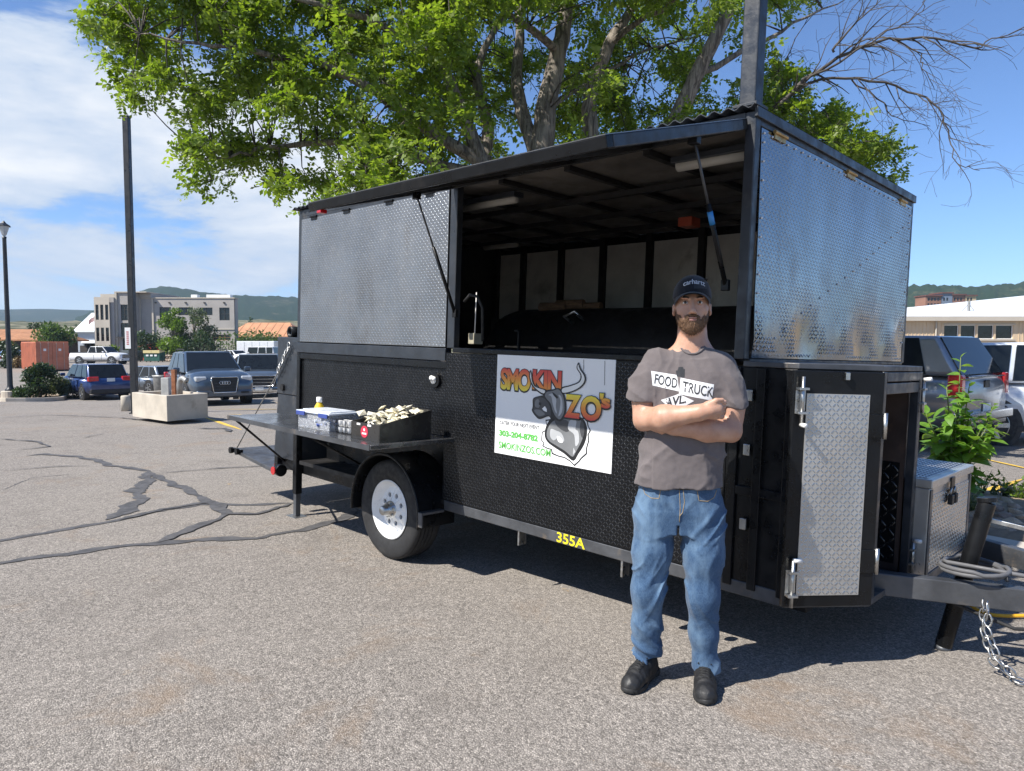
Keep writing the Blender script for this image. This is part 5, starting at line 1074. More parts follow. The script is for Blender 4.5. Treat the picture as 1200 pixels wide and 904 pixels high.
# ------------------------------------------------------------------ organic shapes: smooth distance fields meshed with surface nets
class Field:
    def __init__(self, lo, hi, h):
        self.lo, self.h = np.array(lo, np.float32), h
        self.n = np.ceil((np.array(hi) - self.lo) / h).astype(int) + 1
        ax = [self.lo[i] + h * np.arange(self.n[i], dtype=np.float32) for i in range(3)]
        self.X, self.Y, self.Z = np.meshgrid(*ax, indexing='ij')
        self.D = np.full(self.n, 1.0, np.float32)
    def sl(self, lo, hi, pad):
        s = []
        for i in range(3):
            a = int(max(0, math.floor((lo[i] - pad - self.lo[i]) / self.h)))
            b = int(min(self.n[i], math.ceil((hi[i] + pad - self.lo[i]) / self.h) + 1))
            s.append(slice(a, max(a + 1, b)))
        return tuple(s)
    def put(self, s, d, k, op='add'):
        o = self.D[s]
        if op == 'add':
            if k <= 0: r = np.minimum(o, d)
            else:
                q = np.clip(.5 + .5 * (o - d) / k, 0, 1)
                r = o * (1 - q) + d * q - k * q * (1 - q)
        else:
            d = -d
            if k <= 0: r = np.maximum(o, d)
            else:
                q = np.clip(.5 - .5 * (o - d) / k, 0, 1)
                r = o * (1 - q) + d * q + k * q * (1 - q)
        self.D[s] = r
    def cone(self, a, b, ra, rb, k=.02, op='add', sc=(1, 1, 1)):
        """tapered limb from a to b; sc squashes it about its axis"""
        a, b, sc = np.array(a, float), np.array(b, float), np.array(sc, float)
        R_ = max(ra, rb) * max(sc)
        s = self.sl(np.minimum(a, b) - R_, np.maximum(a, b) + R_, .05 + k)
        P = [self.X[s], self.Y[s], self.Z[s]]
        d = b - a
        t = np.clip(sum((P[i] - a[i]) * d[i] for i in range(3)) / max(1e-9, d @ d), 0, 1)
        q = sum(((P[i] - a[i] - t * d[i]) / sc[i]) ** 2 for i in range(3))
        self.put(s, (np.sqrt(q) - (ra + (rb - ra) * t)) * min(1.0, min(sc)), k, op)
        return self
    def ell(self, c, r, k=.02, op='add', rot=None):
        c, r = np.array(c, float), np.array(r, float)
        R_ = max(r)
        s = self.sl(c - R_, c + R_, .05 + k)
        P = np.stack([self.X[s] - c[0], self.Y[s] - c[1], self.Z[s] - c[2]])
        if rot is not None: P = np.einsum('ij,jabc->iabc', np.array(rot.to_3x3().transposed() if hasattr(rot, 'to_3x3') else rot), P)
        k0 = np.sqrt(sum((P[i] / r[i]) ** 2 for i in range(3)))
        k1 = np.sqrt(sum((P[i] / r[i] ** 2) ** 2 for i in range(3))) + 1e-9
        self.put(s, k0 * (k0 - 1) / k1, k, op)
        return self
    def loft(self, st, k=.02, e=2.6):
        """stack of super-elliptic sections [(z, cx, cy, rx, ry)]"""
        st = sorted(st)
        zs = [q[0] for q in st]
        s = self.sl((-1, -1, zs[0]), (1, 1, zs[-1]), .03)
        Z = self.Z[s]
        g = [np.interp(Z, zs, [q[i] for q in st]) for i in range(1, 5)]
        ax, ay = np.abs((self.X[s] - g[0]) / g[2]), np.abs((self.Y[s] - g[1]) / g[3])
        r = (ax ** e + ay ** e) ** (1 / e)
        d = (r - 1) * np.minimum(g[2], g[3])
        d = np.maximum(d, np.maximum(zs[0] - Z, Z - zs[-1]))
        self.put(s, d, k)
        return self
    def cut(self, fn, k=0.0):
        """keep only where fn(X,Y,Z) < 0"""
        d = fn(self.X, self.Y, self.Z)
        if k <= 0: self.D = np.maximum(self.D, d)
        else:
            q = np.clip(.5 - .5 * (self.D - d) / k, 0, 1)
            self.D = self.D * (1 - q) + d * q + k * q * (1 - q)
        return self
    def wrinkle(self, fn):
        m = np.abs(self.D) < .05
        self.D[m] += fn(self.X[m], self.Y[m], self.Z[m]).astype(np.float32)
        return self
    def mesh(self, name, relax=2):
        D = np.pad(self.D, 1, constant_values=1.0)
        lo = self.lo - self.h
        S = D < 0
        n = np.array(D.shape)
        c = [S[i:n[0] - 1 + i, j:n[1] - 1 + j, k:n[2] - 1 + k] for i in (0, 1) for j in (0, 1) for k in (0, 1)]
        tot = sum(x.astype(np.int8) for x in c)
        act = (tot > 0) & (tot < 8)
        idx = np.full(act.shape, -1, np.int64)
        I = np.argwhere(act)
        idx[act] = np.arange(len(I))
        acc = np.zeros((len(I), 3)); cnt = np.zeros(len(I))
        off = [(i, j, k) for i in (0, 1) for j in (0, 1) for k in (0, 1)]
        val = [D[I[:, 0] + o[0], I[:, 1] + o[1], I[:, 2] + o[2]] for o in off]
        for a in range(8):
            for b in range(a + 1, 8):
                if sum(abs(off[a][i] - off[b][i]) for i in range(3)) != 1: continue
                va, vb = val[a], val[b]
                m = (va < 0) != (vb < 0)
                t = np.where(m, va / np.where(va - vb == 0, 1, va - vb), 0)
                p = np.array(off[a])[None] + t[:, None] * (np.array(off[b]) - np.array(off[a]))[None]
                acc[m] += p[m]; cnt[m] += 1
        V = (I + acc / cnt[:, None]) * self.h + lo
        F = []
        for ax in range(3):
            o1, o2 = [(1, 2), (2, 0), (0, 1)][ax]
            sl0 = [slice(1, n[i] - 1) for i in range(3)]; sl1 = list(sl0)
            sl0[ax] = slice(0, n[ax] - 1); sl1[ax] = slice(1, n[ax])
            A, B = S[tuple(sl0)], S[tuple(sl1)]
            for flip, M in ((False, A & ~B), (True, ~A & B)):
                E = np.argwhere(M)
                E += np.array([0 if i == ax else 1 for i in range(3)])
                def at_(d1, d2):
                    e = E.copy(); e[:, o1] -= d1; e[:, o2] -= d2
                    return idx[e[:, 0], e[:, 1], e[:, 2]]
                q = np.stack([at_(1, 1), at_(0, 1), at_(0, 0), at_(1, 0)], -1)
                F.append(q[:, ::-1] if flip else q)
        F = np.concatenate(F)
        F = F[(F >= 0).all(1)]
        for _ in range(relax):          # light Laplacian relaxation
            sm = np.zeros_like(V); w_ = np.zeros(len(V))
            for a, b in ((0, 1), (1, 2), (2, 3), (3, 0)):
                np.add.at(sm, F[:, a], V[F[:, b]]); np.add.at(w_, F[:, a], 1)
                np.add.at(sm, F[:, b], V[F[:, a]]); np.add.at(w_, F[:, b], 1)
            V = V * .45 + sm / np.maximum(w_, 1)[:, None] * .55
        return np_mesh(name, V, F)

_LAT = nrs.rand(24, 24, 24).astype(np.float32) * 2 - 1
def vnoise(x, y, z):
    q = [np.floor(v).astype(int) for v in (x, y, z)]
    fr = [v - a for v, a in zip((x, y, z), q)]
    fr = [t * t * (3 - 2 * t) for t in fr]
    r = 0
    for i in (0, 1):
        for j in (0, 1):
            for k in (0, 1):
                w_ = (fr[0] if i else 1 - fr[0]) * (fr[1] if j else 1 - fr[1]) * (fr[2] if k else 1 - fr[2])
                r = r + w_ * _LAT[(q[0] + i) % 24, (q[1] + j) % 24, (q[2] + k) % 24]
    return r

# ------------------------------------------------------------------ cloth, skin, hair
def m_skin():
    m, t, b = nodes('skin')
    v = objv(t)
    n = noise(t, 14, 6, .6, v)
    c = mixrgb(t, rng(t, n, .3, .7), (.42, .228, .152), (.52, .305, .212))
    c = mixrgb(t, rng(t, noise(t, 160, 3, .6, v), .55, .8, 0, .25), c, (.36, .17, .12))
    t.links.new(c, b.inputs['Base Color'])
    b.inputs['Roughness'].default_value = .48
    b.inputs['Subsurface Weight'].default_value = .25
    b.inputs['Subsurface Radius'].default_value = (.012, .005, .003)
    b.inputs['Subsurface Scale'].default_value = .6
    bump(t, b, noise(t, 220, 4, .6, v), .12, .002)
    return m
M_SKIN = m_skin()
def m_cloth(name, a, b_, weave, rough=.9, fade=None, bs=.2):
    m, t, b = nodes(name)
    v = objv(t)
    n = noise(t, 9, 7, .65, v)
    c = mixrgb(t, rng(t, n, .3, .7), a, b_)
    if fade: c = mixrgb(t, rng(t, noise(t, 4.5, 5, .6, objv(t, (1.6, 1.6, .7))), .45, .68, 0, .75), c, fade)
    wv = noise(t, weave, 3, .7, v)
    c = mixrgb(t, rng(t, wv, .35, .65, 0, .25), c, tuple(x * .55 for x in a))
    t.links.new(c, b.inputs['Base Color'])
    b.inputs['Roughness'].default_value = rough
    b.inputs['Specular IOR Level'].default_value = .2
    b.inputs['Sheen Weight'].default_value = .15
    bump(t, b, mth(t, 'ADD', wv, mth(t, 'MULTIPLY', noise(t, 30, 4, .6, v), .8)), bs, .004)
    return m
M_SHIRT = m_cloth('grey jersey cotton', (.125, .108, .108), (.152, .132, .132), 420)
def m_denim():
    m, t, b = nodes('blue denim')
    v = objv(t)
    st = noise(t, 170, 4, .7, objv(t, (2.2, 2.2, .6)))
    c = mixrgb(t, rng(t, st, .32, .68), (.032, .068, .135), (.068, .125, .215))
    c = mixrgb(t, rng(t, noise(t, 5.5, 6, .62, objv(t, (1.5, 1.0, .7))), .45, .66, 0, .62), c, (.150, .235, .335))
    c = mixrgb(t, rng(t, noise(t, 11, 7, .7, v), .54, .72, 0, .55), c, (.020, .042, .085))
    t.links.new(c, b.inputs['Base Color'])
    b.inputs['Roughness'].default_value = .92
    b.inputs['Specular IOR Level'].default_value = .15
    b.inputs['Sheen Weight'].default_value = .1
    bump(t, b, mth(t, 'ADD', noise(t, 480, 3, .7, v), mth(t, 'MULTIPLY', noise(t, 35, 6, .7, v), 1.4)), .35, .005)
    return m
M_DENIM = m_denim()
M_CAP = m_cloth('black cap twill', (.010, .012, .017), (.016, .018, .024), 600)
M_CAPLIT = m_cloth('sunlit cap twill', (.022, .027, .036), (.032, .038, .048), 600)  # cap twill made paler, sun on half the crown put into the colour
M_SHOE = pbr('black shoe leather', (.012, .012, .013), .6, var=.25, vs=20, bmp=.25, bs=90, dirt=(.05, .047, .044), dirt_amt=.5, ds=12)
M_SOLE = pbr('black shoe rubber', (.018, .018, .018), .7, var=.25, vs=15, bmp=.2, bs=70, dirt=(.10, .09, .08), dirt_amt=.5, ds=9)
def m_hair(name, a, b_, sc):
    m, t, b = nodes(name)
    n = noise(t, sc, 4, .7, objv(t, (1, 1, .25)))
    t.links.new(mixrgb(t, rng(t, n, .3, .7), a, b_), b.inputs['Base Color'])
    b.inputs['Roughness'].default_value = .6
    bump(t, b, n, .8, .004)
    return m
M_BEARD = m_hair('brown beard', (.055, .027, .013), (.195, .105, .052), 420)

# ------------------------------------------------------------------ the man
PO = Vector((.742, 3.12, gz(.742, 3.12)))
PS = .969
MAN = empty('person', PO, label='bearded man in grey t-shirt, jeans and black cap standing with arms crossed', cat='person')
MAN.scale = (PS * .945, PS * .96, PS)
MAN.rotation_euler = (0, 0, R(-12.5))
HX = .047       # head is a touch to his left of the pelvis line
def mpart(f, name, m, parent=None, relax=2, **k):
    return link(name, f.mesh(name, relax), m, parent or MAN, True, **k)

# body: head, neck, arms with hands, one continuous skin
B = Field((-.30, -.30, .95), (.40, .20, 1.90), .0045)
B.loft([(1.0, .01, .0, .15, .085), (1.2, .03, .0, .16, .09), (1.36, .05, .01, .165, .09), (1.46, .053, .015, .13, .075), (1.51, .053, .02, .07, .06)], .0)
B.cone((HX + .003, .022, 1.66), (.052, .03, 1.49), .0665, .080, .03)
B.cone((.052, .03, 1.535), (-.10, .03, 1.47), .055, .06, .05).cone((.052, .03, 1.535), (.20, .03, 1.46), .055, .06, .05)
# right arm (his), across the front on top
B0 = B
B = Field((-.30, -.30, .95), (.40, .20, 1.90), .0045)
B.cone((-.125, .01, 1.45), (-.160, -.015, 1.34), .062, .060, .04).cone((-.160, -.015, 1.34), (-.170, -.065, 1.236), .059, .047, .03)
B.ell((-.176, -.045, 1.315), (.050, .056, .075), .03)
B.cone((-.168, -.070, 1.236), (-.075, -.160, 1.252), .050, .054, .025).cone((-.075, -.160, 1.252), (.080, -.208, 1.283), .053, .034, .03)
B.ell((-.185, -.050, 1.215), (.026, .028, .026), .02)
B.cone((.080, -.208, 1.283), (.120, -.207, 1.292), .031, .034, .02)
B.ell((.140, -.200, 1.297), (.045, .027, .040), .015)
for i in range(4):      # knuckles and fingers closing over his left arm
    z = 1.328 - i * .021
    k = Vector((.168 - .003 * i, -.192 + .004 * i, z))
    q = k + Vector((.022, .020, -.002)); e = q + Vector((.006, .034, -.002))
    B.cone((.150, -.198, z - .002), k, .0125, .0115, .008).cone(k, q, .0115, .0105, .004).cone(q, e, .0105, .009, .004)
B.cone((.115, -.212, 1.318), (.150, -.216, 1.336), .0135, .0115, .010).cone((.150, -.216, 1.336), (.180, -.200, 1.338), .0115, .0095, .004)
AR = B
B = Field((-.30, -.30, .95), (.40, .20, 1.90), .0045)
# left arm, its forearm underneath
B.cone((.200, .01, 1.43), (.228, -.015, 1.32), .061, .059, .04).cone((.228, -.015, 1.32), (.228, -.068, 1.196), .058, .047, .03)
B.ell((.236, -.045, 1.285), (.050, .057, .080), .03)
B.cone((.226, -.072, 1.194), (.12, -.128, 1.202), .050, .053, .022).cone((.12, -.128, 1.202), (-.03, -.140, 1.212), .051, .036, .022)
B.ell((.244, -.052, 1.175), (.026, .028, .026), .02)
B.cone((-.03, -.140, 1.212), (-.085, -.130, 1.22), .034, .034, .015)
for i in range(4): B.cone((-.085, -.128, 1.240 - i * .018), (-.15, -.10, 1.25 - i * .016), .011, .009, .006)
AL = B
B = B0
q = np.clip(.5 + .5 * (B.D - np.minimum(AR.D, AL.D)) / .02, 0, 1)
arms = np.minimum(AR.D, AL.D)
B.D = np.where(B.Z > 1.38, B.D * (1 - q) + arms * q - .02 * q * (1 - q), np.minimum(B.D, arms)).astype(np.float32)
B.wrinkle(lambda x, y, z: .0012 * vnoise(x * 38, y * 38, z * 38))
# head
B.ell((HX, .012, 1.785), (.079, .098, .100), .02)
B.ell((HX, -.022, 1.725), (.072, .072, .085), .03)
B.ell((HX, -.045, 1.672), (.053, .050, .052), .03)
B.ell((HX, -.066, 1.645), (.027, .024, .022), .018)
for s in (-1, 1):
    B.ell((HX + s * .043, -.058, 1.722), (.026, .022, .022), .018)                       # cheekbone
    B.ell((HX + s * .033, -.101, 1.757), (.0205, .017, .0130), .008, 'sub')              # eye socket
    B.ell((HX + s * .034, -.092, 1.776), (.024, .010, .007), .010)                       # brow
    B.ell((HX + s * .083, .012, 1.728), (.010, .018, .030), .006, rot=Matrix.Rotation(s * .25, 3, 'Z'))   # ear
    B.ell((HX + s * .090, .004, 1.733), (.006, .008, .014), .005, 'sub')
    B.ell((HX + s * .0125, -.103, 1.711), (.0085, .010, .0075), .006)                    # nostril wing
B.cone((HX, -.092, 1.765), (HX, -.113, 1.722), .0085, .0125, .010)
B.ell((HX, -.117, 1.716), (.0115, .011, .0095), .007)
B.ell((HX, -.094, 1.688), (.026, .010, .0065), .006)                                       # lips
B.ell((HX, -.091, 1.679), (.021, .010, .0065), .005)
B.ell((HX, -.105, 1.6838), (.022, .010, .0014), .003, 'sub')
body = mpart(B, 'body', M_SKIN)
lips = Field((HX - .035, -.125, 1.665), (HX + .035, -.07, 1.70), .0016)
lips.ell((HX, -.0975, 1.6885), (.0225, .0085, .0050), .003).ell((HX, -.0955, 1.6790), (.0195, .0085, .0055), .003)
lips.ell((HX, -.106, 1.6836), (.023, .008, .0012), .002, 'sub')
mpart(lips, 'lips', pbr('lips', (.40, .205, .17), .4, var=.1, vs=60), body)
M_BROW = m_hair('dark brow hair', (.020, .010, .006), (.06, .03, .016), 500)
M_EYE = pbr('eye white', (.60, .56, .53), .2, var=.03)
M_IRIS = pbr('iris', (.025, .022, .02), .15, var=.1)
for s in (-1, 1):
    e = MB().ball((HX + s * .033, -.0835, 1.7565), .0118, 16, 10).build('eye', M_EYE, body, True)
    MB().ball((HX + s * .033, -.0915, 1.7560), .0068, 14, 8, (1, .75, 1)).build('iris', M_IRIS, e, True)
    lid = Field((HX + s * .033 - .022, -.11, 1.74), (HX + s * .033 + .022, -.06, 1.775), .0016)
    lid.ell((HX + s * .033, -.0838, 1.7565), (.0155, .0138, .0130), 0).cut(lambda X, Y, Z: np.minimum(1.7612 - Z, Z - 1.7505) + .0030 * (1 - np.cos((X - HX - s * .033) * 120)))
    mpart(lid, 'eyelid', M_SKIN, body, 1)
    br = MB().sweep([(HX + s * .016, -.1035, 1.7735), (HX + s * .028, -.1045, 1.7780), (HX + s * .042, -.0985, 1.7775), (HX + s * .052, -.089, 1.7715)], [.0024, .0036, .0034, .0014], 8)
    br.build('eyebrow', M_BROW, body, True)
    MB().sweep([(HX + s * .033 + d_, -.0972 + abs(d_) * .35, 1.7618 - 26 * d_ * d_) for d_ in (-.0125, -.008, -.003, .003, .008, .0125)], [.0006, .0011, .0013, .0013, .0011, .0006], 6).build('lashes', M_BROW, body, True)
# beard: thickened jaw, cut away round the cheeks and the mouth
Q = Field((HX - .11, -.14, 1.58), (HX + .11, .06, 1.79), .003)
Q.ell((HX, -.022, 1.716), (.0750, .0735, .085), .02).ell((HX, -.046, 1.674), (.059, .055, .053), .025).ell((HX, -.064, 1.646), (.037, .030, .028), .02)
Q.ell((HX, -.090, 1.699), (.034, .017, .0085), .008)
def beard_line(X, Y, Z):
    a = np.abs(X - HX)
    top = np.where(Y < -.03, 1.668 + np.clip((a - .030) / .038, 0, 1) ** 1.1 * .055, 1.723 + np.clip((Y + .03) / .045, 0, 1) * .055)
    top = np.where((a < .036) & (Y < -.06), np.maximum(top, 1.704 - 6.0 * a * a), top)
    return Z - top
Q.cut(beard_line, .006)
Q.ell((HX, -.112, 1.6825), (.0215, .030, .0095), .004, 'sub')
Q.ell((HX, .075, 1.655), (.09, .065, .12), .01, 'sub')
Q.wrinkle(lambda x, y, z: .0035 * vnoise(x * 170, y * 170, z * 80) + .0022 * vnoise(x * 330, y * 330, z * 160))
bo_ = mpart(Q, 'beard', M_BEARD, body, 1)
def fuzz(ob, n, ln, wd, down, seed, m, nm):
    """short hairs standing off a surface"""
    me = ob.data
    rs_ = np.random.RandomState(seed)
    nv = len(me.vertices)
    co = np.zeros(nv * 3); me.vertices.foreach_get('co', co); co = co.reshape(-1, 3)
    no = np.zeros(nv * 3); me.vertices.foreach_get('normal', no); no = no.reshape(-1, 3)
    k = rs_.choice(nv, n)
    p = co[k] + rs_.normal(0, .0016, (n, 3)); nn = no[k]
    d = nn * .55 + np.array(down)[None] + rs_.normal(0, .38, (n, 3))
    d /= np.linalg.norm(d, axis=1)[:, None]
    l_ = ln * rs_.uniform(.5, 1.3, n)[:, None]
    s_ = np.cross(d, rs_.normal(size=(n, 3))); s_ /= np.linalg.norm(s_, axis=1)[:, None]
    a = p - s_ * wd; b = p + s_ * wd; c = p + d * l_ * .6 + nn * .001; e = p + d * l_
    V = np.stack([a, b, c + s_ * wd * .6, e, c - s_ * wd * .6], 1).reshape(-1, 3)
    i = np.arange(n)[:, None] * 5
    F = np.concatenate([i + np.array([[0, 1, 2]]), i + np.array([[0, 2, 4]]), i + np.array([[4, 2, 3]])])
    return link(nm, np_mesh(nm, V, F), m, ob, False, kind='stuff')
fuzz(bo_, 9000, .0055, .00042, (0, -.1, -.45), 3, M_BEARD, 'beard_hair')
# short hair below the cap
HR = Field((HX - .11, -.06, 1.72), (HX + .11, .13, 1.82), .0035)
HR.ell((HX, .014, 1.785), (.0825, .1005, .10), .0).cut(lambda X, Y, Z: np.maximum(1.735 + np.clip(.05 - Y, 0, .09) * .35 - Z, -(Y + .032)), .004)
HR.wrinkle(lambda x, y, z: .0018 * vnoise(x * 260, y * 260, z * 90))
ho_ = mpart(HR, 'hair', M_BEARD, body, 1)
fuzz(ho_, 1800, .006, .0004, (0, .25, -.7), 4, M_BROW, 'hair_strands')

# cap: crown, curved brim, lettering
K = Field((HX - .13, -.14, 1.74), (HX + .13, .14, 1.91), .0032)
K.ell((HX, .010, 1.785), (.0905, .1085, .0985), .0).ell((HX, -.040, 1.822), (.070, .058, .052), .02)
K.cut(lambda X, Y, Z: (1.772 + .022 * np.clip(-Y / .1, 0, 1)) - Z, .004)
K.wrinkle(lambda x, y, z: .0012 * vnoise(x * 40, y * 40, z * 40))
cap = mpart(K, 'cap', M_CAP)
vs, fs = [], []
n, mm = 24, 8
for d in (0, -.003):
    for j in range(mm + 1):
        for i in range(n + 1):
            t = -1 + 2 * i / n
            q = j / mm
            rx, ry = .086 + .004 * q, .094
            x = HX + rx * math.sin(t * 1.30) * (1 - .03 * q)
            y = .010 - ry * math.cos(t * 1.30) - q * .072 * (1 - abs(t) ** 3.0)
            z = 1.804 - .030 * t * t - q * (.010 + .024 * t * t) + d
            vs.append((x, y, z))
k0 = (n + 1) * (mm + 1)
for j in range(mm):
    for i in range(n):
        a = j * (n + 1) + i
        fs += [(a, a + 1, a + n + 2, a + n + 1), (a + k0, a + n + 1 + k0, a + n + 2 + k0, a + 1 + k0)]
for i in range(n):
    a = mm * (n + 1) + i
    fs += [(a, a + 1, a + 1 + k0, a + k0), (i, i + k0, i + 1 + k0, i + 1)]
o = MB().add(vs, fs).build('cap_brim', M_CAP, cap, True)
capbv = BVHTree.FromPolygons([v.co for v in cap.data.vertices], [tuple(p.vertices) for p in cap.data.polygons])
def on_surf(bv, x, z, y0=-.5, lift=.0012):
    h = bv.ray_cast(Vector((x, y0, z)), Vector((0, 1, 0)))
    y = h[0].y if h[0] is not None else -.1
    return (x, y - lift, z)
# paler patch paints sunlight onto his left half of the crown, then the word
vs, fs = [], []
G = 14
for j in range(G + 1):
    for i in range(G + 1):
        x = HX + .004 + (.062 + .0 * j) * i / G
        ztop = 1.874 - .9 * (x - HX) ** 2 * 4.2
        z = 1.815 + (ztop - 1.815) * j / G
        vs.append(on_surf(capbv, x, z, lift=.0011))
for j in range(G):
    for i in range(G):
        a = j * (G + 1) + i
        fs.append((a, a + 1, a + G + 2, a + G + 1))
MB().add(vs, fs).build('cap_lit_half', M_CAPLIT, cap, True)
link('lettering', text_mesh('carhartt', HX - .043, HX + .055, 1.826, 1.848, offset=.012, fn=lambda a, b: on_surf(capbv, a, b + .010 - 4.6 * (a - HX - .005) ** 2 , lift=.0026)), pbr('grey embroidery', (.50, .52, .55), .7, var=.1), cap)

# t-shirt
S_ = Field((-.33, -.24, .86), (.42, .22, 1.62), .0043)
S_.loft([(.940, -.004, .008, .203, .133), (.99, -.002, .005, .196, .130), (1.06, .008, .0, .187, .122), (1.16, .020, -.004, .187, .120), (1.28, .030, -.006, .192, .124), (1.38, .038, .0, .190, .120), (1.45, .046, .012, .178, .105), (1.50, .054, .022, .145, .088), (1.545, .053, .028, .088, .076), (1.575, .052, .030, .066, .068)], .0, 2.35)
S_.cone((-.10, .015, 1.475), (-.150, -.005, 1.395), .080, .080, .05).cone((-.150, -.005, 1.395), (-.178, -.030, 1.325), .080, .082, .03)
S_.cone((.175, .015, 1.462), (.210, -.005, 1.375), .078, .077, .05).cone((.210, -.005, 1.375), (.230, -.030, 1.300), .077, .079, .03)
def sleeve_cut(X, Y, Z):
    a = (Z - 1.342) * .97 + (X + .17) * -.05 - (Y) * .22
    b = (Z - 1.318) * .97 + (X - .23) * .05 - (Y) * .22
    return np.where(X < -.125, -a, np.where(X > .20, -b, -1.0))
_full = S_.D.copy()
S_.cut(lambda X, Y, Z: sleeve_cut(X, Y, Z))
# keep the torso whole where the sleeve planes would bite into it
tor = Field((-.33, -.24, .86), (.42, .22, 1.62), .0043)
tor.loft([(.940, -.004, .008, .203, .133), (.99, -.002, .005, .196, .130), (1.06, .008, .0, .187, .122), (1.16, .020, -.004, .187, .120), (1.28, .030, -.006, .192, .124), (1.38, .038, .0, .190, .120), (1.45, .046, .012, .178, .105), (1.50, .054, .022, .145, .088)], .0, 2.35)
q = np.clip(.5 + .5 * (S_.D - tor.D) / .015, 0, 1)
S_.D = S_.D * (1 - q) + tor.D * q - .015 * q * (1 - q)
S_.cut(lambda X, Y, Z: .058 - np.sqrt((X - .050) ** 2 + ((Z - 1.605) * .93) ** 2 + np.maximum(0, Y - .02) ** 2 * 3) + np.where(Y > .05, -.02, 0) + .0, .004)
def ridge(n, p=3.0): return np.clip(1 - 1.9 * np.abs(n), 0, 1) ** p
def shirt_folds(x, y, z):
    w1 = vnoise(x * 5, y * 5, z * 5)
    d = .0040 * vnoise(x * 9, y * 8, z * 6)
    low = np.clip((1.19 - z) / .08, 0, 1)
    d -= low * .0090 * ridge(vnoise(x * 8 + z * 7 + w1, y * 4, z * 2.2 - x * 2), 2.0)
    d -= low * .0060 * ridge(vnoise(x * 7 - z * 10 + 7, y * 4 + 5, z * 3 + x * 4), 2.4)
    d += np.clip((1.0 - z) / .05, 0, 1) * .0028 * np.sin(x * 34 + 2 * w1)
    ch = np.clip((z - 1.27) / .06, 0, 1)
    d -= ch * .0060 * ridge(vnoise((x - .045) * 15 + w1, y * 3 + 2, z * 4 + np.abs(x - .045) * 6), 2.4)
    sl = np.clip((np.abs(x - .03) - .15) / .04, 0, 1)
    d -= sl * .0085 * ridge(vnoise(x * 5, y * 6, z * 15 + x * 8 + w1), 2.2)
    d += .0012 * vnoise(x * 60, y * 60, z * 60)
    return d
S_.wrinkle(shirt_folds)
shirt = mpart(S_, 't_shirt', M_SHIRT, relax=1)
sbv = BVHTree.FromPolygons([v.co for v in shirt.data.vertices], [tuple(p.vertices) for p in shirt.data.polygons])
# collar ribbing
cr = []
for i in range(33):
    t = R(212) + R(116) * i / 32
    x = .050 + .066 * math.cos(t)
    z = 1.600 + .070 * math.sin(t)
    h_ = sbv.ray_cast(Vector((x, -.5, z)), Vector((0, 1, 0)))
    if h_[0] is not None and h_[0].y < .03: cr.append((x, h_[0].y - .001, z))
MB().sweep(cr, .0052, 8).build('collar', M_SHIRT, shirt, True)
# printed street sign: two white boards, lower diamond, finial
M_PRW = m_cloth('white shirt print', (.66, .67, .68), (.74, .74, .74), 300)
M_PRB = m_cloth('dark shirt print', (.035, .037, .042), (.05, .052, .056), 300)
def patch(name, quad, m, n=16, mrow=6, lift=.0012):
    vs, fs = [], []
    A, B_, C_, D_ = [Vector((p[0], p[1])) for p in quad]
    for j in range(mrow + 1):
        for i in range(n + 1):
            p = A.lerp(B_, i / n).lerp(D_.lerp(C_, i / n), j / mrow)
            vs.append(on_surf(sbv, p.x, p.y, lift=lift))
    for j in range(mrow):
        for i in range(n):
            a = j * (n + 1) + i
            fs.append((a, a + 1, a + n + 2, a + n + 1))
    return MB().add(vs, fs).build(name, m, shirt, True)
SC = .003755
def sx(px): return (px - 600) * SC - .769
def sz(py): return 1.56 - (py - 405.4) * SC
def sq(*p): return [(sx(a), sz(b)) for a, b in p]
patch('shirt_print', sq((768, 433.5), (799.5, 438), (802.5, 457), (770, 450.5)), M_PRW)
patch('shirt_print', sq((804, 441), (844, 448.5), (841.5, 467), (802, 460)), M_PRW)
patch('shirt_print', sq((780.5, 467.5), (802, 459.8), (820.5, 467.5), (797, 481)), M_PRW)
patch('shirt_print', sq((798.2, 433), (809.2, 431), (808.6, 440.5), (799.2, 439.5)), M_PRB, 6, 5)
patch('shirt_print', sq((801.5, 428.6), (806.6, 428.6), (808.4, 432.4), (800.2, 432.4)), M_PRB, 5, 4)
def shirt_text(s, x0, y0, x1, y1, hgt, off=.0):
    a0, a1, b0, b1 = sx(x0), sx(x1), sz(y0), sz(y1)
    def fn(a, b):
        k = (a - a0) / (a1 - a0)
        return on_surf(sbv, a + (b * .10), b0 + (b1 - b0) * k + b, lift=.0026)
    link('lettering', text_mesh(s, a0, a1, 0, hgt * SC, offset=off, fn=fn), M_PRB, shirt)
shirt_text('FOOD', 772, 448.2, 799.5, 453.5, 11.5, .012)
shirt_text('TRUCK', 806, 456.5, 842.5, 463.5, 11.8, .012)
shirt_text('AVL.', 785, 475.5, 810.5, 469.8, 10.0, .02)

# jeans
J = Field((-.28, -.19, .05), (.28, .22, 1.02), .0043)
J.loft([(.72, -.002, .02, .190, .115), (.82, -.002, .015, .203, .126), (.91, -.002, .010, .196, .126), (.985, -.002, .008, .183, .116)], .0, 2.3)
J.cone((-.112, .005, .80), (-.126, -.005, .62), .098, .087, .04).cone((-.126, -.005, .62), (-.142, -.015, .44), .087, .073, .05).cone((-.142, -.015, .44), (-.150, .015, .25), .072, .067, .05).cone((-.150, .015, .25), (-.145, .030, .09), .066, .063, .04)
J.cone((.108, .005, .80), (.117, -.005, .62), .099, .089, .04).cone((.117, -.005, .62), (.118, -.018, .43), .089, .073, .05).cone((.118, -.018, .43), (.126, .012, .24), .072, .067, .05).cone((.126, .012, .24), (.132, .025, .075), .066, .063, .04)
J.cut(lambda X, Y, Z: np.where(X < 0, .098, .072) + .012 * np.sin(X * 40) - Z)
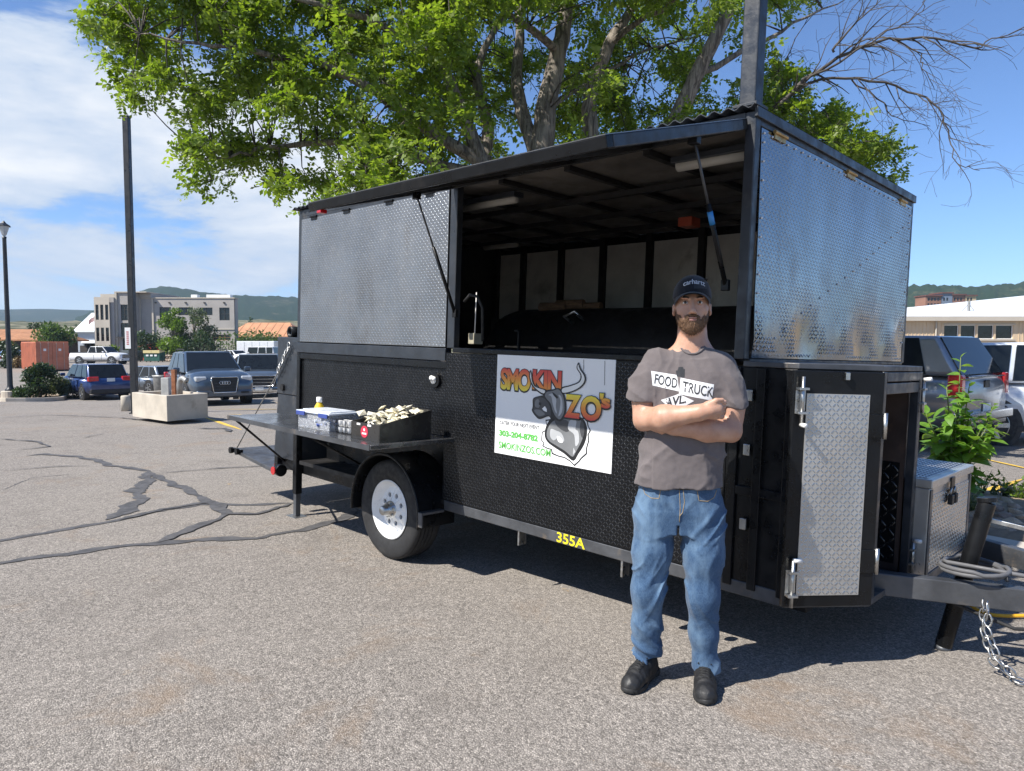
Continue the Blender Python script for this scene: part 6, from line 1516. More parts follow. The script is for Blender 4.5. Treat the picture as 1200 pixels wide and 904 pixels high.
J.cut(lambda X, Y, Z: np.where(Z < .765, .0055 - np.abs(X + .004), -1.0), .008)
J.wrinkle(lambda x, y, z: .0035 * np.sin(np.abs(x) * 260) * 0 + .0)
def jean_folds(x, y, z):
    w1 = vnoise(x * 6 + 3, y * 6, z * 5)
    sd = np.where(x < 0, 1.0, -1.0)
    d = .0035 * vnoise(x * 10, y * 9, z * 7)
    hem = np.clip((.33 - z) / .14, 0, 1)
    d -= hem * .0200 * ridge(vnoise(x * 4 + 3 * sd, y * 4, z * 17 + sd * x * 9 + w1 * 1.4), 1.8)
    d += hem * .0045
    kn = np.exp(-((z - .44) / .13) ** 2)
    d -= kn * .0145 * ridge(vnoise(x * 5 + sd, y * 5, z * 13 - sd * x * 14 + w1), 2.2)
    cr_ = np.exp(-((z - .76) / .09) ** 2)
    d -= cr_ * .0110 * ridge(vnoise(x * 3, y * 3 + 4, z * 16 - np.abs(x) * 20 + w1), 2.4)
    d -= np.exp(-((z - .60) / .12) ** 2) * .0075 * ridge(vnoise(x * 10 + 5, y * 4, z * 4 + sd * x * 6), 2.4)
    d += .0010 * vnoise(x * 60, y * 60, z * 60)
    return d
J.wrinkle(jean_folds)
jeans = mpart(J, 'jeans', M_DENIM, relax=1)
jbv = BVHTree.FromPolygons([v.co for v in jeans.data.vertices], [tuple(p.vertices) for p in jeans.data.polygons])
M_STITCH = pbr('tan stitching', (.30, .22, .12), .8, var=.2)
def seam(pts, m=M_STITCH, r=.0016, name='seam'):
    P = []
    for (a, b) in zip(pts, pts[1:]):
        for i in range(8): P.append((a[0] + (b[0] - a[0]) * i / 8, a[1] + (b[1] - a[1]) * i / 8))
    P.append(pts[-1])
    MB().sweep([on_surf(jbv, x, z, lift=.0008) for x, z in P], r, 5).build(name, m, jeans, True)
seam([(-.172, .925), (-.162, .898), (-.132, .884), (-.095, .886), (-.088, .926)])
seam([(.170, .925), (.158, .894), (.128, .880), (.088, .884), (.080, .926)])
seam([(-.002, .930), (.003, .85), (.000, .785)])
seam([(.016, .930), (.022, .875), (.014, .83), (.0, .812)])
seam([(-.18, .945), (-.1, .938), (0, .935), (.1, .938), (.18, .945)], pbr('dark leather belt', (.02, .017, .015), .5), .006, 'belt')

# shoes
def shoe(hx, hy, tx, ty):
    d = Vector((tx - hx, ty - hy, 0)); Ls = d.length; d.normalize()
    ang = math.atan2(d.y, d.x)
    root = empty('shoe', (hx, hy, 0), ang)
    root.parent = MAN
    U = Field((-.06, -.08, .008), (Ls + .03, .08, .16), .004)
    U.cone((.0, 0, .045), (Ls * .55, 0, .042), .040, .043, .0).cone((Ls * .55, 0, .042), (Ls - .045, 0, .035), .046, .042, .03)
    U.ell((Ls - .05, 0, .03), (.056, .049, .040), .02)
    U.cone((.035, 0, .06), (.02, 0, .125), .043, .043, .03).cone((.07, 0, .075), (Ls * .62, 0, .052), .040, .034, .03)
    U.cut(lambda X, Y, Z: np.maximum(.020 - Z, Z - (.118 + .0 * X)), .004)
    U.wrinkle(lambda x, y, z: .0016 * np.sin(x * 190) * np.exp(-((x - Ls * .66) / .03) ** 2) + .0015 * vnoise(x * 50, y * 50, z * 50))
    up = link('upper', U.mesh('upper', 2), M_SHOE, root, True)
    V_ = Field((-.07, -.09, -.002), (Ls + .04, .09, .045), .0035)
    for (x, r_) in ((-.002, .045), (.07, .041), (.14, .044), (Ls - .09, .050), (Ls - .055, .050)):
        V_.ell((x, 0, .015), (r_ * 1.35, r_, .05), .03)
    V_.cut(lambda X, Y, Z: np.maximum(.0008 - Z + .010 * np.clip((X - Ls + .06) / .06, 0, 1) ** 2, Z - .029 - .004 * np.sin(X * 28)), .003)
    V_.wrinkle(lambda x, y, z: .0012 * np.sin(x * 330) * (z < .016))
    link('sole', V_.mesh('sole', 1), M_SOLE, root, True)
    bv = BVHTree.FromPolygons([v.co for v in up.data.vertices], [tuple(p.vertices) for p in up.data.polygons])
    def top(x, y):
        h = bv.ray_cast(Vector((x, y, .3)), Vector((0, 0, -1)))
        return Vector((x, y, (h[0].z if h[0] is not None else .08) + .002))
    for i in range(5):
        x = .085 + i * .020
        MB().sweep([top(x, -.026), top(x + .006, -.01), top(x + .012, .01), top(x + .018, .026)], .0028, 6).build('lace', M_SOLE, root, True)
        MB().sweep([top(x + .004, .026), top(x + .010, .01), top(x + .014, -.01), top(x + .020, -.026)], .0028, 6).build('lace', M_SOLE, root, True)
    for s in (-1, 1):
        b0 = top(.078, 0)
        MB().sweep([b0, b0 + Vector((.012, s * .018, .012)), b0 + Vector((.03, s * .032, .0)), b0 + Vector((.022, s * .020, -.002)), b0], .0026, 6).build('lace', M_SOLE, root, True)
shoe(-.130, .075, -.232, -.165)
shoe(.130, .070, .128, -.195)
# ------------------------------------------------------------------ things standing on the side table
def on_table(name, x, y, rz=0.0, **k):
    o = empty(name, W(x, y, -.573), **k)
    o.rotation_euler = (RWM @ Matrix.Rotation(rz, 3, 'Z')).to_euler()
    o.scale = (KS, KS, KS)
    return o
b = on_table('mustard_bottle', -3.03, -.34, label='yellow squeeze bottle with white cap on the side table', cat='bottle')
MB().lathe([(.0, .0), (.034, .0), (.037, .006), (.037, .10), (.032, .125), (.018, .15), (.016, .158)], 24).build('bottle_body', pbr('yellow plastic', (.72, .48, .03), .35, var=.05), b, True)
MB().lathe([(.019, .156), (.021, .158), (.020, .192), (.0, .194)], 20).build('bottle_cap', M_PLASW, b, True)
# clear bin of cutlery packs
M_CLEAR = pbr('cloudy clear plastic', (.78, .80, .84), .22, var=.03)
M_CLEAR.node_tree.nodes['Principled BSDF'].inputs['Transmission Weight'].default_value = .75
M_CLEAR.node_tree.nodes['Principled BSDF'].inputs['IOR'].default_value = 1.2
b = on_table('cutlery_bin', -2.80, -.40, R(4), label='clear plastic bin with blue latches holding wrapped cutlery', cat='bin')
x0, x1, y0, y1, h = -.18, .18, -.12, .12, .105
m = MB()
for s in ((x0, x1, y0, y0 + .004), (x0, x1, y1 - .004, y1), (x0, x0 + .004, y0 + .004, y1 - .004), (x1 - .004, x1, y0 + .004, y1 - .004)): m.box(*s, .004, h)
m.box(x0, x1, y0, y1, 0, .004)
m.build('bin_wall', M_CLEAR, b)
MB().box(x0 - .012, x1 + .012, y0 - .012, y1 + .012, h, h + .012).box(x0 + .02, x1 - .02, y0 + .02, y1 - .02, h + .013, h + .020).build('bin_lid', pbr('milky plastic lid', (.62, .66, .72), .3, var=.05), b, bevel=.003)
M_LATCH = pbr('blue latch', (.035, .06, .24), .4)
for i, x in enumerate((-.13, .13)): MB().box(x - .05, x + .05, y0 - .02, y0 - .0125, h - .02, h + .008).build('latch', M_LATCH, b, bevel=.002)
MB().box(x0 - .02, x0 - .0125, -.06, .06, h - .02, h + .008).build('latch', M_LATCH, b, bevel=.002)
cols = [pbr('cutlery wrap', (.74, .76, .80), .4, var=.05), pbr('blue wrap print', (.08, .12, .34), .5, var=.1), pbr('napkin', (.78, .70, .66), .7, var=.04)]
for i in range(22):
    q = Matrix.Translation((rnd.uniform(-.15, .15), rnd.uniform(-.105, .05), rnd.uniform(.018, .085))) @ Matrix.Rotation(rnd.uniform(-1.2, 1.2), 4, 'Z') @ Matrix.Rotation(rnd.uniform(-.4, .4), 4, 'X')
    MB().box(-.045, .045, -.016, .016, -.007, .007, q).build('cutlery_pack', cols[i % 3 if i % 4 else 0], b)
# small rack of sauce cups
b = on_table('cup_rack', -2.46, -.44, R(8), label='small wire rack of white sauce cups beside the dark box', cat='rack')
for i in range(4):
    for j in range(2):
        for k in range(2):
            MB().lathe([(.0, 0), (.016, 0), (.021, .034), (.0215, .036), (.0, .036)], 12, Matrix.Translation((-.066 + i * .044, -.022 + j * .044, .006 + k * .040))).build('sauce_cup', M_PLASW, b, True)
m = MB()
for z in (.004, .045, .088):
    m.sweep([(-.09, -.046, z), (.09, -.046, z), (.09, .046, z), (-.09, .046, z), (-.09, -.046, z)], .002, 5)
for p in ((-.09, -.046), (.09, -.046), (.09, .046), (-.09, .046), (0, -.046)): m.cyl((*p, 0), (*p, .088), .002, n=5)
m.build('wire_frame', M_BLK, b)
# dark sloped box heaped with packets
b = on_table('packet_box', -2.16, -.34, R(2), label='dark sloped box with a red round sticker, heaped with cream packets', cat='box')
M_BOX = pbr('dark brown acrylic', (.030, .028, .026), .28, var=.1, vs=5)
bx0, bx1, by0, by1 = -.14, .15, -.20, .20
def slope(y): return .105 + .075 * (y - by0) / (by1 - by0)
for x in (bx0, bx1 - .006):
    MB().prism([(by0, 0), (by1, 0), (by1, slope(by1)), (by0, slope(by0))], x, x + .006, lambda a, c, d: (d, a, c)).build('box_side', M_BOX, b, bevel=.001)
MB().box(bx0 + .0065, bx1 - .0065, by0, by0 + .006, 0, slope(by0)).build('box_front', M_BOX, b, bevel=.001)
MB().box(bx0 + .0065, bx1 - .0065, by1 - .006, by1, 0, slope(by1)).build('box_back', M_BOX, b, bevel=.001)
MB().box(bx0 + .0065, bx1 - .0065, by0 + .0065, by1 - .0065, 0, .006).build('box_floor', M_BOX, b)
stk = MB().cyl((bx0 - .0002, -.095, .058), (bx0 - .0022, -.095, .058), .036, n=28).build('sticker', pbr('red sticker', (.55, .03, .06), .4, var=.05), b)
MB().cyl((bx0 - .0023, -.095, .070), (bx0 - .0030, -.095, .070), .008, n=10).box(bx0 - .0030, bx0 - .0023, -.118, -.072, .040, .050).build('sticker_print', M_PLASW, b)
st2 = MB().cyl((0.0, by0 - .0002, .052), (0.0, by0 - .0022, .052), .036, n=28).build('sticker', MATS['red sticker'], b)
MB().cyl((0.0, by0 - .0023, .064), (0.0, by0 - .003, .064), .009, n=10).box(-.022, .022, by0 - .003, by0 - .0023, .036, .046).build('sticker_print', M_PLASW, b)
for x in (-.06, .05): MB().box(x - .018, x + .018, by0 - .0025, by0 - .0003, .088, .100).build('label', M_PLASW, b)
M_PKT = [pbr('cream packet %d' % i, c, .45, var=.08, vs=20) for i, c in enumerate([(.72, .66, .50), (.76, .72, .60), (.66, .60, .42)])]
for i in range(64):
    y = rnd.uniform(by0 + .03, by1 - .04)
    q = Matrix.Translation((rnd.uniform(bx0 + .03, bx1 - .03), y, slope(y) - .035 + rnd.uniform(0, .055) + (.02 if i > 48 else 0))) @ Matrix.Rotation(rnd.uniform(0, 6.3), 4, 'Z') @ Matrix.Rotation(rnd.uniform(-.9, .9), 4, 'X') @ Matrix.Rotation(rnd.uniform(-.6, .6), 4, 'Y')
    mb = MB()
    pts = [(-.028, -.020, 0), (.028, -.020, .0), (.028, .020, 0), (-.028, .020, 0), (0, 0, .011), (0, 0, -.009)]
    mb.add([q @ Vector(p) for p in pts], [(0, 1, 4), (1, 2, 4), (2, 3, 4), (3, 0, 4), (1, 0, 5), (2, 1, 5), (3, 2, 5), (0, 3, 5)])
    mb.build('packet', M_PKT[i % 3], b)
# ------------------------------------------------------------------ vehicles
def m_paint(name, col, metal=.3, rough=.28):
    m, t, b = nodes(name)
    v = objv(t)
    c = mixrgb(t, rng(t, noise(t, 3, 5, .6, v), .3, .7), tuple(x * .92 for x in col), tuple(min(1, x * 1.06) for x in col))
    z = N(t, 'ShaderNodeSeparateXYZ'); t.links.new(v, z.inputs[0])
    d = mth(t, 'MULTIPLY', rng(t, z.outputs[2], .75, .2, 0, .5), rng(t, noise(t, 5, 6, .6, v), .3, .7))
    c = mixrgb(t, d, c, (.20, .17, .14))
    t.links.new(c, b.inputs['Base Color'])
    b.inputs['Metallic'].default_value, b.inputs['Roughness'].default_value = metal, rough
    b.inputs['Coat Weight'].default_value, b.inputs['Coat Roughness'].default_value = .8, .06
    return m
M_GLASS = pbr('dark car glass', (.010, .013, .016), .06, 0, var=.2, rvar=.03, spec=.35)
M_TRIM = pbr('black car trim', (.018, .018, .019), .55, 0, var=.2)
M_CHROME = pbr('chrome', (.62, .63, .64), .16, 1.0, var=.05, rvar=.06)
M_LENS = pbr('clear lamp lens', (.55, .57, .58), .12, .3, var=.1, rvar=.05)
M_PLATE = pbr('licence plate', (.62, .64, .62), .5, var=.1)
M_ALLOY = pbr('alloy wheel', (.42, .43, .44), .3, .9, var=.1)

def section(hw, z0, z1, n=20, e=4.0, tuck=.10):
    """closed cross-section (y,z), flat floor, tucked sills, crowned top"""
    pts = []
    zc, hz = (z0 + z1) / 2, (z1 - z0) / 2
    for k in range(n):
        t = 2 * math.pi * k / n
        c, s = math.cos(t), math.sin(t)
        y = math.copysign(abs(c) ** (2 / e), c) * hw
        z = math.copysign(abs(s) ** (2 / e), s) * hz
        if s < 0: y *= 1 - tuck * abs(s)
        else: y *= 1 - .05 * abs(s)
        pts.append((y, zc + z))
    return pts
def loft_body(st, n=24, e=4.5, tuck=.10):
    mb = MB()
    vs, fs = [], []
    for (x, z0, z1, hw) in st:
        vs += [(x, y, z) for y, z in section(hw, z0, z1, n, e, tuck)]
    for i in range(len(st) - 1):
        for k in range(n):
            a, b = i * n + k, i * n + (k + 1) % n
            fs.append((a, b, b + n, a + n))
    fs += [tuple(range(n)), tuple(range((len(st) - 1) * n, len(st) * n))]
    return mb.add(vs, fs)
def greenhouse(prof, hb, ht, zb, zt):
    """cabin: prof = x of (front base, front top, rear top, rear base); widths hb (belt), ht (roof)"""
    xf, xft, xrt, xr = prof
    P = [(xf, hb * .95, zb), (xft, ht, zt - .035), ((xft + xrt) / 2, ht, zt - .02), (xrt, ht, zt - .035), (xr, hb * .95, zb)]
    vs = [(x, -y, z) for x, y, z in P] + [(x, y, z) for x, y, z in P]
    n = 5
    fs = [(0, 1, 6, 5), (1, 2, 7, 6), (2, 3, 8, 7), (3, 4, 9, 8), (0, 4, 3, 2, 1), (5, 6, 7, 8, 9), (0, 5, 9, 4)]
    return MB().add(vs, fs), P
def car(name, loc, az, spec, **k):
    """spec: dict of the vehicle's own proportions; az clockwise from +Y is where the bonnet points"""
    root = empty(name, loc, 0, **k)
    root.rotation_euler = (0, 0, R(90) - R(az))
    L_, W_, H_ = spec['L'], spec['W'], spec['H']
    hw = W_ / 2
    zb = spec['belt']
    z0 = spec.get('clear', .22)
    f, r = L_ / 2, -L_ / 2
    hood, deck = spec['hood'], spec['deck']
    xf = f - spec['nose']
    xr = r + spec['tail']
    st = [(r, z0 + .12, deck - .12, hw * .86), (r + .05, z0 + .08, deck - .04, hw * .93), (r + .25, z0 + .02, deck, hw * .985), (xr, z0, max(deck, zb - .02), hw), (0, z0, zb, hw), (xf, z0, zb + .01, hw * .995), (xf + .15, z0, hood + .06, hw * .99), (f - .45, z0, hood - .02, hw * .965), (f - .14, z0 + .04, hood - .13, hw * .91), (f - .02, z0 + .12, hood - .24, hw * .80)]
    paint = spec['paint']
    body = loft_body(st).build('body', paint, root, True)
    if spec.get('bed'):
        bx0, bx1 = r + .10, xr - .05
        if not spec.get('shell'):
            MB().box(bx0, bx1, -hw * .84, hw * .84, deck - .01, deck + .004).build('truck_bed', M_TRIM, root)
    g, P = greenhouse((xf, xf - spec['rake'], xr + spec['rrake'], xr), hw * .96, hw * spec.get('tumble', .80), zb - .03, H_)
    go = g.build('cabin', paint, root, bevel=.07, seg=3); smooth_by_angle(go, 60)
    (A, B_, C_, D_, E_) = P
    # glass: windscreen, rear window, side windows proud of the cabin by a few mm
    def pane(nm, quad, inset=.06, lift=.012):
        q = [Vector(p) for p in quad]
        c = sum(q, Vector()) / len(q)
        n_ = (q[1] - q[0]).cross(q[2] - q[0]).normalized()
        if n_.dot(c - Vector((0, 0, (zb + H_) / 2))) < 0: n_ = -n_
        qi = [p + (c - p).normalized() * inset for p in q]
        mb = MB().add([p + n_ * lift for p in qi] + [p + n_ * (lift - .03) for p in qi], [tuple(range(len(q)))] + [(i, (i + 1) % len(q), len(q) + (i + 1) % len(q), len(q) + i) for i in range(len(q))])
        return mb.build(nm, M_GLASS, root)
    mir = lambda p: (p[0], -p[1], p[2])
    pane('windscreen', [A, mir(A), mir(B_), B_], .07)
    pane('rear_window', [E_, mir(E_), mir(D_), D_], spec.get('rw_inset', .10))
    cuts = spec.get('cuts', [0, .46, .78, 1])
    for s in (1, -1):
        for c0, c1 in zip(cuts, cuts[1:]):
            def lerp(a, b, t): return Vector(a).lerp(Vector(b), t)
            b0, b1 = lerp(A, E_, c0), lerp(A, E_, c1)
            tA, tB = lerp(B_, D_, c0), lerp(B_, D_, c1)
            if c0 == 0: b0 = lerp(A, E_, .035)
            if c1 == 1: b1 = lerp(A, E_, .955)
            q = [b0, b1, tB, tA]
            q = [Vector((p.x, p.y * s, p.z)) for p in q]
            q[0].z += .01; q[1].z += .01
            pane('side_window', q, .055, .014)
    # wheels with dark arches
    wr = spec['wr']
    for x in (f - spec['fo'], r + spec['ro']):
        for s in (1, -1):
            M = Matrix.Translation((x, s * (hw - .01), wr)) @ Matrix.Rotation(R(-90) * s, 4, 'X')
            MB().lathe([(.0, .004), (wr * 1.17, .004), (wr * 1.17, -.20), (.0, -.20)], 28, M).build('wheel_arch', M_TRIM, root)
            wo = MB().lathe([(wr * .62, -.2), (wr * .95, -.2), (wr, -.17), (wr, -.02), (wr * .96, .012), (wr * .80, .022), (wr * .66, .016), (wr * .64, -.03)], 30, M).build('wheel', M_RUB, root, True)
            smooth_by_angle(wo, 40)
            rm = MB().lathe([(wr * .66, .012), (wr * .62, .018), (wr * .58, -.02), (wr * .2, -.03)], 30, M)
            for q in range(5):
                t = 2 * math.pi * q / 5
                rm.bar(M @ Vector((wr * .12 * math.cos(t), wr * .12 * math.sin(t), .008)), M @ Vector((wr * .62 * math.cos(t), wr * .62 * math.sin(t), .008)), wr * .20, .02, M.to_3x3() @ Vector((0, 0, 1)))
            rm.lathe([(.0, .022), (wr * .18, .020), (wr * .2, -.01)], 16, M)
            rm.build('rim', M_ALLOY if not spec.get('darkrim') else M_TRIM, wo)
    # bumpers and lamps
    fx = f - .05
    MB().box(f - .24, f + .01, -hw * .84, hw * .84, z0 + .06, z0 + .26).build('front_bumper', spec.get('bump', paint), root, bevel=.05, seg=3)
    MB().box(r - .015, r + .22, -hw * .90, hw * .90, z0 + .06, z0 + .28).build('rear_bumper', spec.get('rbump', spec.get('bump', paint)), root, bevel=.05, seg=3)
    gh = spec.get('grille', (.36, .26))
    gz_ = hood - .17 - gh[1] / 2
    gr = MB().box(f - .12, f + .012, -gh[0], gh[0], gz_ - gh[1] / 2, gz_ + gh[1] / 2).build('grille', M_TRIM, root, bevel=.03, seg=2)
    rr = MB().sweep([(f + .014, -gh[0] * .82, gz_ - gh[1] / 2), (f + .014, gh[0] * .82, gz_ - gh[1] / 2), (f + .012, gh[0], gz_ + gh[1] * .3), (f + .010, gh[0] * .96, gz_ + gh[1] / 2), (f + .010, -gh[0] * .96, gz_ + gh[1] / 2), (f + .012, -gh[0], gz_ + gh[1] * .3), (f + .014, -gh[0] * .82, gz_ - gh[1] / 2)], .018, 6)
    rr.build('grille_surround', M_CHROME, gr, True)
    for i in range(spec.get('bars', 3)):
        z = gz_ - gh[1] / 2 + gh[1] * (i + 1) / (spec.get('bars', 3) + 1)
        MB().box(f + .013, f + .022, -gh[0] * .86, gh[0] * .86, z - .010, z + .010).build('grille_bar', M_TUBE if spec.get('darkbars') else M_CHROME, gr)
    if spec.get('rings'):
        for q in range(4):
            M = Matrix.Translation((f + .03, -.105 + q * .07, gz_ + .06)) @ Matrix.Rotation(R(90), 4, 'Y')
            MB().sweep([M @ Vector((.048 * math.cos(t * math.pi / 8), .048 * math.sin(t * math.pi / 8), 0)) for t in range(17)], .009, 6, False).build('badge_ring', M_CHROME, gr, True)
    for s in (1, -1):
        hl = MB().box(f - .30, f - .035, s * hw * .52 if s > 0 else -hw * .86, s * hw * .86 if s > 0 else -hw * .52, hood - .30, hood - .15).build('headlight', M_LENS, root, bevel=.04, seg=2)
        MB().box(f - .10, f + .016, s * hw * .48 if s > 0 else -hw * .74, s * hw * .74 if s > 0 else -hw * .48, z0 + .14, z0 + .22).build('fog_lamp', M_TRIM, root, bevel=.02)
        tz = spec.get('tl', (deck - .36, deck - .08))
        tw = spec.get('tlw', .24)
        MB().box(r - .004, r + .20, hw * .985 - tw if s > 0 else -hw * .985, hw * .985 if s > 0 else -hw * .985 + tw, tz[0], tz[1]).build('tail_light', M_RED, root, bevel=.03, seg=2)
        mo = MB().box(xf - .42, xf - .28, s * (hw + .02) if s > 0 else -hw - .22, hw + .22 if s > 0 else -hw - .02, zb + .0, zb + .15).build('wing_mirror', spec.get('mirror', paint), root, bevel=.04, seg=2)
        for xh in spec.get('handles', (.1, -.85)):
            MB().box(xh - .09, xh + .09, s * (hw * 1.0) - .012, s * (hw * 1.0) + .018, zb - .17, zb - .13).build('door_handle', paint, root, bevel=.008)
        for xd in spec.get('seams', (.62, -.42)):
            MB().box(xd - .006, xd + .006, s * hw * .999 - .012, s * hw * .999 + .004, z0 + .12, zb - .03).build('door_seam', M_TRIM, root)
        MB().box(r + .9, f - .9, s * hw * .97 - .03, s * hw * .97 + .012, z0 - .01, z0 + .09).build('sill', M_TRIM, root, bevel=.01)
    MB().box(r - .022, r - .014, -.16, .16, spec.get('pz', z0 + .42), spec.get('pz', z0 + .42) + .15).build('number_plate', M_PLATE, root)
    if spec.get('fplate', 1): MB().box(f + .012, f + .018, -.16, .16, z0 + .14, z0 + .28).build('number_plate', M_PLATE, root)
    if spec.get('rails'):
        for s in (1, -1): MB().sweep([(B_[0] - .25, s * (hw * .70), H_ - .02), (B_[0] - .35, s * hw * .70, H_ + .045), (D_[0] + .35, s * hw * .70, H_ + .045), (D_[0] + .2, s * hw * .70, H_ - .02)], .018, 6).build('roof_rail', M_TRIM, root, True)
    return root, dict(f=f, r=r, hw=hw, zb=zb, H=H_, deck=deck, xr=xr, z0=z0, paint=paint, P=P)

SUV = dict(L=4.75, W=1.85, H=1.64, belt=1.02, clear=.24, hood=1.02, deck=1.00, nose=1.28, tail=.25, rake=.75, rrake=.42, wr=.35, fo=.92, ro=.95, cuts=[0, .42, .72, 1])
PU = dict(L=5.8, W=2.03, H=1.92, belt=1.24, clear=.32, hood=1.22, deck=1.26, nose=1.45, tail=2.15, rake=.62, rrake=.28, wr=.41, fo=1.0, ro=1.28, cuts=[0, .55, 1], bed=1, handles=(.3, -.55), seams=(.85, .0), grille=(.62, .40))
def place(px, py): return on_ground(px, py)

audi_p = m_paint('slate blue metallic paint', (.055, .080, .115), .35)
c = at(243, 440, 23.0); c.z = gz(c.x, c.y)
car('suv', c, 145, dict(SUV, L=4.63, W=1.88, H=1.655, paint=audi_p, grille=(.38, .46), bars=4, rings=1, darkbars=1, rails=1, bump=audi_p, hood=1.06, belt=1.0, rake=1.0, nose=1.2, tumble=.74, fplate=0), label='dark slate-blue suv with a big framed grille facing the trailer', cat='suv')
subp = m_paint('deep blue paint', (.012, .035, .135), .25)
c = at(109, 440, 33.0); c.z = gz(c.x, c.y)
car('station_wagon', c, -47, dict(SUV, L=4.78, W=1.82, H=1.62, paint=subp, rails=1, rbump=M_TRIM, tl=(.86, 1.06), tlw=.42, pz=.84, rw_inset=.06), label='deep blue station wagon seen from behind by the shrubs', cat='station wagon')
c = at(176, 440, 36.5); c.z = gz(c.x, c.y)
car('hatchback', c, -60, dict(SUV, L=4.2, W=1.74, H=1.46, belt=.92, hood=.92, deck=.92, paint=m_paint('silver grey paint', (.24, .28, .33), .5)), label='small silver-grey hatchback behind the concrete planter', cat='hatchback')
rp = m_paint('gunmetal grey paint', (.10, .125, .15), .5)
c = at(303, 440, 31.5); c.z = gz(c.x, c.y)
car('pickup_truck', c, 160, dict(PU, paint=rp, bump=M_CHROME, grille=(.66, .42), bars=2), label='gunmetal pickup with chrome bumper parked behind the slate-blue suv', cat='pickup truck')
c = at(117, 415, 76); c.z = gz(c.x, c.y)
car('pickup_truck', c, 95, dict(PU, L=5.9, paint=m_paint('white truck paint', (.72, .73, .74), 0)), label='white crew-cab pickup parked beside the rust-red container', cat='pickup truck')
jp = m_paint('white jeep paint', (.70, .71, .72), 0)
c = at(301, 415, 72); c.z = gz(c.x, c.y)
car('off_roader', c, -90, dict(SUV, L=4.3, W=1.88, H=1.90, belt=1.2, hood=1.2, deck=1.15, rake=.22, rrake=.12, tail=.12, nose=1.35, wr=.44, clear=.42, paint=jp, darkrim=1, bump=M_TRIM, fo=.75, ro=.80, tumble=.9), label='white boxy off-roader with black wheels in the far row', cat='off-roader')
c = at(272, 415, 76); c.z = gz(c.x, c.y)
car('sedan', c, -60, dict(SUV, L=4.7, W=1.84, H=1.50, belt=.95, hood=.92, deck=.98, tail=.7, rrake=.75, paint=m_paint('pearl sedan paint', (.58, .60, .61), .1)), label='pearl white sedan parked beside the white off-roader', cat='sedan')
c = at(22, 412, 84); c.z = gz(c.x, c.y)
car('compact_car', c, 60, dict(SUV, L=4.3, W=1.76, H=1.50, paint=m_paint('bright blue paint', (.03, .12, .30), .2)), label='bright blue compact car in front of the brown-roofed building', cat='compact car')
c = at(29, 416, 74); c.z = gz(c.x, c.y)
car('compact_car', c, 55, dict(SUV, L=4.3, W=1.76, H=1.46, paint=m_paint('white compact paint', (.68, .69, .70), 0)), label='white compact car next to the dry shrubs', cat='compact car')
# the pickup with a canopy right of the trailer
tp = m_paint('silver grey metallic paint', (.30, .30, .31), .75, .3)
tloc = Vector((5.72, 13.6, 0)); tloc.z = gz(tloc.x, tloc.y)
tr_, td = car('canopy_pickup', tloc, -38, dict(PU, L=5.9, H=1.87, paint=tp, shell=1, rbump=M_CHROME, tl=(.88, 1.24), tlw=.17, pz=.62, fplate=0, wr=.42), label='silver-grey pickup with a matching bed canopy behind the leafy shrub', cat='pickup truck')
hw, rx, dk = td['hw'], td['r'], td['deck']
g, P = greenhouse((td['xr'] + .02, td['xr'] + .0, rx + .42, rx + .05), hw * .95, hw * .80, dk - .05, 1.87)
go = g.build('canopy', tp, tr_, bevel=.07, seg=3); smooth_by_angle(go, 60)
A, B_, C_, D_, E_ = [Vector(p) for p in P]
def pane2(q, nm):
    c = sum(q, Vector()) / 4
    n_ = (q[1] - q[0]).cross(q[2] - q[0]).normalized()
    if n_.dot(c - Vector((rx + 1, 0, 1.5))) < 0: n_ = -n_
    qi = [p + (c - p).normalized() * .07 + n_ * .014 for p in q]
    MB().add(qi + [p - n_ * .03 for p in qi], [(0, 1, 2, 3)] + [(i, (i + 1) % 4, 4 + (i + 1) % 4, 4 + i) for i in range(4)]).build(nm, M_GLASS, tr_)
my = lambda p: Vector((p.x, -p.y, p.z))
pane2([E_, my(E_), my(D_), D_], 'canopy_window')
for f_ in (lambda p: p, my):
    pane2([f_(A.lerp(E_, .10)), f_(A.lerp(E_, .80)), f_(B_.lerp(D_, .88)), f_(B_.lerp(D_, .10))], 'canopy_window')
MB().box(rx - .02, rx - .004, -.10, .10, dk - .24, dk - .12).build('tailgate_handle', M_TRIM, tr_, bevel=.01)
MB().box(rx - .012, rx + .03, -hw * .74, hw * .74, dk - .075, dk - .055).build('tailgate_lip', M_CHROME, tr_)
MB().box(rx - .10, rx + .12, -hw * .93, hw * .93, .50, .66).build('step_bumper', M_CHROME, tr_, bevel=.03)
MB().box(rx - .16, rx + .1, -.06, .06, .36, .45).build('hitch', M_TRIM, tr_, bevel=.01)
c = Vector((10.0, 12.9, 0)); c.z = gz(c.x, c.y)
car('suv', c, -60 + 180 - 20, dict(SUV, L=5.0, W=1.95, H=1.85, belt=1.15, hood=1.12, deck=1.1, wr=.40, clear=.30, paint=m_paint('pale blue-white paint', (.66, .70, .75), .1), bump=M_TRIM, bars=4), label='pale white suv parked on the far side of the canopy pickup', cat='suv')
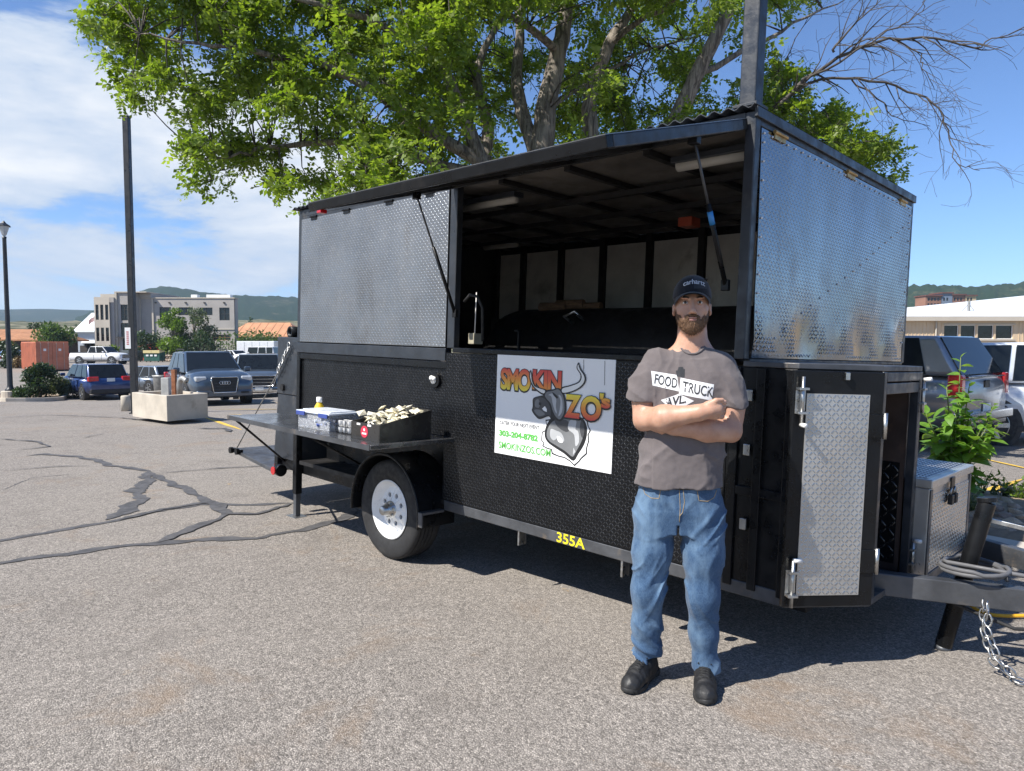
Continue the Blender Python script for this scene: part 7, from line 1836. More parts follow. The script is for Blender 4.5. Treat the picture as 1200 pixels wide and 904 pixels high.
# parked box trailer in the far row
bt = empty('box_trailer', at(303, 412, 84), label='white box trailer parked behind the white off-roader', cat='box trailer')
bt.location.z = gz(bt.location.x, 84)
MB().box(-2.2, 2.2, -1.0, 1.0, .5, 2.5).build('trailer_body', MATS['white truck paint'], bt, bevel=.06)
for x in (-.5, .4):
    MB().cyl((x, -1.02, .36), (x, -.85, .36), .36, n=20).build('wheel', M_RUB, bt)
for x in (-1.3, -.4, .5, 1.4): MB().box(x - .02, x + .02, -1.012, -1.0, .6, 2.4).build('body_rib', M_CHROME, bt)
MB().bar((2.2, 0, .5), (3.3, 0, .5), .1, .1).build('tow_bar', M_BLK, bt)
MB().cyl((3.2, 0, .0), (3.2, 0, .6), .04, n=8).build('jack', M_BLK, bt)
# ------------------------------------------------------------------ lamp, pole, planter, bollard
M_POLE = pbr('black painted pole', (.016, .017, .020), .4, 0, var=.2, vs=4)
p = at(12, 456, 30.5); p.z = gz(p.x, p.y)
lp_ = empty('street_lamp', p, label='tall black street lamp with a small lantern on the kerb island', cat='street lamp')
MB().lathe([(.0, 0), (.34, 0), (.34, .42), (.30, .45), (.0, .45)], 20).build('footing', M_CONC, lp_)
MB().lathe([(.20, .45), (.20, .50), (.13, .56), (.105, .7), (.075, 6.9), (.09, 7.0), (.0, 7.0)], 14).build('post', M_POLE, lp_, True)
MB().lathe([(.05, 7.0), (.06, 7.05), (.10, 7.10), (.21, 7.42), (.215, 7.45), (.0, 7.45)], 6).build('lantern', pbr('lantern glass', (.45, .47, .48), .2, var=.1), lp_)
MB().lathe([(.27, 7.43), (.27, 7.46), (.12, 7.56), (.03, 7.66), (.0, 7.68)], 6).build('lantern_roof', M_POLE, lp_)
p = at(157.5, 455, 17.7); p.z = gz(p.x, p.y)
sp_ = empty('light_pole', p, label='tall square dark pole with a small white notice behind the planter', cat='light pole')
MB().box(-.10, .10, -.10, .10, 0, .03).build('base_plate', M_POLE, sp_)
MB().box(-.072, .072, -.072, .072, .03, 7.25).build('post', M_POLE, sp_, bevel=.012)
MB().box(-.08, .08, -.08, .08, 7.25, 7.3).build('post_cap', M_POLE, sp_, bevel=.01)
nb = MB().box(-.155, -.015, -.082, -.074, 1.62, 2.14).build('notice', pbr('white notice', (.70, .70, .70), .5, var=.04), sp_, bevel=.002)
for i in range(7): MB().box(-.115, -.06, -.0855, -.0825, 1.72 + i * .05, 1.745 + i * .05).build('notice_print', pbr('red notice print', (.45, .06, .06), .5), nb)
# concrete planter box
q = [Vector((-8.52, 15.89)), Vector((-7.21, 14.80)), Vector((-6.70, 15.62)), Vector((-8.05, 16.75))]
pl = empty('concrete_planter', (q[1].x, q[1].y, 0), label='low rectangular concrete planter box with pipes standing in it', cat='planter')
def pp(v, z): return (v.x - q[1].x, v.y - q[1].y, z)
cen = sum(q, Vector((0, 0))) / 4
inn = [v + (cen - v).normalized() * .17 for v in q]
m = MB()
vs = [pp(v, -.02) for v in q] + [pp(v, .52) for v in q] + [pp(v, .52) for v in inn] + [pp(v, .40) for v in inn]
fs = []
for i in range(4):
    j = (i + 1) % 4
    fs += [(i, j, 4 + j, 4 + i), (4 + i, 4 + j, 8 + j, 8 + i), (8 + i, 8 + j, 12 + j, 12 + i)]
m.add(vs, fs).build('planter_wall', M_CONC, pl, bevel=.015)
MB().add([pp(v, .42) for v in inn], [(0, 1, 2, 3)]).build('soil', M_DIRT, pl)
M_RUST = pbr('rusted steel pipe', (.26, .10, .045), .85, 0, var=.3, vs=12, bmp=.3, bs=40)
M_GALV = pbr('dull galvanised pipe', (.30, .30, .29), .55, .6, var=.2, vs=8, dirt=(.16, .13, .1))
a = at(204.5, 461, 15.75)
o = MB().box(-.045, .045, -.045, .045, .0, .62).build('rusty_pipe', M_RUST, None, bevel=.008, label='short rust-brown square pipe standing in the planter', cat='pipe')
o.location = (a.x, a.y, .41)
a = at(207.5, 461, 15.55)
gp = empty('vent_pipe', (a.x + .06, a.y, .41), label='grey gooseneck vent pipe bent over beside the rusty pipe', cat='pipe')
MB().sweep([(0, 0, 0), (0, 0, .30), (.012, -.005, .37), (.05, -.02, .425), (.11, -.05, .44), (.17, -.08, .41), (.185, -.09, .37)], .062, 16).build('pipe', M_GALV, gp, True)
MB().lathe([(.055, 0), (.075, 0), (.075, .05), (.055, .05)], 18, Matrix.Translation((.155, -.075, .40)) @ Matrix.Rotation(R(112), 4, 'Y')).build('flange', M_GALV, gp, True)
a = at(195, 461, 16.3)
o = MB().box(-.09, .09, -.07, .07, 0, .42).build('utility_box', pbr('grey utility enamel', (.36, .37, .36), .6, var=.15), None, bevel=.012, label='small grey utility box at the back of the planter', cat='utility box')
o.location = (a.x, a.y, .41)
a = on_ground(147.5, 482)
bo = empty('bollard', a, label='short round concrete bollard beside the planter', cat='bollard')
MB().lathe([(.0, 0), (.115, 0), (.115, .38), (.10, .41), (.0, .42)], 20).build('post', M_CONC, bo, True)
a = at(190, 450, 24.5); a.z = gz(a.x, a.y)
bb = empty('trash_can', a, label='light grey round trash can between planter and suv', cat='trash can')
MB().lathe([(.0, 0), (.24, 0), (.29, .85), (.30, .88), (.28, .88), (.23, .05), (.0, .04)], 20).build('drum', M_GALV, bb, True)
MB().lathe([(.31, .85), (.315, .90), (.30, .90)], 20).build('rim', M_GALV, bb, True)
# kerb island with shrubs under the lamp
def gpl(x, y, h=0.0): return (x, y, gz(x, y) + h)
isl = [at(px, 460, Y) for px, Y in ((-14, 29.3), (6, 28.6), (30, 28.9), (52, 29.6), (74, 31.0), (80, 33.0), (60, 34.5), (20, 34.5), (-14, 33.5))]
ci = sum(isl, Vector()) / len(isl)
m = MB(); n = len(isl)
inn = [v + (ci - v).normalized() * .18 for v in isl]
vs = [gpl(v.x, v.y, -.05) for v in isl] + [gpl(v.x, v.y, .17) for v in isl] + [gpl(v.x, v.y, .17) for v in inn] + [gpl(v.x, v.y, .08) for v in inn]
fs = []
for i in range(n):
    j = (i + 1) % n
    fs += [(i, j, n + j, n + i), (n + i, n + j, 2 * n + j, 2 * n + i), (2 * n + i, 2 * n + j, 3 * n + j, 3 * n + i)]
m.add(vs, fs).build('kerb', M_CONC, None, bevel=.02, kind='structure', label='pale concrete kerb round the lamp island')
m = MB().add([gpl(v.x, v.y, .10) for v in inn], [tuple(range(n))])
m.build('island_soil', M_DIRT, None, kind='structure', label='dry soil of the lamp island')

# ------------------------------------------------------------------ leaves and trees
def m_leaf(name, a, b_, trans=.35):
    m, t, b = nodes(name)
    g = N(t, 'ShaderNodeNewGeometry')
    c = mixrgb(t, g.outputs['Random Per Island'], a, b_)
    n = noise(t, 1.3, 4, .6, objv(t))
    c = mixrgb(t, rng(t, n, .35, .7, 0, .5), c, tuple(x * .72 for x in a))
    t.links.new(c, b.inputs['Base Color'])
    b.inputs['Roughness'].default_value = .42
    b.inputs['Specular IOR Level'].default_value = .45
    tr = N(t, 'ShaderNodeBsdfTranslucent')
    t.links.new(mixrgb(t, 1.0, c, (1.5, 1.6, .55), 'MULTIPLY'), tr.inputs['Color'])
    mx = N(t, 'ShaderNodeMixShader'); mx.inputs[0].default_value = trans
    t.links.new(b.outputs[0], mx.inputs[1]); t.links.new(tr.outputs[0], mx.inputs[2])
    t.links.new(mx.outputs[0], t.nodes['Material Output'].inputs['Surface'])
    return m
M_LEAF = m_leaf('locust leaf', (.115, .185, .022), (.26, .325, .065), .52)
M_LEAFB = m_leaf('bush leaf', (.055, .100, .026), (.115, .170, .055), .35)
M_LEAFD = m_leaf('dark shrub leaf', (.028, .055, .022), (.055, .090, .038), .25)
M_LEAFS = m_leaf('grey-green leaf', (.075, .105, .055), (.125, .15, .085), .3)
M_LEAFY = m_leaf('yellow-green leaf', (.085, .150, .020), (.155, .235, .040), .45)
M_DRYL = m_leaf('dry straw leaf', (.24, .17, .08), (.34, .24, .12), .2)
def m_bark():
    m, t, b = nodes('furrowed bark')
    v = objv(t, (6, 6, 1.1))
    n = noise(t, 3.2, 8, .7, v, dist=.8)
    n2 = noise(t, 1.2, 4, .5, objv(t))
    c = mixrgb(t, rng(t, n, .38, .62), (.085, .070, .058), (.30, .26, .215))
    c = mixrgb(t, rng(t, n2, .5, .7, 0, .4), c, (.25, .22, .19))
    t.links.new(c, b.inputs['Base Color']); b.inputs['Roughness'].default_value = .95
    bump(t, b, n, .9, .03)
    return m
M_BARK = m_bark()
M_TWIG = pbr('dead twig bark', (.070, .060, .052), .9, var=.3, vs=8)
def rand_rot(n, rs, tilt=1.0):
    """random rotations; tilt<1 keeps leaves nearer to horizontal"""
    a = rs.uniform(0, 2 * np.pi, n); b = rs.normal(0, tilt, n); c = rs.normal(0, tilt, n)
    ca, sa, cb, sb_, cc, sc = np.cos(a), np.sin(a), np.cos(b), np.sin(b), np.cos(c), np.sin(c)
    Rz = np.zeros((n, 3, 3)); Rz[:, 0, 0] = ca; Rz[:, 0, 1] = -sa; Rz[:, 1, 0] = sa; Rz[:, 1, 1] = ca; Rz[:, 2, 2] = 1
    Ry = np.zeros((n, 3, 3)); Ry[:, 0, 0] = cb; Ry[:, 0, 2] = sb_; Ry[:, 2, 0] = -sb_; Ry[:, 2, 2] = cb; Ry[:, 1, 1] = 1
    Rx = np.zeros((n, 3, 3)); Rx[:, 1, 1] = cc; Rx[:, 1, 2] = -sc; Rx[:, 2, 1] = sc; Rx[:, 2, 2] = cc; Rx[:, 0, 0] = 1
    return Rz @ Ry @ Rx
LEAF1 = (np.array([(0, 0, 0), (.35, -.24, .03), (1, 0, -.06), (.35, .24, .03)], float), np.array([(0, 1, 2, 3)]))
def pinnate(k=6, seed=1):
    """compound leaf: paired broad leaflets on a drooping stalk, each leaflet turned its own way"""
    r_ = random.Random(seed)
    v, f = [], []
    for i in range(k):
        x = .15 + .85 * i / (k - 1)
        z = -.34 * x * x
        for s in (-1, 1):
            if r_.random() < .12: continue
            b = len(v)
            ln = .34 * (1 - .3 * abs(x - .5)) * r_.uniform(.8, 1.2)
            hw_ = ln * r_.uniform(.26, .38)
            yaw, tw_, dr = r_.uniform(.75, 1.35), r_.uniform(-.7, .7), r_.uniform(-.5, .15)
            d = Vector((math.cos(yaw), s * math.sin(yaw), dr)).normalized()
            n_ = Vector((-s * d.y, s * d.x, 0)).normalized()
            n_ = (n_ * math.cos(tw_) + Vector((0, 0, 1)) * math.sin(tw_))
            o = Vector((x, 0, z))
            for p in (o, o + d * ln * .5 - n_ * hw_, o + d * ln, o + d * ln * .5 + n_ * hw_): v.append(tuple(p))
            f.append((b, b + 1, b + 2, b + 3))
    return np.array(v), np.array(f)
def scatter(name, pos, tmpl, size, m, parent, rs, tilt=.7, **k):
    tv, tf = tmpl
    n = len(pos)
    Rm = rand_rot(n, rs, tilt)
    s = size * rs.uniform(.65, 1.25, n)
    V = np.einsum('nij,vj->nvi', Rm, tv) * s[:, None, None] + np.asarray(pos)[:, None, :]
    F = tf[None] + (np.arange(n) * len(tv))[:, None, None]
    return link(name, np_mesh(name, V.reshape(-1, 3), F.reshape(-1, tf.shape[1])), m, parent, False, **k)
def blob_points(rs, cs, n):
    """points through a set of ellipsoids (c, r), denser near their skins"""
    w_ = np.array([r[0] * r[1] * r[2] for c, r in cs]) ** .75
    ix = rs.choice(len(cs), n, p=w_ / w_.sum())
    d = rs.normal(size=(n, 3)); d /= np.linalg.norm(d, axis=1)[:, None]
    q = rs.uniform(.25, 1, n) ** .5
    C = np.array([c for c, r in cs])[ix]; Rr = np.array([r for c, r in cs])[ix]
    return C + d * q[:, None] * Rr
def small_tree(name, px, py, Y, h, rw, m, seed, trunk=.3, leaf=.22, n=1600, conical=0.0, lab=None, cat='tree', grp=None, squat=False):
    base = at(px, py, Y); base.z = gz(base.x, base.y) - .03
    rs = np.random.RandomState(seed); r_ = random.Random(seed)
    root = empty(name, base, label=lab, cat=cat)
    if grp: root['group'] = grp
    th = h * trunk
    tm = MB().sweep([(0, 0, 0), (r_.uniform(-.05, .05) * h, 0, th), (r_.uniform(-.05, .05) * h, 0, h * .8)], [h * .022, h * .017, h * .005], 8)
    cs = []
    for i in range(14):
        z = th * .8 + (h - th * .8) * r_.uniform(.08, .92)
        q = (z - th * .8) / (h - th * .8)
        rad = rw * ((1 - conical) * math.sqrt(max(.05, 1 - (2 * q - .85) ** 2 * .8)) + conical * (1.05 - q))
        a = r_.uniform(0, 6.28)
        d = rad * r_.uniform(.2, .72)
        c = (d * math.cos(a), d * math.sin(a), z)
        rr = rad * r_.uniform(.32, .5)
        cs.append((c, (rr, rr, rr * r_.uniform(.7, 1.0))))
        tm.sweep([(0, 0, max(0.05 * h, z * .6)), (c[0] * .5, c[1] * .5, z * .85), c], [h * .009, h * .006, h * .002], 5)
    tm.build('trunk', M_BARK, root, True)
    P = blob_points(rs, cs, n)
    P[:, 2] = np.maximum(P[:, 2], .06 if squat else .3)
    scatter('crown', P, LEAF1, leaf, m, root, rs, .9)
    return root
G1 = 'shrubs on the lamp island'
small_tree('shrub', 48, 460, 31.5, 1.75, .95, M_LEAFD, 1, .08, .16, 2600, lab='large dark green shrub on the lamp island', cat='shrub', squat=True)
small_tree('shrub', 72, 460, 32.6, 1.25, .80, M_LEAFS, 2, .08, .15, 2000, lab='pale grey-green shrub between the dark shrub and the blue wagon', cat='shrub', squat=True)
small_tree('shrub', 30, 460, 30.6, .62, .55, M_LEAFD, 3, .08, .14, 1100, lab='low dark shrub at the foot of the street lamp', cat='shrub', squat=True)
small_tree('shrub', 66, 452, 34.0, .9, .5, M_DRYL, 4, .08, .14, 700, lab='dry straw-coloured tuft behind the grey-green shrub', cat='shrub', squat=True)
small_tree('shrub', 6, 420, 66, 2.6, 1.5, M_LEAFD, 5, .08, .3, 1400, lab='tall dark shrub in front of the brown-roofed building', cat='shrub', squat=True)
small_tree('shrub', 22, 420, 66, 1.1, 1.1, M_DRYL, 6, .08, .3, 900, lab='rounded dry shrub beside the white compact car', cat='shrub', squat=True)
small_tree('tree', 66, 410, 84, 4.6, 2.9, M_LEAFB, 7, .2, .38, 2600, lab='broad green tree behind the rust-red container', squat=False)
small_tree('tree', 46, 405, 108, 5.6, 3.6, M_LEAFD, 8, .2, .45, 2400, lab='dark green tree behind the brown-roofed building')
small_tree('tree', 38, 410, 78, 2.6, 1.0, M_LEAFY, 9, .2, .3, 900, lab='slim bright green young tree left of the container')
small_tree('tree', 88, 402, 130, 6.2, 1.6, M_LEAFD, 10, .1, .4, 1300, .7, lab='narrow dark evergreen left of the white-roofed shed')
small_tree('tree', 118, 415, 92, 1.9, 1.5, M_LEAFB, 11, .08, .3, 900, lab='low green bush at the corner of the office building', cat='shrub')
small_tree('tree', 130, 415, 92, 2.0, 1.4, M_LEAFY, 12, .08, .3, 900, lab='yellow-green bush under the narrow office windows', cat='shrub')
small_tree('tree', 172, 412, 93, 3.9, 3.2, M_LEAFD, 13, .1, .4, 2200, lab='low dark green tree behind the green dumpster')
small_tree('tree', 203, 412, 90, 7.2, 2.9, M_LEAFY, 14, .08, .36, 4200, .3, lab='bright green tree in front of the office windows')
small_tree('tree', 228, 412, 92, 7.6, 3.2, M_LEAFS, 15, .08, .36, 4200, .4, lab='tall grey-green tree in front of the office building')
small_tree('tree', 236, 412, 89, 4.2, 2.2, M_LEAFD, 16, .1, .36, 1600, lab='dark tree under the grey-green tree')
small_tree('tree', 296, 408, 100, 3.7, 5.2, M_LEAFB, 17, .1, .42, 2800, lab='wide low tree in front of the orange-roofed building')
small_tree('tree', 293, 395, 165, 9.2, 3.0, M_LEAFD, 18, .1, .55, 1600, .6, lab='dark conifer rising behind the orange roof')
small_tree('tree', 330, 397, 175, 6.8, 5.0, M_LEAFB, 19, .1, .6, 1800, lab='green tree beyond the end of the orange roof')
small_tree('tree', 276, 397, 170, 7.4, 5.0, M_LEAFS, 20, .1, .6, 1800, lab='grey-green tree between office building and conifer')
small_tree('tree', 1072, 400, 140, 7.6, 6.0, M_LEAFB, 21, .1, .55, 2600, lab='green trees at the left end of the white roof')

# ------------------------------------------------------------------ buildings
M_STUC = pbr('warm grey stucco', (.36, .335, .31), .9, var=.06, vs=.6, bmp=.2, bs=30)
M_STUC2 = pbr('light stucco', (.47, .42, .35), .9, var=.06, vs=.6, bmp=.2, bs=30)
M_WIN = pbr('dark window glass', (.012, .015, .018), .08, 0, var=.3, vs=1.5, rvar=.03, spec=.45)
M_WINF = pbr('bronze window frame', (.05, .045, .04), .5)
M_ORNG = pbr('orange metal roof', (.48, .235, .12), .6, 0, var=.12, vs=.5)
M_BRNR = pbr('brown shingle roof', (.33, .155, .075), .85, 0, var=.18, vs=1.2)
M_WHTM = pbr('white metal roof', (.74, .76, .77), .42, 0, var=.04, vs=.4)
M_TAN = pbr('tan metal siding', (.60, .455, .30), .6, 0, var=.05, vs=.5)
M_DKW = pbr('dark timber wall', (.045, .036, .03), .8, 0, var=.2, vs=1)
def facade(root, x0, x1, z0, z1, y, m, wins=(), th=.3, nm='wall'):
    """wall with real openings: strips round each window, recessed panes and frames"""
    xs_ = sorted({x0, x1, *[w_[0] for w_ in wins], *[w_[1] for w_ in wins]})
    zs_ = sorted({z0, z1, *[w_[2] for w_ in wins], *[w_[3] for w_ in wins]})
    mb = MB()
    vs, fs, ix = [], [], {}
    def vid(x, z, yy):
        k = (round(x, 4), round(z, 4), yy)
        if k not in ix: ix[k] = len(vs); vs.append((x, yy, z))
        return ix[k]
    for a, b in zip(xs_, xs_[1:]):
        for c, d in zip(zs_, zs_[1:]):
            mx, mz = (a + b) / 2, (c + d) / 2
            if any(w_[0] < mx < w_[1] and w_[2] < mz < w_[3] for w_ in wins): continue
            fs.append((vid(a, c, y), vid(b, c, y), vid(b, d, y), vid(a, d, y)))
    for (a, b, c, d) in [w_[:4] for w_ in wins]:
        for p, q_ in (((a, c), (b, c)), ((b, c), (b, d)), ((b, d), (a, d)), ((a, d), (a, c))):
            fs.append((vid(*p, y), vid(*q_, y), vid(*q_, y + th), vid(*p, y + th)))
    mb.add(vs, fs)
    wo = mb.build(nm, m, root)
    for w_ in wins:
        a, b, c, d = w_[:4]
        nx_, nz_ = (w_[4] if len(w_) > 4 else (1, 1))
        fr = MB()
        t = .045
        fr.box(a, b, y + .10, y + .16, c, c + t).box(a, b, y + .10, y + .16, d - t, d).box(a, a + t, y + .10, y + .16, c + t, d - t).box(b - t, b, y + .10, y + .16, c + t, d - t)
        for i in range(1, nx_): fr.box(a + (b - a) * i / nx_ - t / 2, a + (b - a) * i / nx_ + t / 2, y + .10, y + .155, c + t, d - t)
        for i in range(1, nz_): fr.box(a + t, b - t, y + .10, y + .15, c + (d - c) * i / nz_ - t / 2, c + (d - c) * i / nz_ + t / 2)
        wf = fr.build('window', w_[5] if len(w_) > 5 else M_WINF, root)
        MB().box(a + .01, b - .01, y + .165, y + .18, c + .01, d - .01).build('pane', M_WIN, wf)
    return wo
YB = 102.0
def bx(px): return (px - 600) / FPX * YB
OX = bx(195) ; DXB = .5
ob = empty('office_building', (OX + DXB, YB, -.4), label='grey two-storey stucco office building with flat roof', cat='building')
def lx(px): return bx(px) - OX
def lz(py): return at(300, py, YB).z + .4
w1 = [(lx(183), lx(196.5), lz(375.5), lz(360), (2, 2)), (lx(205.5), lx(221.5), lz(369.5), lz(360.2), (2, 1)), (lx(229.5), lx(245), lz(369.5), lz(360.5), (2, 1)), (lx(253), lx(265), lz(375.5), lz(360.5), (2, 2)), (lx(245), lx(265.5), lz(399), lz(392.2), (3, 2), M_BRNR)]
facade(ob, lx(160.5), lx(270.5), -.6, lz(349.8), .4, M_STUC, w1)
MB().box(lx(160.5), lx(270.5), .71, 1.8, -.6, lz(349.8) - .05).build('wall', M_STUC, ob)
MB().box(lx(159.5), lx(271.5), .30, 1.9, lz(349.8), lz(348.6)).build('parapet', M_STUC2, ob)
for px in (175.5, 160.5): MB().box(lx(px) - .12, lx(px) + .12, .22, .395, -.5, lz(350)).build('pilaster', M_STUC2, ob)
MB().box(lx(241), lx(270.6), .30, .395, lz(386.5), lz(385.3)).build('string_course', M_STUC2, ob)
# entrance tower and projecting bay
w2 = [(lx(143), lx(151), lz(376), lz(357.5), (2, 3)), (lx(142.5), lx(152), lz(395), lz(379), (2, 2)), (lx(144), lx(151), -.4, lz(396.5), (1, 1))]
facade(ob, lx(137.5), lx(160), -.6, lz(343.6), -.8, M_STUC, w2)
MB().box(lx(137.5), lx(160), -.49, 9, -.6, lz(343.6) - .05).build('wall', M_STUC, ob)
MB().box(lx(136.8), lx(174), -1.0, 9.2, lz(343.6), lz(342.4)).build('parapet', M_STUC2, ob)
MB().box(lx(160.1), lx(174), .2, 9, lz(349), lz(343.6) - .02).build('wall', M_STUC, ob)
for px in (138.2,): MB().box(lx(px) - .15, lx(px) + .15, -1.0, -.805, -.5, lz(343.7)).build('pilaster', M_STUC2, ob)
MB().box(lx(141), lx(161), -1.7, -.81, lz(396.2), lz(395)).build('canopy', M_WINF, ob)
w3 = [(lx(a), lx(a + 3.6), lz(c), lz(d), (1, 3)) for a in (117.5, 123, 128.6) for c, d in ((375.5, 358), (400, 384.5))]
facade(ob, lx(116), lx(133.5), -.6, lz(349.2), -1.6, M_STUC2, w3)
MB().box(lx(116), lx(137.3), -1.29, 6, -.6, lz(349.2) - .03).build('wall', M_STUC, ob)
MB().box(lx(119), lx(137), -.6, 6, lz(349.2), lz(345.2)).build('wall', M_STUC2, ob)
for a, b in ((219, 226), (237, 265)): MB().box(lx(a), lx(b), .75, 1.7, lz(348.6), lz(345.0)).build('roof_plant', M_WHTM, ob)
for px in (179, 195, 214, 236, 259): MB().box(lx(px) - .12, lx(px) + .12, .25, .40, lz(355.5), lz(354)).build('wall_lamp', M_WINF, ob)
# orange-roofed hall
hb_ = empty('orange_roof_building', at(310, 400, 135), label='long low building with a bright orange metal roof', cat='building')
hb_.location.z = -.4
def shed(root, x0, x1, d, eave, ridge, mroof, mwall, ov=.8, hip=0.0):
    MB().box(x0, x1, 0, d, -.3, eave).build('wall', mwall, root)
    m = MB()
    xa, xb, ya, yb = x0 - ov, x1 + ov, -ov, d + ov
    e = eave - .02
    vs = [(xa, ya, e), (xb, ya, e), (xb, yb, e), (xa, yb, e), (xa + hip, d / 2, ridge), (xb - hip, d / 2, ridge)]
    vs2 = [(x, y, z + .18) for x, y, z in vs]
    fs = [(0, 1, 5, 4), (1, 2, 5), (2, 3, 4, 5), (3, 0, 4)]
    m.add(vs + vs2, [tuple(reversed(f)) for f in fs] + [tuple(i + 6 for i in f) for f in fs] + [(0, 6, 7, 1), (1, 7, 8, 2), (2, 8, 9, 3), (3, 9, 6, 0)])
    return m.build('roof', mroof, root)
k = 135 / FPX
rf = shed(hb_, -6.8, 5.6, 9, 3.6, 6.3, M_ORNG, M_DKW, .9, 3)
for i in range(9): MB().bar((-6.6 + i * 1.5, -.95, 3.80), (-6.6 + i * 1.5, 4.4, 6.45), .05, .06).build('roof_seam', M_ORNG, rf)
MB().box(-7.6, -1.0, -3.2, -.4, 2.6, 2.8).build('porch_roof', M_ORNG, hb_)
for x in (-7.3, -4.2, -1.3): MB().box(x - .12, x + .12, -3.0, -2.8, -.3, 2.6).build('porch_post', M_DKW, hb_)
# brown-roofed open building at the far left
lb = empty('brown_roof_building', at(18, 400, 92), label='low dark building with a brown overhanging roof', cat='building')
lb.location.z = -.4
shed(lb, -9, 3.2, 8, 2.6, 4.0, M_BRNR, M_DKW, 1.0, 2)
for i in range(5): MB().box(-8.6 + i * 2.9, -8.35 + i * 2.9, -.85, -.6, -.3, 2.6).build('porch_post', M_BRNR, lb)
for i in range(3): MB().box(-8.0 + i * 3.6, -6.4 + i * 3.6, -.06, -.005, .9, 2.0).build('window', M_WIN, lb)
# white-roofed shed
wb = empty('white_shed', at(106, 400, 122), label='white metal-roofed shed beside the office building', cat='building')
wb.location.z = -.4
shed(wb, -2.2, 3.6, 9, 4.3, 7.6, M_WHTM, pbr('pale blue-grey siding', (.38, .42, .47), .7, var=.05), .5, .4)
shed(wb, -1.0, 3.4, 2.0, 2.4, 3.4, M_WHTM, M_STUC2, .4)
MB().box(-1.8, -.6, -.06, -.005, .0, 2.0).build('door', M_DKW, wb)
# tan hall with the white hip roof on the right
tb_ = empty('tan_building', at(1130, 400, 52), label='tan metal-sided building with a low white hip roof', cat='building')
tb_.location.z = -.6
X0 = tb_.location.x
def tx(px): return (px - 600) / FPX * 52 - X0
def tz(py): return at(1130, py, 52).z + .6
ez = tz(374.5)
wins = [(tx(a), tx(b), tz(397.5), tz(381), (1, 1), M_WHTM) for a, b in ((1105, 1122.5), (1124.5, 1142.5), (1144.5, 1163.5), (1165.5, 1186))]
facade(tb_, tx(985), tx(1330) + 55, -.3, ez, 0.0, M_TAN, wins)
MB().box(tx(985), tx(1330) + 55, .35, 38, -.3, ez - .05).build('wall', M_TAN, tb_)
MB().box(tx(1104), tx(1187.5), -.10, -.005, tz(399.5), tz(397.6)).build('window_sill', M_STUC2, tb_)
MB().box(tx(1104), tx(1187.5), -.08, -.005, tz(380.9), tz(379.5)).build('window_head', M_STUC2, tb_)
for i in range(80):
    x = tx(985) + i * .27
    if tx(1103) < x < tx(1188.5): continue
    MB().box(x - .02, x + .02, -.03, -.002, -.2, ez - .1).build('siding_rib', M_TAN, tb_)
m = MB()
xa, xb, ya, yb = tx(975), tx(1345) + 60, -.35, 40
rz_ = 7.0
vs = [(xa, ya, ez), (xb, ya, ez), (xb, yb, ez), (xa, yb, ez), (18.8, 20, rz_), (xb - 28, 20, rz_)]
vs += [(x, y, z + .22) for x, y, z in vs]
fs = [(0, 1, 5, 4), (1, 2, 5), (2, 3, 4, 5), (3, 0, 4)]
m.add(vs, [tuple(reversed(f)) for f in fs] + [tuple(i + 6 for i in f) for f in fs] + [(0, 6, 7, 1), (1, 7, 8, 2), (2, 8, 9, 3), (3, 9, 6, 0)])
rf = m.build('roof', M_WHTM, tb_)
MB().box(xa, xb, ya - .06, ya - .005, ez - .12, ez + .20).build('gutter', M_STUC2, tb_)
MB().cyl((tx(1094.5), -.12, -.2), (tx(1094.5), -.12, ez), .06, n=10).build('downpipe', M_STUC2, tb_)
vp = Vector((tx(1149) + 1.3, 3.6, ez + .75))
MB().cyl(vp, vp + Vector((0, 0, .8)), .10, n=10).bar(vp + Vector((-.6, 0, -.05)), vp + Vector((0, 0, .6)), .03, .03).bar(vp + Vector((.5, 0, -.05)), vp + Vector((0, 0, .6)), .03, .03).build('roof_vent', M_GALV, tb_)
# apartment block on the slope
ab = empty('apartment_block', at(1118, 360, 330), label='brick-red apartment block on the slope behind the tan building', cat='building')
z0 = ab.location.z
M_BRK = pbr('terracotta render', (.26, .13, .085), .85, var=.15, vs=.15)
M_CRM = pbr('cream render', (.48, .37, .22), .85, var=.1, vs=.2)
for i, (a, b, h, mm_) in enumerate(((-13, -6, 5.2, M_BRK), (-6, -1, 6.4, pbr('grey-blue render', (.16, .20, .27), .8, var=.1)), (-1, 5, 5.6, M_BRK), (5, 10, 5.2, M_CRM))):
    facade(ab, a, b - .05, -14, h - .2, 0 - .25 * (i % 2), mm_, [(a + .7 + k_ * 1.5, a + 1.6 + k_ * 1.5, z_, z_ + 1.5) for k_ in range(int((b - a - .8) / 1.5)) for z_ in (.2, 2.8)])
    MB().box(a, b - .05, .4 - .25 * (i % 2), 9, -14, h - .25).build('wall', mm_, ab)
    MB().box(a - .4, b + .3, -.8, 9.5, h - .2, h + .35).build('roof', pbr('dark red roof %d' % i, (.14, .055, .04), .8, var=.2, vs=.3), ab)
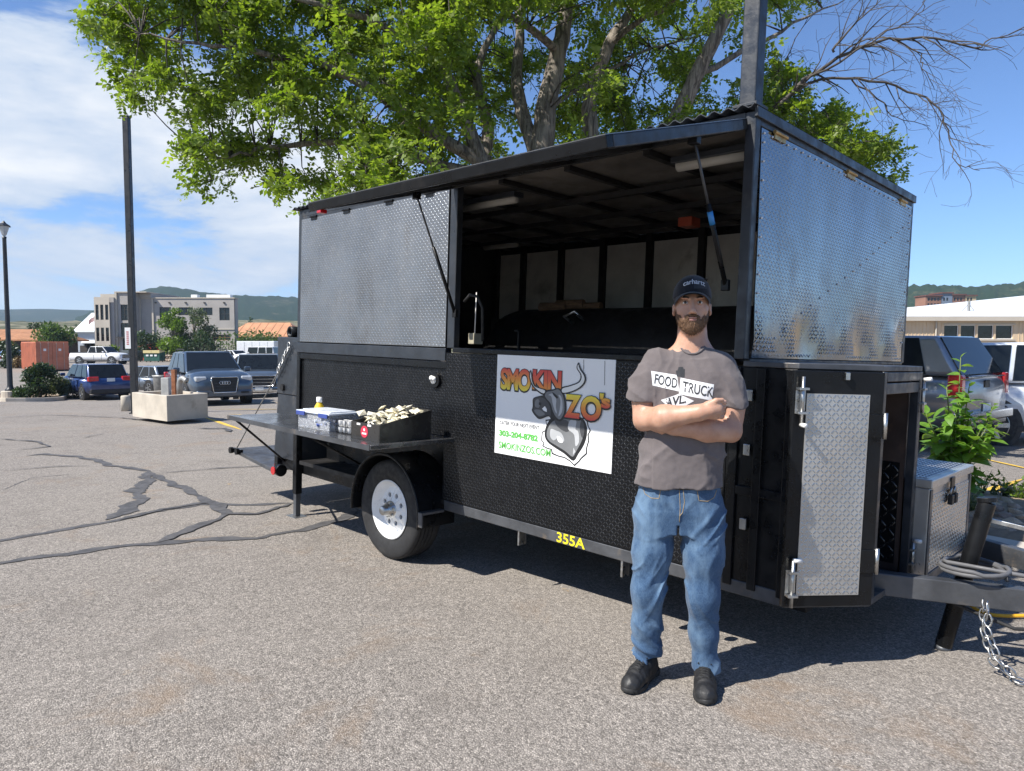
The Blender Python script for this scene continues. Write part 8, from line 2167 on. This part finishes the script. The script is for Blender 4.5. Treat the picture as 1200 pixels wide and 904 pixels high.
# shipping container
sc_ = empty('shipping_container', at(62, 430, 61), R(44), label='rust-red shipping container with double doors', cat='container')
sc_.location.z = gz(sc_.location.x, 61)
M_CONT = pbr('rust-red container paint', (.46, .155, .085), .65, 0, var=.14, vs=1.2, dirt=(.2, .08, .05), dirt_amt=.5, ds=2)
MB().box(-1.22, 1.22, .02, 6.0, .12, 2.55).build('container_wall', M_CONT, sc_, bevel=.02)
for s in (-1, 1):
    dd = MB().box(-1.20 if s < 0 else .01, -.01 if s < 0 else 1.20, -.03, .018, .15, 2.5).build('container_door', M_CONT, sc_, bevel=.01)
    for x in (.30, .85):
        MB().cyl((s * x, -.05, .18), (s * x, -.05, 2.47), .022, n=8).build('lock_rod', pbr('pale lock rod', (.42, .30, .25), .6), dd)
    for z in (.5, 1.3, 2.1): MB().box(s * 1.20 - .03, s * 1.20 + .03, -.06, -.032, z - .06, z + .06).build('hinge', M_CONT, dd)
    MB().box(s * .55 - .10, s * .55 + .10, -.036, -.032, 1.75, 1.95).build('label', M_PLASW, dd)
for i in range(28): MB().box(-1.25, -1.222, .20 + i * .21, .30 + i * .21, .2, 2.45).build('side_rib', M_CONT, sc_)
for x in (-1.1, 1.1):
    for y in (.3, 5.7): MB().box(x - .1, x + .1, y - .1, y + .1, 0, .118).build('foot', M_BLK, sc_)
# dumpsters and low walls in front of the office
M_DUMP = pbr('dark green dumpster', (.012, .075, .055), .55, var=.2, vs=2)
def dumpster(px, Y, label, m, ml, wd=1.9):
    p = at(px, 420, Y); p.z = gz(p.x, p.y)
    r_ = empty('dumpster', p, label=label, cat='dumpster')
    MB().prism([(-.7, .12), (.7, .12), (.8, 1.25), (-.65, 1.05)], -wd / 2, wd / 2, lambda a, b, d: (d, a, b)).build('tub', m, r_, bevel=.02)
    MB().prism([(-.75, 1.055), (.82, 1.27), (.82, 1.32), (-.75, 1.40)], -wd / 2 - .04, -.01, lambda a, b, d: (d, a, b + .01)).build('lid', ml, r_, bevel=.02)
    MB().prism([(-.75, 1.055), (.82, 1.27), (.82, 1.32), (-.75, 1.40)], .01, wd / 2 + .04, lambda a, b, d: (d, a, b + .01)).build('lid', ml, r_, bevel=.02)
    for s in (-1, 1):
        MB().box(s * wd / 2 - .08, s * wd / 2 + .08, -.2, .2, .55, .75).build('lift_pocket', m, r_)
        for y in (-.5, .5): MB().cyl((s * wd * .38 - .03, y, .06), (s * wd * .38 + .03, y, .06), .06, n=10).build('castor', M_RUB, r_)
    for x in (-.5, .0, .5): MB().box(x - .15, x + .15, -.73, -.70, .7, .9).build('label', M_PLASW, r_)
dumpster(181, 86, 'green dumpster with pale yellow lids', M_DUMP, pbr('pale yellow lid', (.62, .52, .25), .6, var=.08))
dumpster(155, 87, 'dark grey-green dumpster behind the square pole', pbr('dark grey dumpster', (.05, .065, .06), .55, var=.2), pbr('grey lid', (.10, .12, .125), .6))
rw_ = empty('red_barrier', at(176, 410, 96), label='low red barrier wall behind the dumpsters', cat='barrier')
rw_.location.z = -.4
MB().box(-1.8, 1.8, 0, .25, .0, 2.05).build('panel', pbr('red barrier paint', (.50, .045, .03), .6, var=.1), rw_, bevel=.02)
MB().box(-1.9, 1.9, -.03, .28, 2.05, 2.16).build('coping', MATS['red barrier paint'], rw_)
sw = empty('stone_wall', at(197, 418, 88), label='low rough stone wall right of the green dumpster', cat='wall')
sw.location.z = -.4
for i in range(34):
    o = link('stone', rocks[i % 8], None, sw)
    o.location = (-1.6 + (i % 12) * .30 + rnd.uniform(-.05, .05), rnd.uniform(-.1, .1), .15 + (i // 12) * .28)
    o.scale = (.2, .18, .19); o.rotation_euler = (0, 0, rnd.uniform(0, 6))
fpole = empty('flagpole', at(111.5, 405, 112), label='thin flagpole with a small flag beside the white shed', cat='flagpole')
fpole.location.z = -.4
MB().cyl((0, 0, 0), (0, 0, 6.6), .05, .03, 8).build('pole', M_GALV, fpole, True)
MB().add([(0, 0, 6.5), (-.5, .05, 6.3), (-.9, -.03, 5.9), (-.9, -.03, 5.2), (-.5, .05, 5.6), (0, 0, 5.8)], [(0, 1, 4, 5), (1, 2, 3, 4)]).build('flag', pbr('faded flag', (.40, .25, .24), .8, var=.3, vs=3), fpole)
# ------------------------------------------------------------------ the big honey locust behind the trailer
tr = random.Random(21)
rs = np.random.RandomState(5)
TB = Vector((.72, 9.1, .15))
LT = empty('locust_tree', TB, label='large spreading honey locust tree rising behind the trailer', cat='tree')
def tl(px, py, Y): return at(px, py, Y) - TB
wood = MB()
LIMBS = []
def limb(pts, r0, r1, n=9, jit=.04, keep=True):
    P = [Vector(p) for p in pts]
    Q = []
    for i in range(len(P) - 1):
        p0, p1, p2, p3 = P[max(0, i - 1)], P[i], P[i + 1], P[min(len(P) - 1, i + 2)]
        for k in range(4):
            t = k / 4
            q = .5 * ((2 * p1) + (-p0 + p2) * t + (2 * p0 - 5 * p1 + 4 * p2 - p3) * t * t + (-p0 + 3 * p1 - 3 * p2 + p3) * t ** 3)
            Q.append(q + Vector((tr.uniform(-jit, jit), tr.uniform(-jit, jit), tr.uniform(-jit, jit))))
    Q.append(P[-1])
    R_ = [r0 + (r1 - r0) * i / (len(Q) - 1) for i in range(len(Q))]
    wood.sweep(Q, R_, n)
    if keep: LIMBS.extend(zip(Q, R_))
    return Q
O = Vector((0, 0, 0))
limb([O + Vector((0, 0, -.2)), O + Vector((0, 0, .5)), tl(636, 250, 9.0), tl(634, 190, 9.0), tl(640, 130, 9.0), tl(655, 60, 9.1), tl(665, 0, 9.2), tl(680, -120, 9.4), tl(690, -240, 9.5)], .22, .04, 12, .012)
limb([O + Vector((.05, .1, .2)), tl(686, 260, 9.2), tl(692, 180, 9.3), tl(692, 110, 9.3), tl(715, 50, 9.4), tl(745, 0, 9.5), tl(790, -120, 9.8)], .15, .035, 12, .012)
limb([O + Vector((.1, -.05, .2)), tl(735, 270, 9.0), tl(785, 160, 8.8), tl(815, 90, 8.7), tl(850, 20, 8.6), tl(880, -60, 8.6), tl(930, -180, 8.5)], .145, .035, 12, .012)
limb([O + Vector((-.1, .0, .3)), tl(600, 270, 9.0), tl(566, 195, 8.9), tl(545, 140, 8.8), tl(520, 80, 8.7), tl(490, 0, 8.6), tl(450, -110, 8.5), tl(420, -200, 8.4)], .12, .03, 10, .012)
limb([tl(634, 200, 9.0), tl(612, 130, 9.2), tl(605, 80, 9.4), tl(610, 30, 9.5), tl(590, -70, 9.8), tl(560, -180, 10)], .10, .03, 9, .012)
limb([O + Vector((0, .15, .3)), tl(576, 230, 9.8), tl(572, 150, 10.0), tl(560, 80, 10.3), tl(600, 0, 10.6)], .14, .03, 9, .012)
T6 = limb([tl(566, 195, 8.9), tl(500, 150, 8.7), tl(440, 110, 8.5), tl(380, 75, 8.3), tl(300, 62, 8.1), tl(230, 52, 7.9), tl(165, 40, 7.8)], .085, .005, 8, .03)
T7 = limb([tl(566, 205, 8.9), tl(480, 182, 9.0), tl(420, 168, 9.0), tl(330, 172, 8.9), tl(280, 182, 8.8), tl(235, 190, 8.7)], .07, .005, 8, .03)
limb([tl(520, 80, 8.7), tl(450, 30, 8.3), tl(360, 0, 8.0), tl(250, -30, 7.7), tl(150, -40, 7.5)], .055, .005, 8, .03)
limb([tl(655, 60, 9.1), tl(600, 20, 8.4), tl(540, -30, 7.8), tl(470, -80, 7.3)], .055, .005, 8, .03)
limb([tl(715, 50, 9.4), tl(760, 20, 9.0), tl(820, -20, 8.4), tl(870, -60, 8.0)], .045, .005, 8, .03)
limb([tl(640, 130, 9.0), tl(700, 90, 9.8), tl(760, 60, 10.4), tl(830, 40, 10.8)], .045, .005, 8, .03)
limb([tl(785, 160, 8.8), tl(850, 150, 9.2), tl(920, 150, 9.8), tl(990, 165, 10.3), tl(1035, 175, 10.6)], .05, .005, 8, .03)
limb([tl(815, 90, 8.7), tl(870, 60, 9.0), tl(930, 30, 9.4), tl(990, 0, 9.8)], .045, .005, 8, .03)
wood_main = wood
wood_main.build('trunk', M_BARK, LT, True)
# bare twiggy branches reaching out to the right
wood = MB()
def twigs(path, r0, depth, lean):
    for i in range(1, len(path) - 1):
        if tr.random() > (.62 if depth == 0 else .5): continue
        d = (path[i + 1] - path[i - 1]).normalized()
        s, u = frame(d)
        a = tr.uniform(0, 6.28)
        out = (d * tr.uniform(.5, 1.0) + (s * math.cos(a) + u * math.sin(a)) * tr.uniform(.5, .95) + lean).normalized()
        ln = tr.uniform(.25, .75) * (1 if depth == 0 else .55)
        P = [path[i]]
        for k in range(4):
            out = (out + Vector((tr.uniform(-.35, .35), tr.uniform(-.35, .35), tr.uniform(-.4, .25)))).normalized()
            P.append(P[-1] + out * (ln / 4))
        r = r0 * (1 - .6 * i / len(path)) * .5
        wood.sweep(P, [max(.0018, r * (1 - .75 * k / 4)) for k in range(5)], 5)
        if depth < 2: twigs(P, r, depth + 1, lean)
for pts, r0 in (([(845, 190, 9.0), (880, 160, 9.0), (930, 105, 8.9), (985, 68, 8.8), (1030, 50, 8.7), (1080, 44, 8.6), (1140, 56, 8.5), (1170, 42, 8.4), (1215, 34, 8.3)], .055),
                ([(900, 130, 9.0), (960, 92, 8.9), (1020, 96, 8.8), (1075, 110, 8.7), (1100, 128, 8.6), (1112, 160, 8.6), (1122, 192, 8.5), (1148, 200, 8.5)], .035),
                ([(940, 98, 8.9), (1000, 62, 8.6), (1040, 38, 8.4), (1075, 20, 8.3), (1085, 0, 8.2)], .028),
                ([(975, 62, 8.8), (990, 40, 8.7), (1020, 12, 8.6), (1040, -20, 8.5)], .03),
                ([(1000, 95, 8.9), (1035, 120, 8.9), (1050, 140, 8.8), (1090, 148, 8.8)], .02),
                ([(1045, 48, 8.7), (1075, 62, 8.7), (1080, 80, 8.6), (1095, 105, 8.6)], .02),
                ([(870, 160, 9.2), (905, 110, 9.5), (925, 60, 9.8), (960, 10, 10)], .03)):
    Q = limb([tl(*p) for p in pts], r0 * .55, .003, 7, .025, False)
    twigs(Q, r0 * .6, 0, Vector((.15, 0, .05)))
wood.build('bare_branches', M_TWIG, LT, True, label='bare leafless branches on the right of the crown')

# crown: clumps of compound leaves hung on side twigs
def inside(px, py):
    """how leafy the crown is at this bearing (0..1)"""
    if py < -330: return 0
    left = np.interp(py, [-330, -200, -60, 0, 25, 42, 60, 75, 92, 112, 128, 150, 162, 180, 200, 225, 245], [330, 190, 120, 128, 92, 80, 160, 150, 95, 100, 190, 280, 225, 185, 182, 190, 420])
    right = np.interp(py, [-330, -150, -40, 0, 40, 90, 130, 160, 205, 225], [800, 1000, 985, 950, 940, 960, 990, 1040, 1045, 960])
    if px < left or px > right: return 0
    v = 1.0
    if px < 470 and 128 < py < 158 and px < 330: v *= .12
    if py > np.interp(px, [180, 260, 420, 520, 900, 1045], [232, 238, 246, 225, 215, 215]): return 0
    if 395 < px < 470 and 108 < py < 150: v *= .25
    if px > 850: v *= .42 if py < 120 else .9
    if px > 1000 and py < 140: v *= .15
    if 560 < px < 880 and -20 < py < 215: v *= .65
    return v
cl_c = []
tries = 0
while len(cl_c) < 600 and tries < 20000:
    tries += 1
    px, py = tr.uniform(60, 1060), tr.uniform(-330, 240)
    v = inside(px, py)
    e = min(inside(px + 22, py), inside(px - 22, py), inside(px, py + 18), inside(px, py - 14))
    if tr.random() > v * (1 if e > 0 else .45): continue
    if py < -60 and tr.random() < .62: continue
    mid = 8.9
    Y = mid + tr.uniform(-1.9, 1.9) * (1 - .55 * abs(px - 600) / 560)
    if px > 850: Y = tr.uniform(9.0, 10.8)
    elif 540 < px < 880 and py > 0: Y = tr.uniform(10.0, 11.8) if tr.random() < .94 else tr.uniform(7.6, 8.3)
    cl_c.append((tl(px, py, Y), px, py))
tw = MB()
pos = []
LP = np.array([tuple(q) for q, r in LIMBS])
for c, px, py in cl_c:
    i = int(np.argmin(((LP - np.array(c)) ** 2).sum(1) + .6 * np.maximum(0, LP[:, 2] - c.z) ** 2))
    q, rr = LIMBS[i]
    if (c - q).length > .3:
        mid = q.lerp(c, .5) + Vector((tr.uniform(-.12, .12), tr.uniform(-.12, .12), tr.uniform(.0, .2)))
        tw.sweep([q, q.lerp(mid, .55) + Vector((0, 0, .03)), mid, mid.lerp(c, .6), c], [min(rr, .012), .009, .007, .005, .003], 5)
    edge = min(inside(px + 30, py), inside(px - 30, py), inside(px, py + 26)) == 0
    rad = tr.uniform(.18, .29) if edge else tr.uniform(.22, .38)
    for t in range(tr.randint(5, 8)):
        d = Vector((tr.gauss(0, 1), tr.gauss(0, 1), tr.gauss(0, .55))).normalized()
        ln = rad * tr.uniform(.7, 1.25)
        P = [c, c + d * ln * .5 + Vector((0, 0, .02)), c + d * ln + Vector((0, 0, -.05 * ln))]
        tw.sweep(P, [.005, .0035, .002], 4)
        for s in range(tr.randint(5, 8)):
            k = tr.uniform(.25, 1.05)
            p = P[0].lerp(P[1], k * 2) if k < .5 else P[1].lerp(P[2], k * 2 - 1)
            pos.append(tuple(p + Vector((tr.uniform(-.05, .05), tr.uniform(-.05, .05), tr.uniform(-.05, .04)))))
tw.build('twigs', M_TWIG, LT, True)
pos = np.array(pos)
for q_ in range(3): scatter('crown', pos[q_::3], pinnate(6, 5 + q_), (.150, .185, .225)[q_], M_LEAF, LT, rs, .65)

# ------------------------------------------------------------------ leafy shrub and weeds in the bed
SB = Vector((4.12, 6.55, .0)); SB.z = .17 + gz(SB.x, SB.y)
SH = empty('leafy_shrub', SB, label='bright green broad-leaved shrub behind the tongue tool box', cat='shrub')
def bigleaf():
    v, f = [], []
    n = 6
    for i in range(n + 1):
        x = i / n
        hw_ = .26 * math.sin(math.pi * min(1, x * 1.02)) ** .8 * (1.15 - .45 * x)
        z = .06 * math.sin(3 * x) - .18 * x * x
        v += [(x, -hw_, z + .10 * hw_ + .0), (x, 0, z - .0), (x, hw_, z + .10 * hw_)]
    for i in range(n):
        a = 3 * i
        f += [(a, a + 1, a + 4, a + 3), (a + 1, a + 2, a + 5, a + 4)]
    me = bpy.data.meshes.new('leaf'); me.from_pydata(v, [], f); me.update()
    return me
M_BIGL = pbr('broad bright leaf', (.115, .235, .028), .45, 0, var=.28, vs=5)
t_ = M_BIGL.node_tree; b_ = t_.nodes['Principled BSDF']
trn = N(t_, 'ShaderNodeBsdfTranslucent'); trn.inputs['Color'].default_value = (.34, .55, .05, 1)
mx = N(t_, 'ShaderNodeMixShader'); mx.inputs[0].default_value = .38
t_.links.new(b_.outputs[0], mx.inputs[1]); t_.links.new(trn.outputs[0], mx.inputs[2]); t_.links.new(mx.outputs[0], t_.nodes['Material Output'].inputs['Surface'])
LM = bigleaf(); LM.materials.append(M_BIGL)
LM.polygons.foreach_set('use_smooth', [True] * len(LM.polygons))
stems = MB()
lr = random.Random(9)
for s in range(19):
    a = lr.uniform(0, 6.28); sp_r = lr.uniform(.05, .34)
    top = Vector((sp_r * math.cos(a), sp_r * .8 * math.sin(a), lr.uniform(.55, .95)))
    if s == 0: top = Vector((-.02, -.05, 1.32))
    if s == 1: top = Vector((.10, .0, 1.05))
    if s == 2: top = Vector((.34, .0, .88))
    if s == 3: top = Vector((-.14, -.05, 1.05))
    if s == 4: top = Vector((-.32, -.05, .80))
    if s == 5: top = Vector((.22, -.1, .70))
    P = [Vector((lr.uniform(-.08, .08), lr.uniform(-.08, .08), -.05)), top * .5 + Vector((0, 0, .1)), top]
    stems.sweep([P[0], P[0].lerp(P[1], .6), P[1], P[1].lerp(P[2], .5), P[2]], [.012, .010, .008, .006, .004], 6)
    nl = 24 if s < 4 else 17
    for i in range(nl):
        k = .18 + .82 * i / (nl - 1)
        p = P[0].lerp(P[1], k * 2) if k < .5 else P[1].lerp(P[2], 2 * k - 1)
        o = link('leaf', LM, None, SH)
        o.location = p
        o.rotation_euler = (lr.uniform(-.5, .5), lr.uniform(-.5, .6) - (.5 if i > nl - 4 else 0), i * 2.4 + lr.uniform(-.4, .4))
        sc = lr.uniform(.13, .24) * (1 - .45 * max(0, k - .7) / .3)
        o.scale = (sc, sc, sc)
stems.build('stem', pbr('green stem', (.12, .15, .04), .6), SH, True)
def weed(p, h, seed, lab, m=M_LEAFY):
    r_ = random.Random(seed); rs_ = np.random.RandomState(seed)
    root = empty('weed', p, label=lab, cat='weed')
    st, ps = MB(), []
    for i in range(9):
        a = r_.uniform(0, 6.28); d = h * r_.uniform(.2, .6)
        q = Vector((d * math.cos(a), d * math.sin(a), h * r_.uniform(.6, 1.0)))
        st.sweep([(0, 0, -.02), q * .5 + Vector((0, 0, .04)), q], [.004, .003, .0015], 5)
        for k in range(10):
            t = r_.uniform(.25, 1)
            ps.append(tuple(q * t + Vector((r_.uniform(-.02, .02), r_.uniform(-.02, .02), 0))))
    st.build('stem', MATS['green stem'], root, True)
    scatter('leaves', ps, LEAF1, .055, m, root, rs_, .8)
WD = [((1150, 592, .30), 'low bright weed at the right of the leafy shrub'), ((1172, 596, .22), 'small weed among the rocks by the yellow line'), ((1192, 600, .26), 'weed at the outer end of the rock bed'), ((1140, 615, .20), 'tiny weed beside the tool box corner'), ((1128, 590, .32), 'weed growing at the foot of the leafy shrub')]
for i, ((px, py, h), lab) in enumerate(WD):
    p = on_ground(px, py + 8); p.z += .14
    weed(p, h, 50 + i, lab, M_LEAFY if i % 2 == 0 else M_LEAFS)
# yellow extension cord on the ground behind the tongue
cordp = [bedr(.0, 1.6, .02), bedr(.25, 1.9, .02), bedr(.55, 1.75, .03), bedr(.75, 1.55, .02), bedr(1.0, 1.75, .02), bedr(1.35, 1.9, .02), bedr(1.8, 1.7, .02), bedr(2.4, 1.9, .02)]
Q = []
for i in range(len(cordp) - 1):
    p0, p1, p2, p3 = cordp[max(0, i - 1)], cordp[i], cordp[i + 1], cordp[min(len(cordp) - 1, i + 2)]
    for k in range(6):
        t = k / 6
        Q.append(.5 * ((2 * p1) + (-p0 + p2) * t + (2 * p0 - 5 * p1 + 4 * p2 - p3) * t * t + (-p0 + 3 * p1 - 3 * p2 + p3) * t ** 3))
MB().sweep(Q, .011, 8).build('extension_cord', pbr('yellow cord jacket', (.70, .36, .02), .5, var=.1), None, True, label='yellow extension cord lying on the asphalt behind the tongue', cat='cord')
# ------------------------------------------------------------------ thin blue air over the far country
hz = MB().box(-4000, 4000, -60, 2900, -4, 150).build('haze', None, None, kind='stuff', label='thin blue haze over the far hills')
hm = bpy.data.materials.new('thin haze'); hm.use_nodes = True
ht_ = hm.node_tree; ht_.nodes.clear()
ho = ht_.nodes.new('ShaderNodeOutputMaterial'); pv = ht_.nodes.new('ShaderNodeVolumePrincipled')
pv.inputs['Color'].default_value = (.62, .77, .97, 1)
pv.inputs['Density'].default_value = .00022
pv.inputs['Anisotropy'].default_value = .2
ht_.links.new(pv.outputs[0], ho.inputs['Volume'])
hz.data.materials.append(hm)
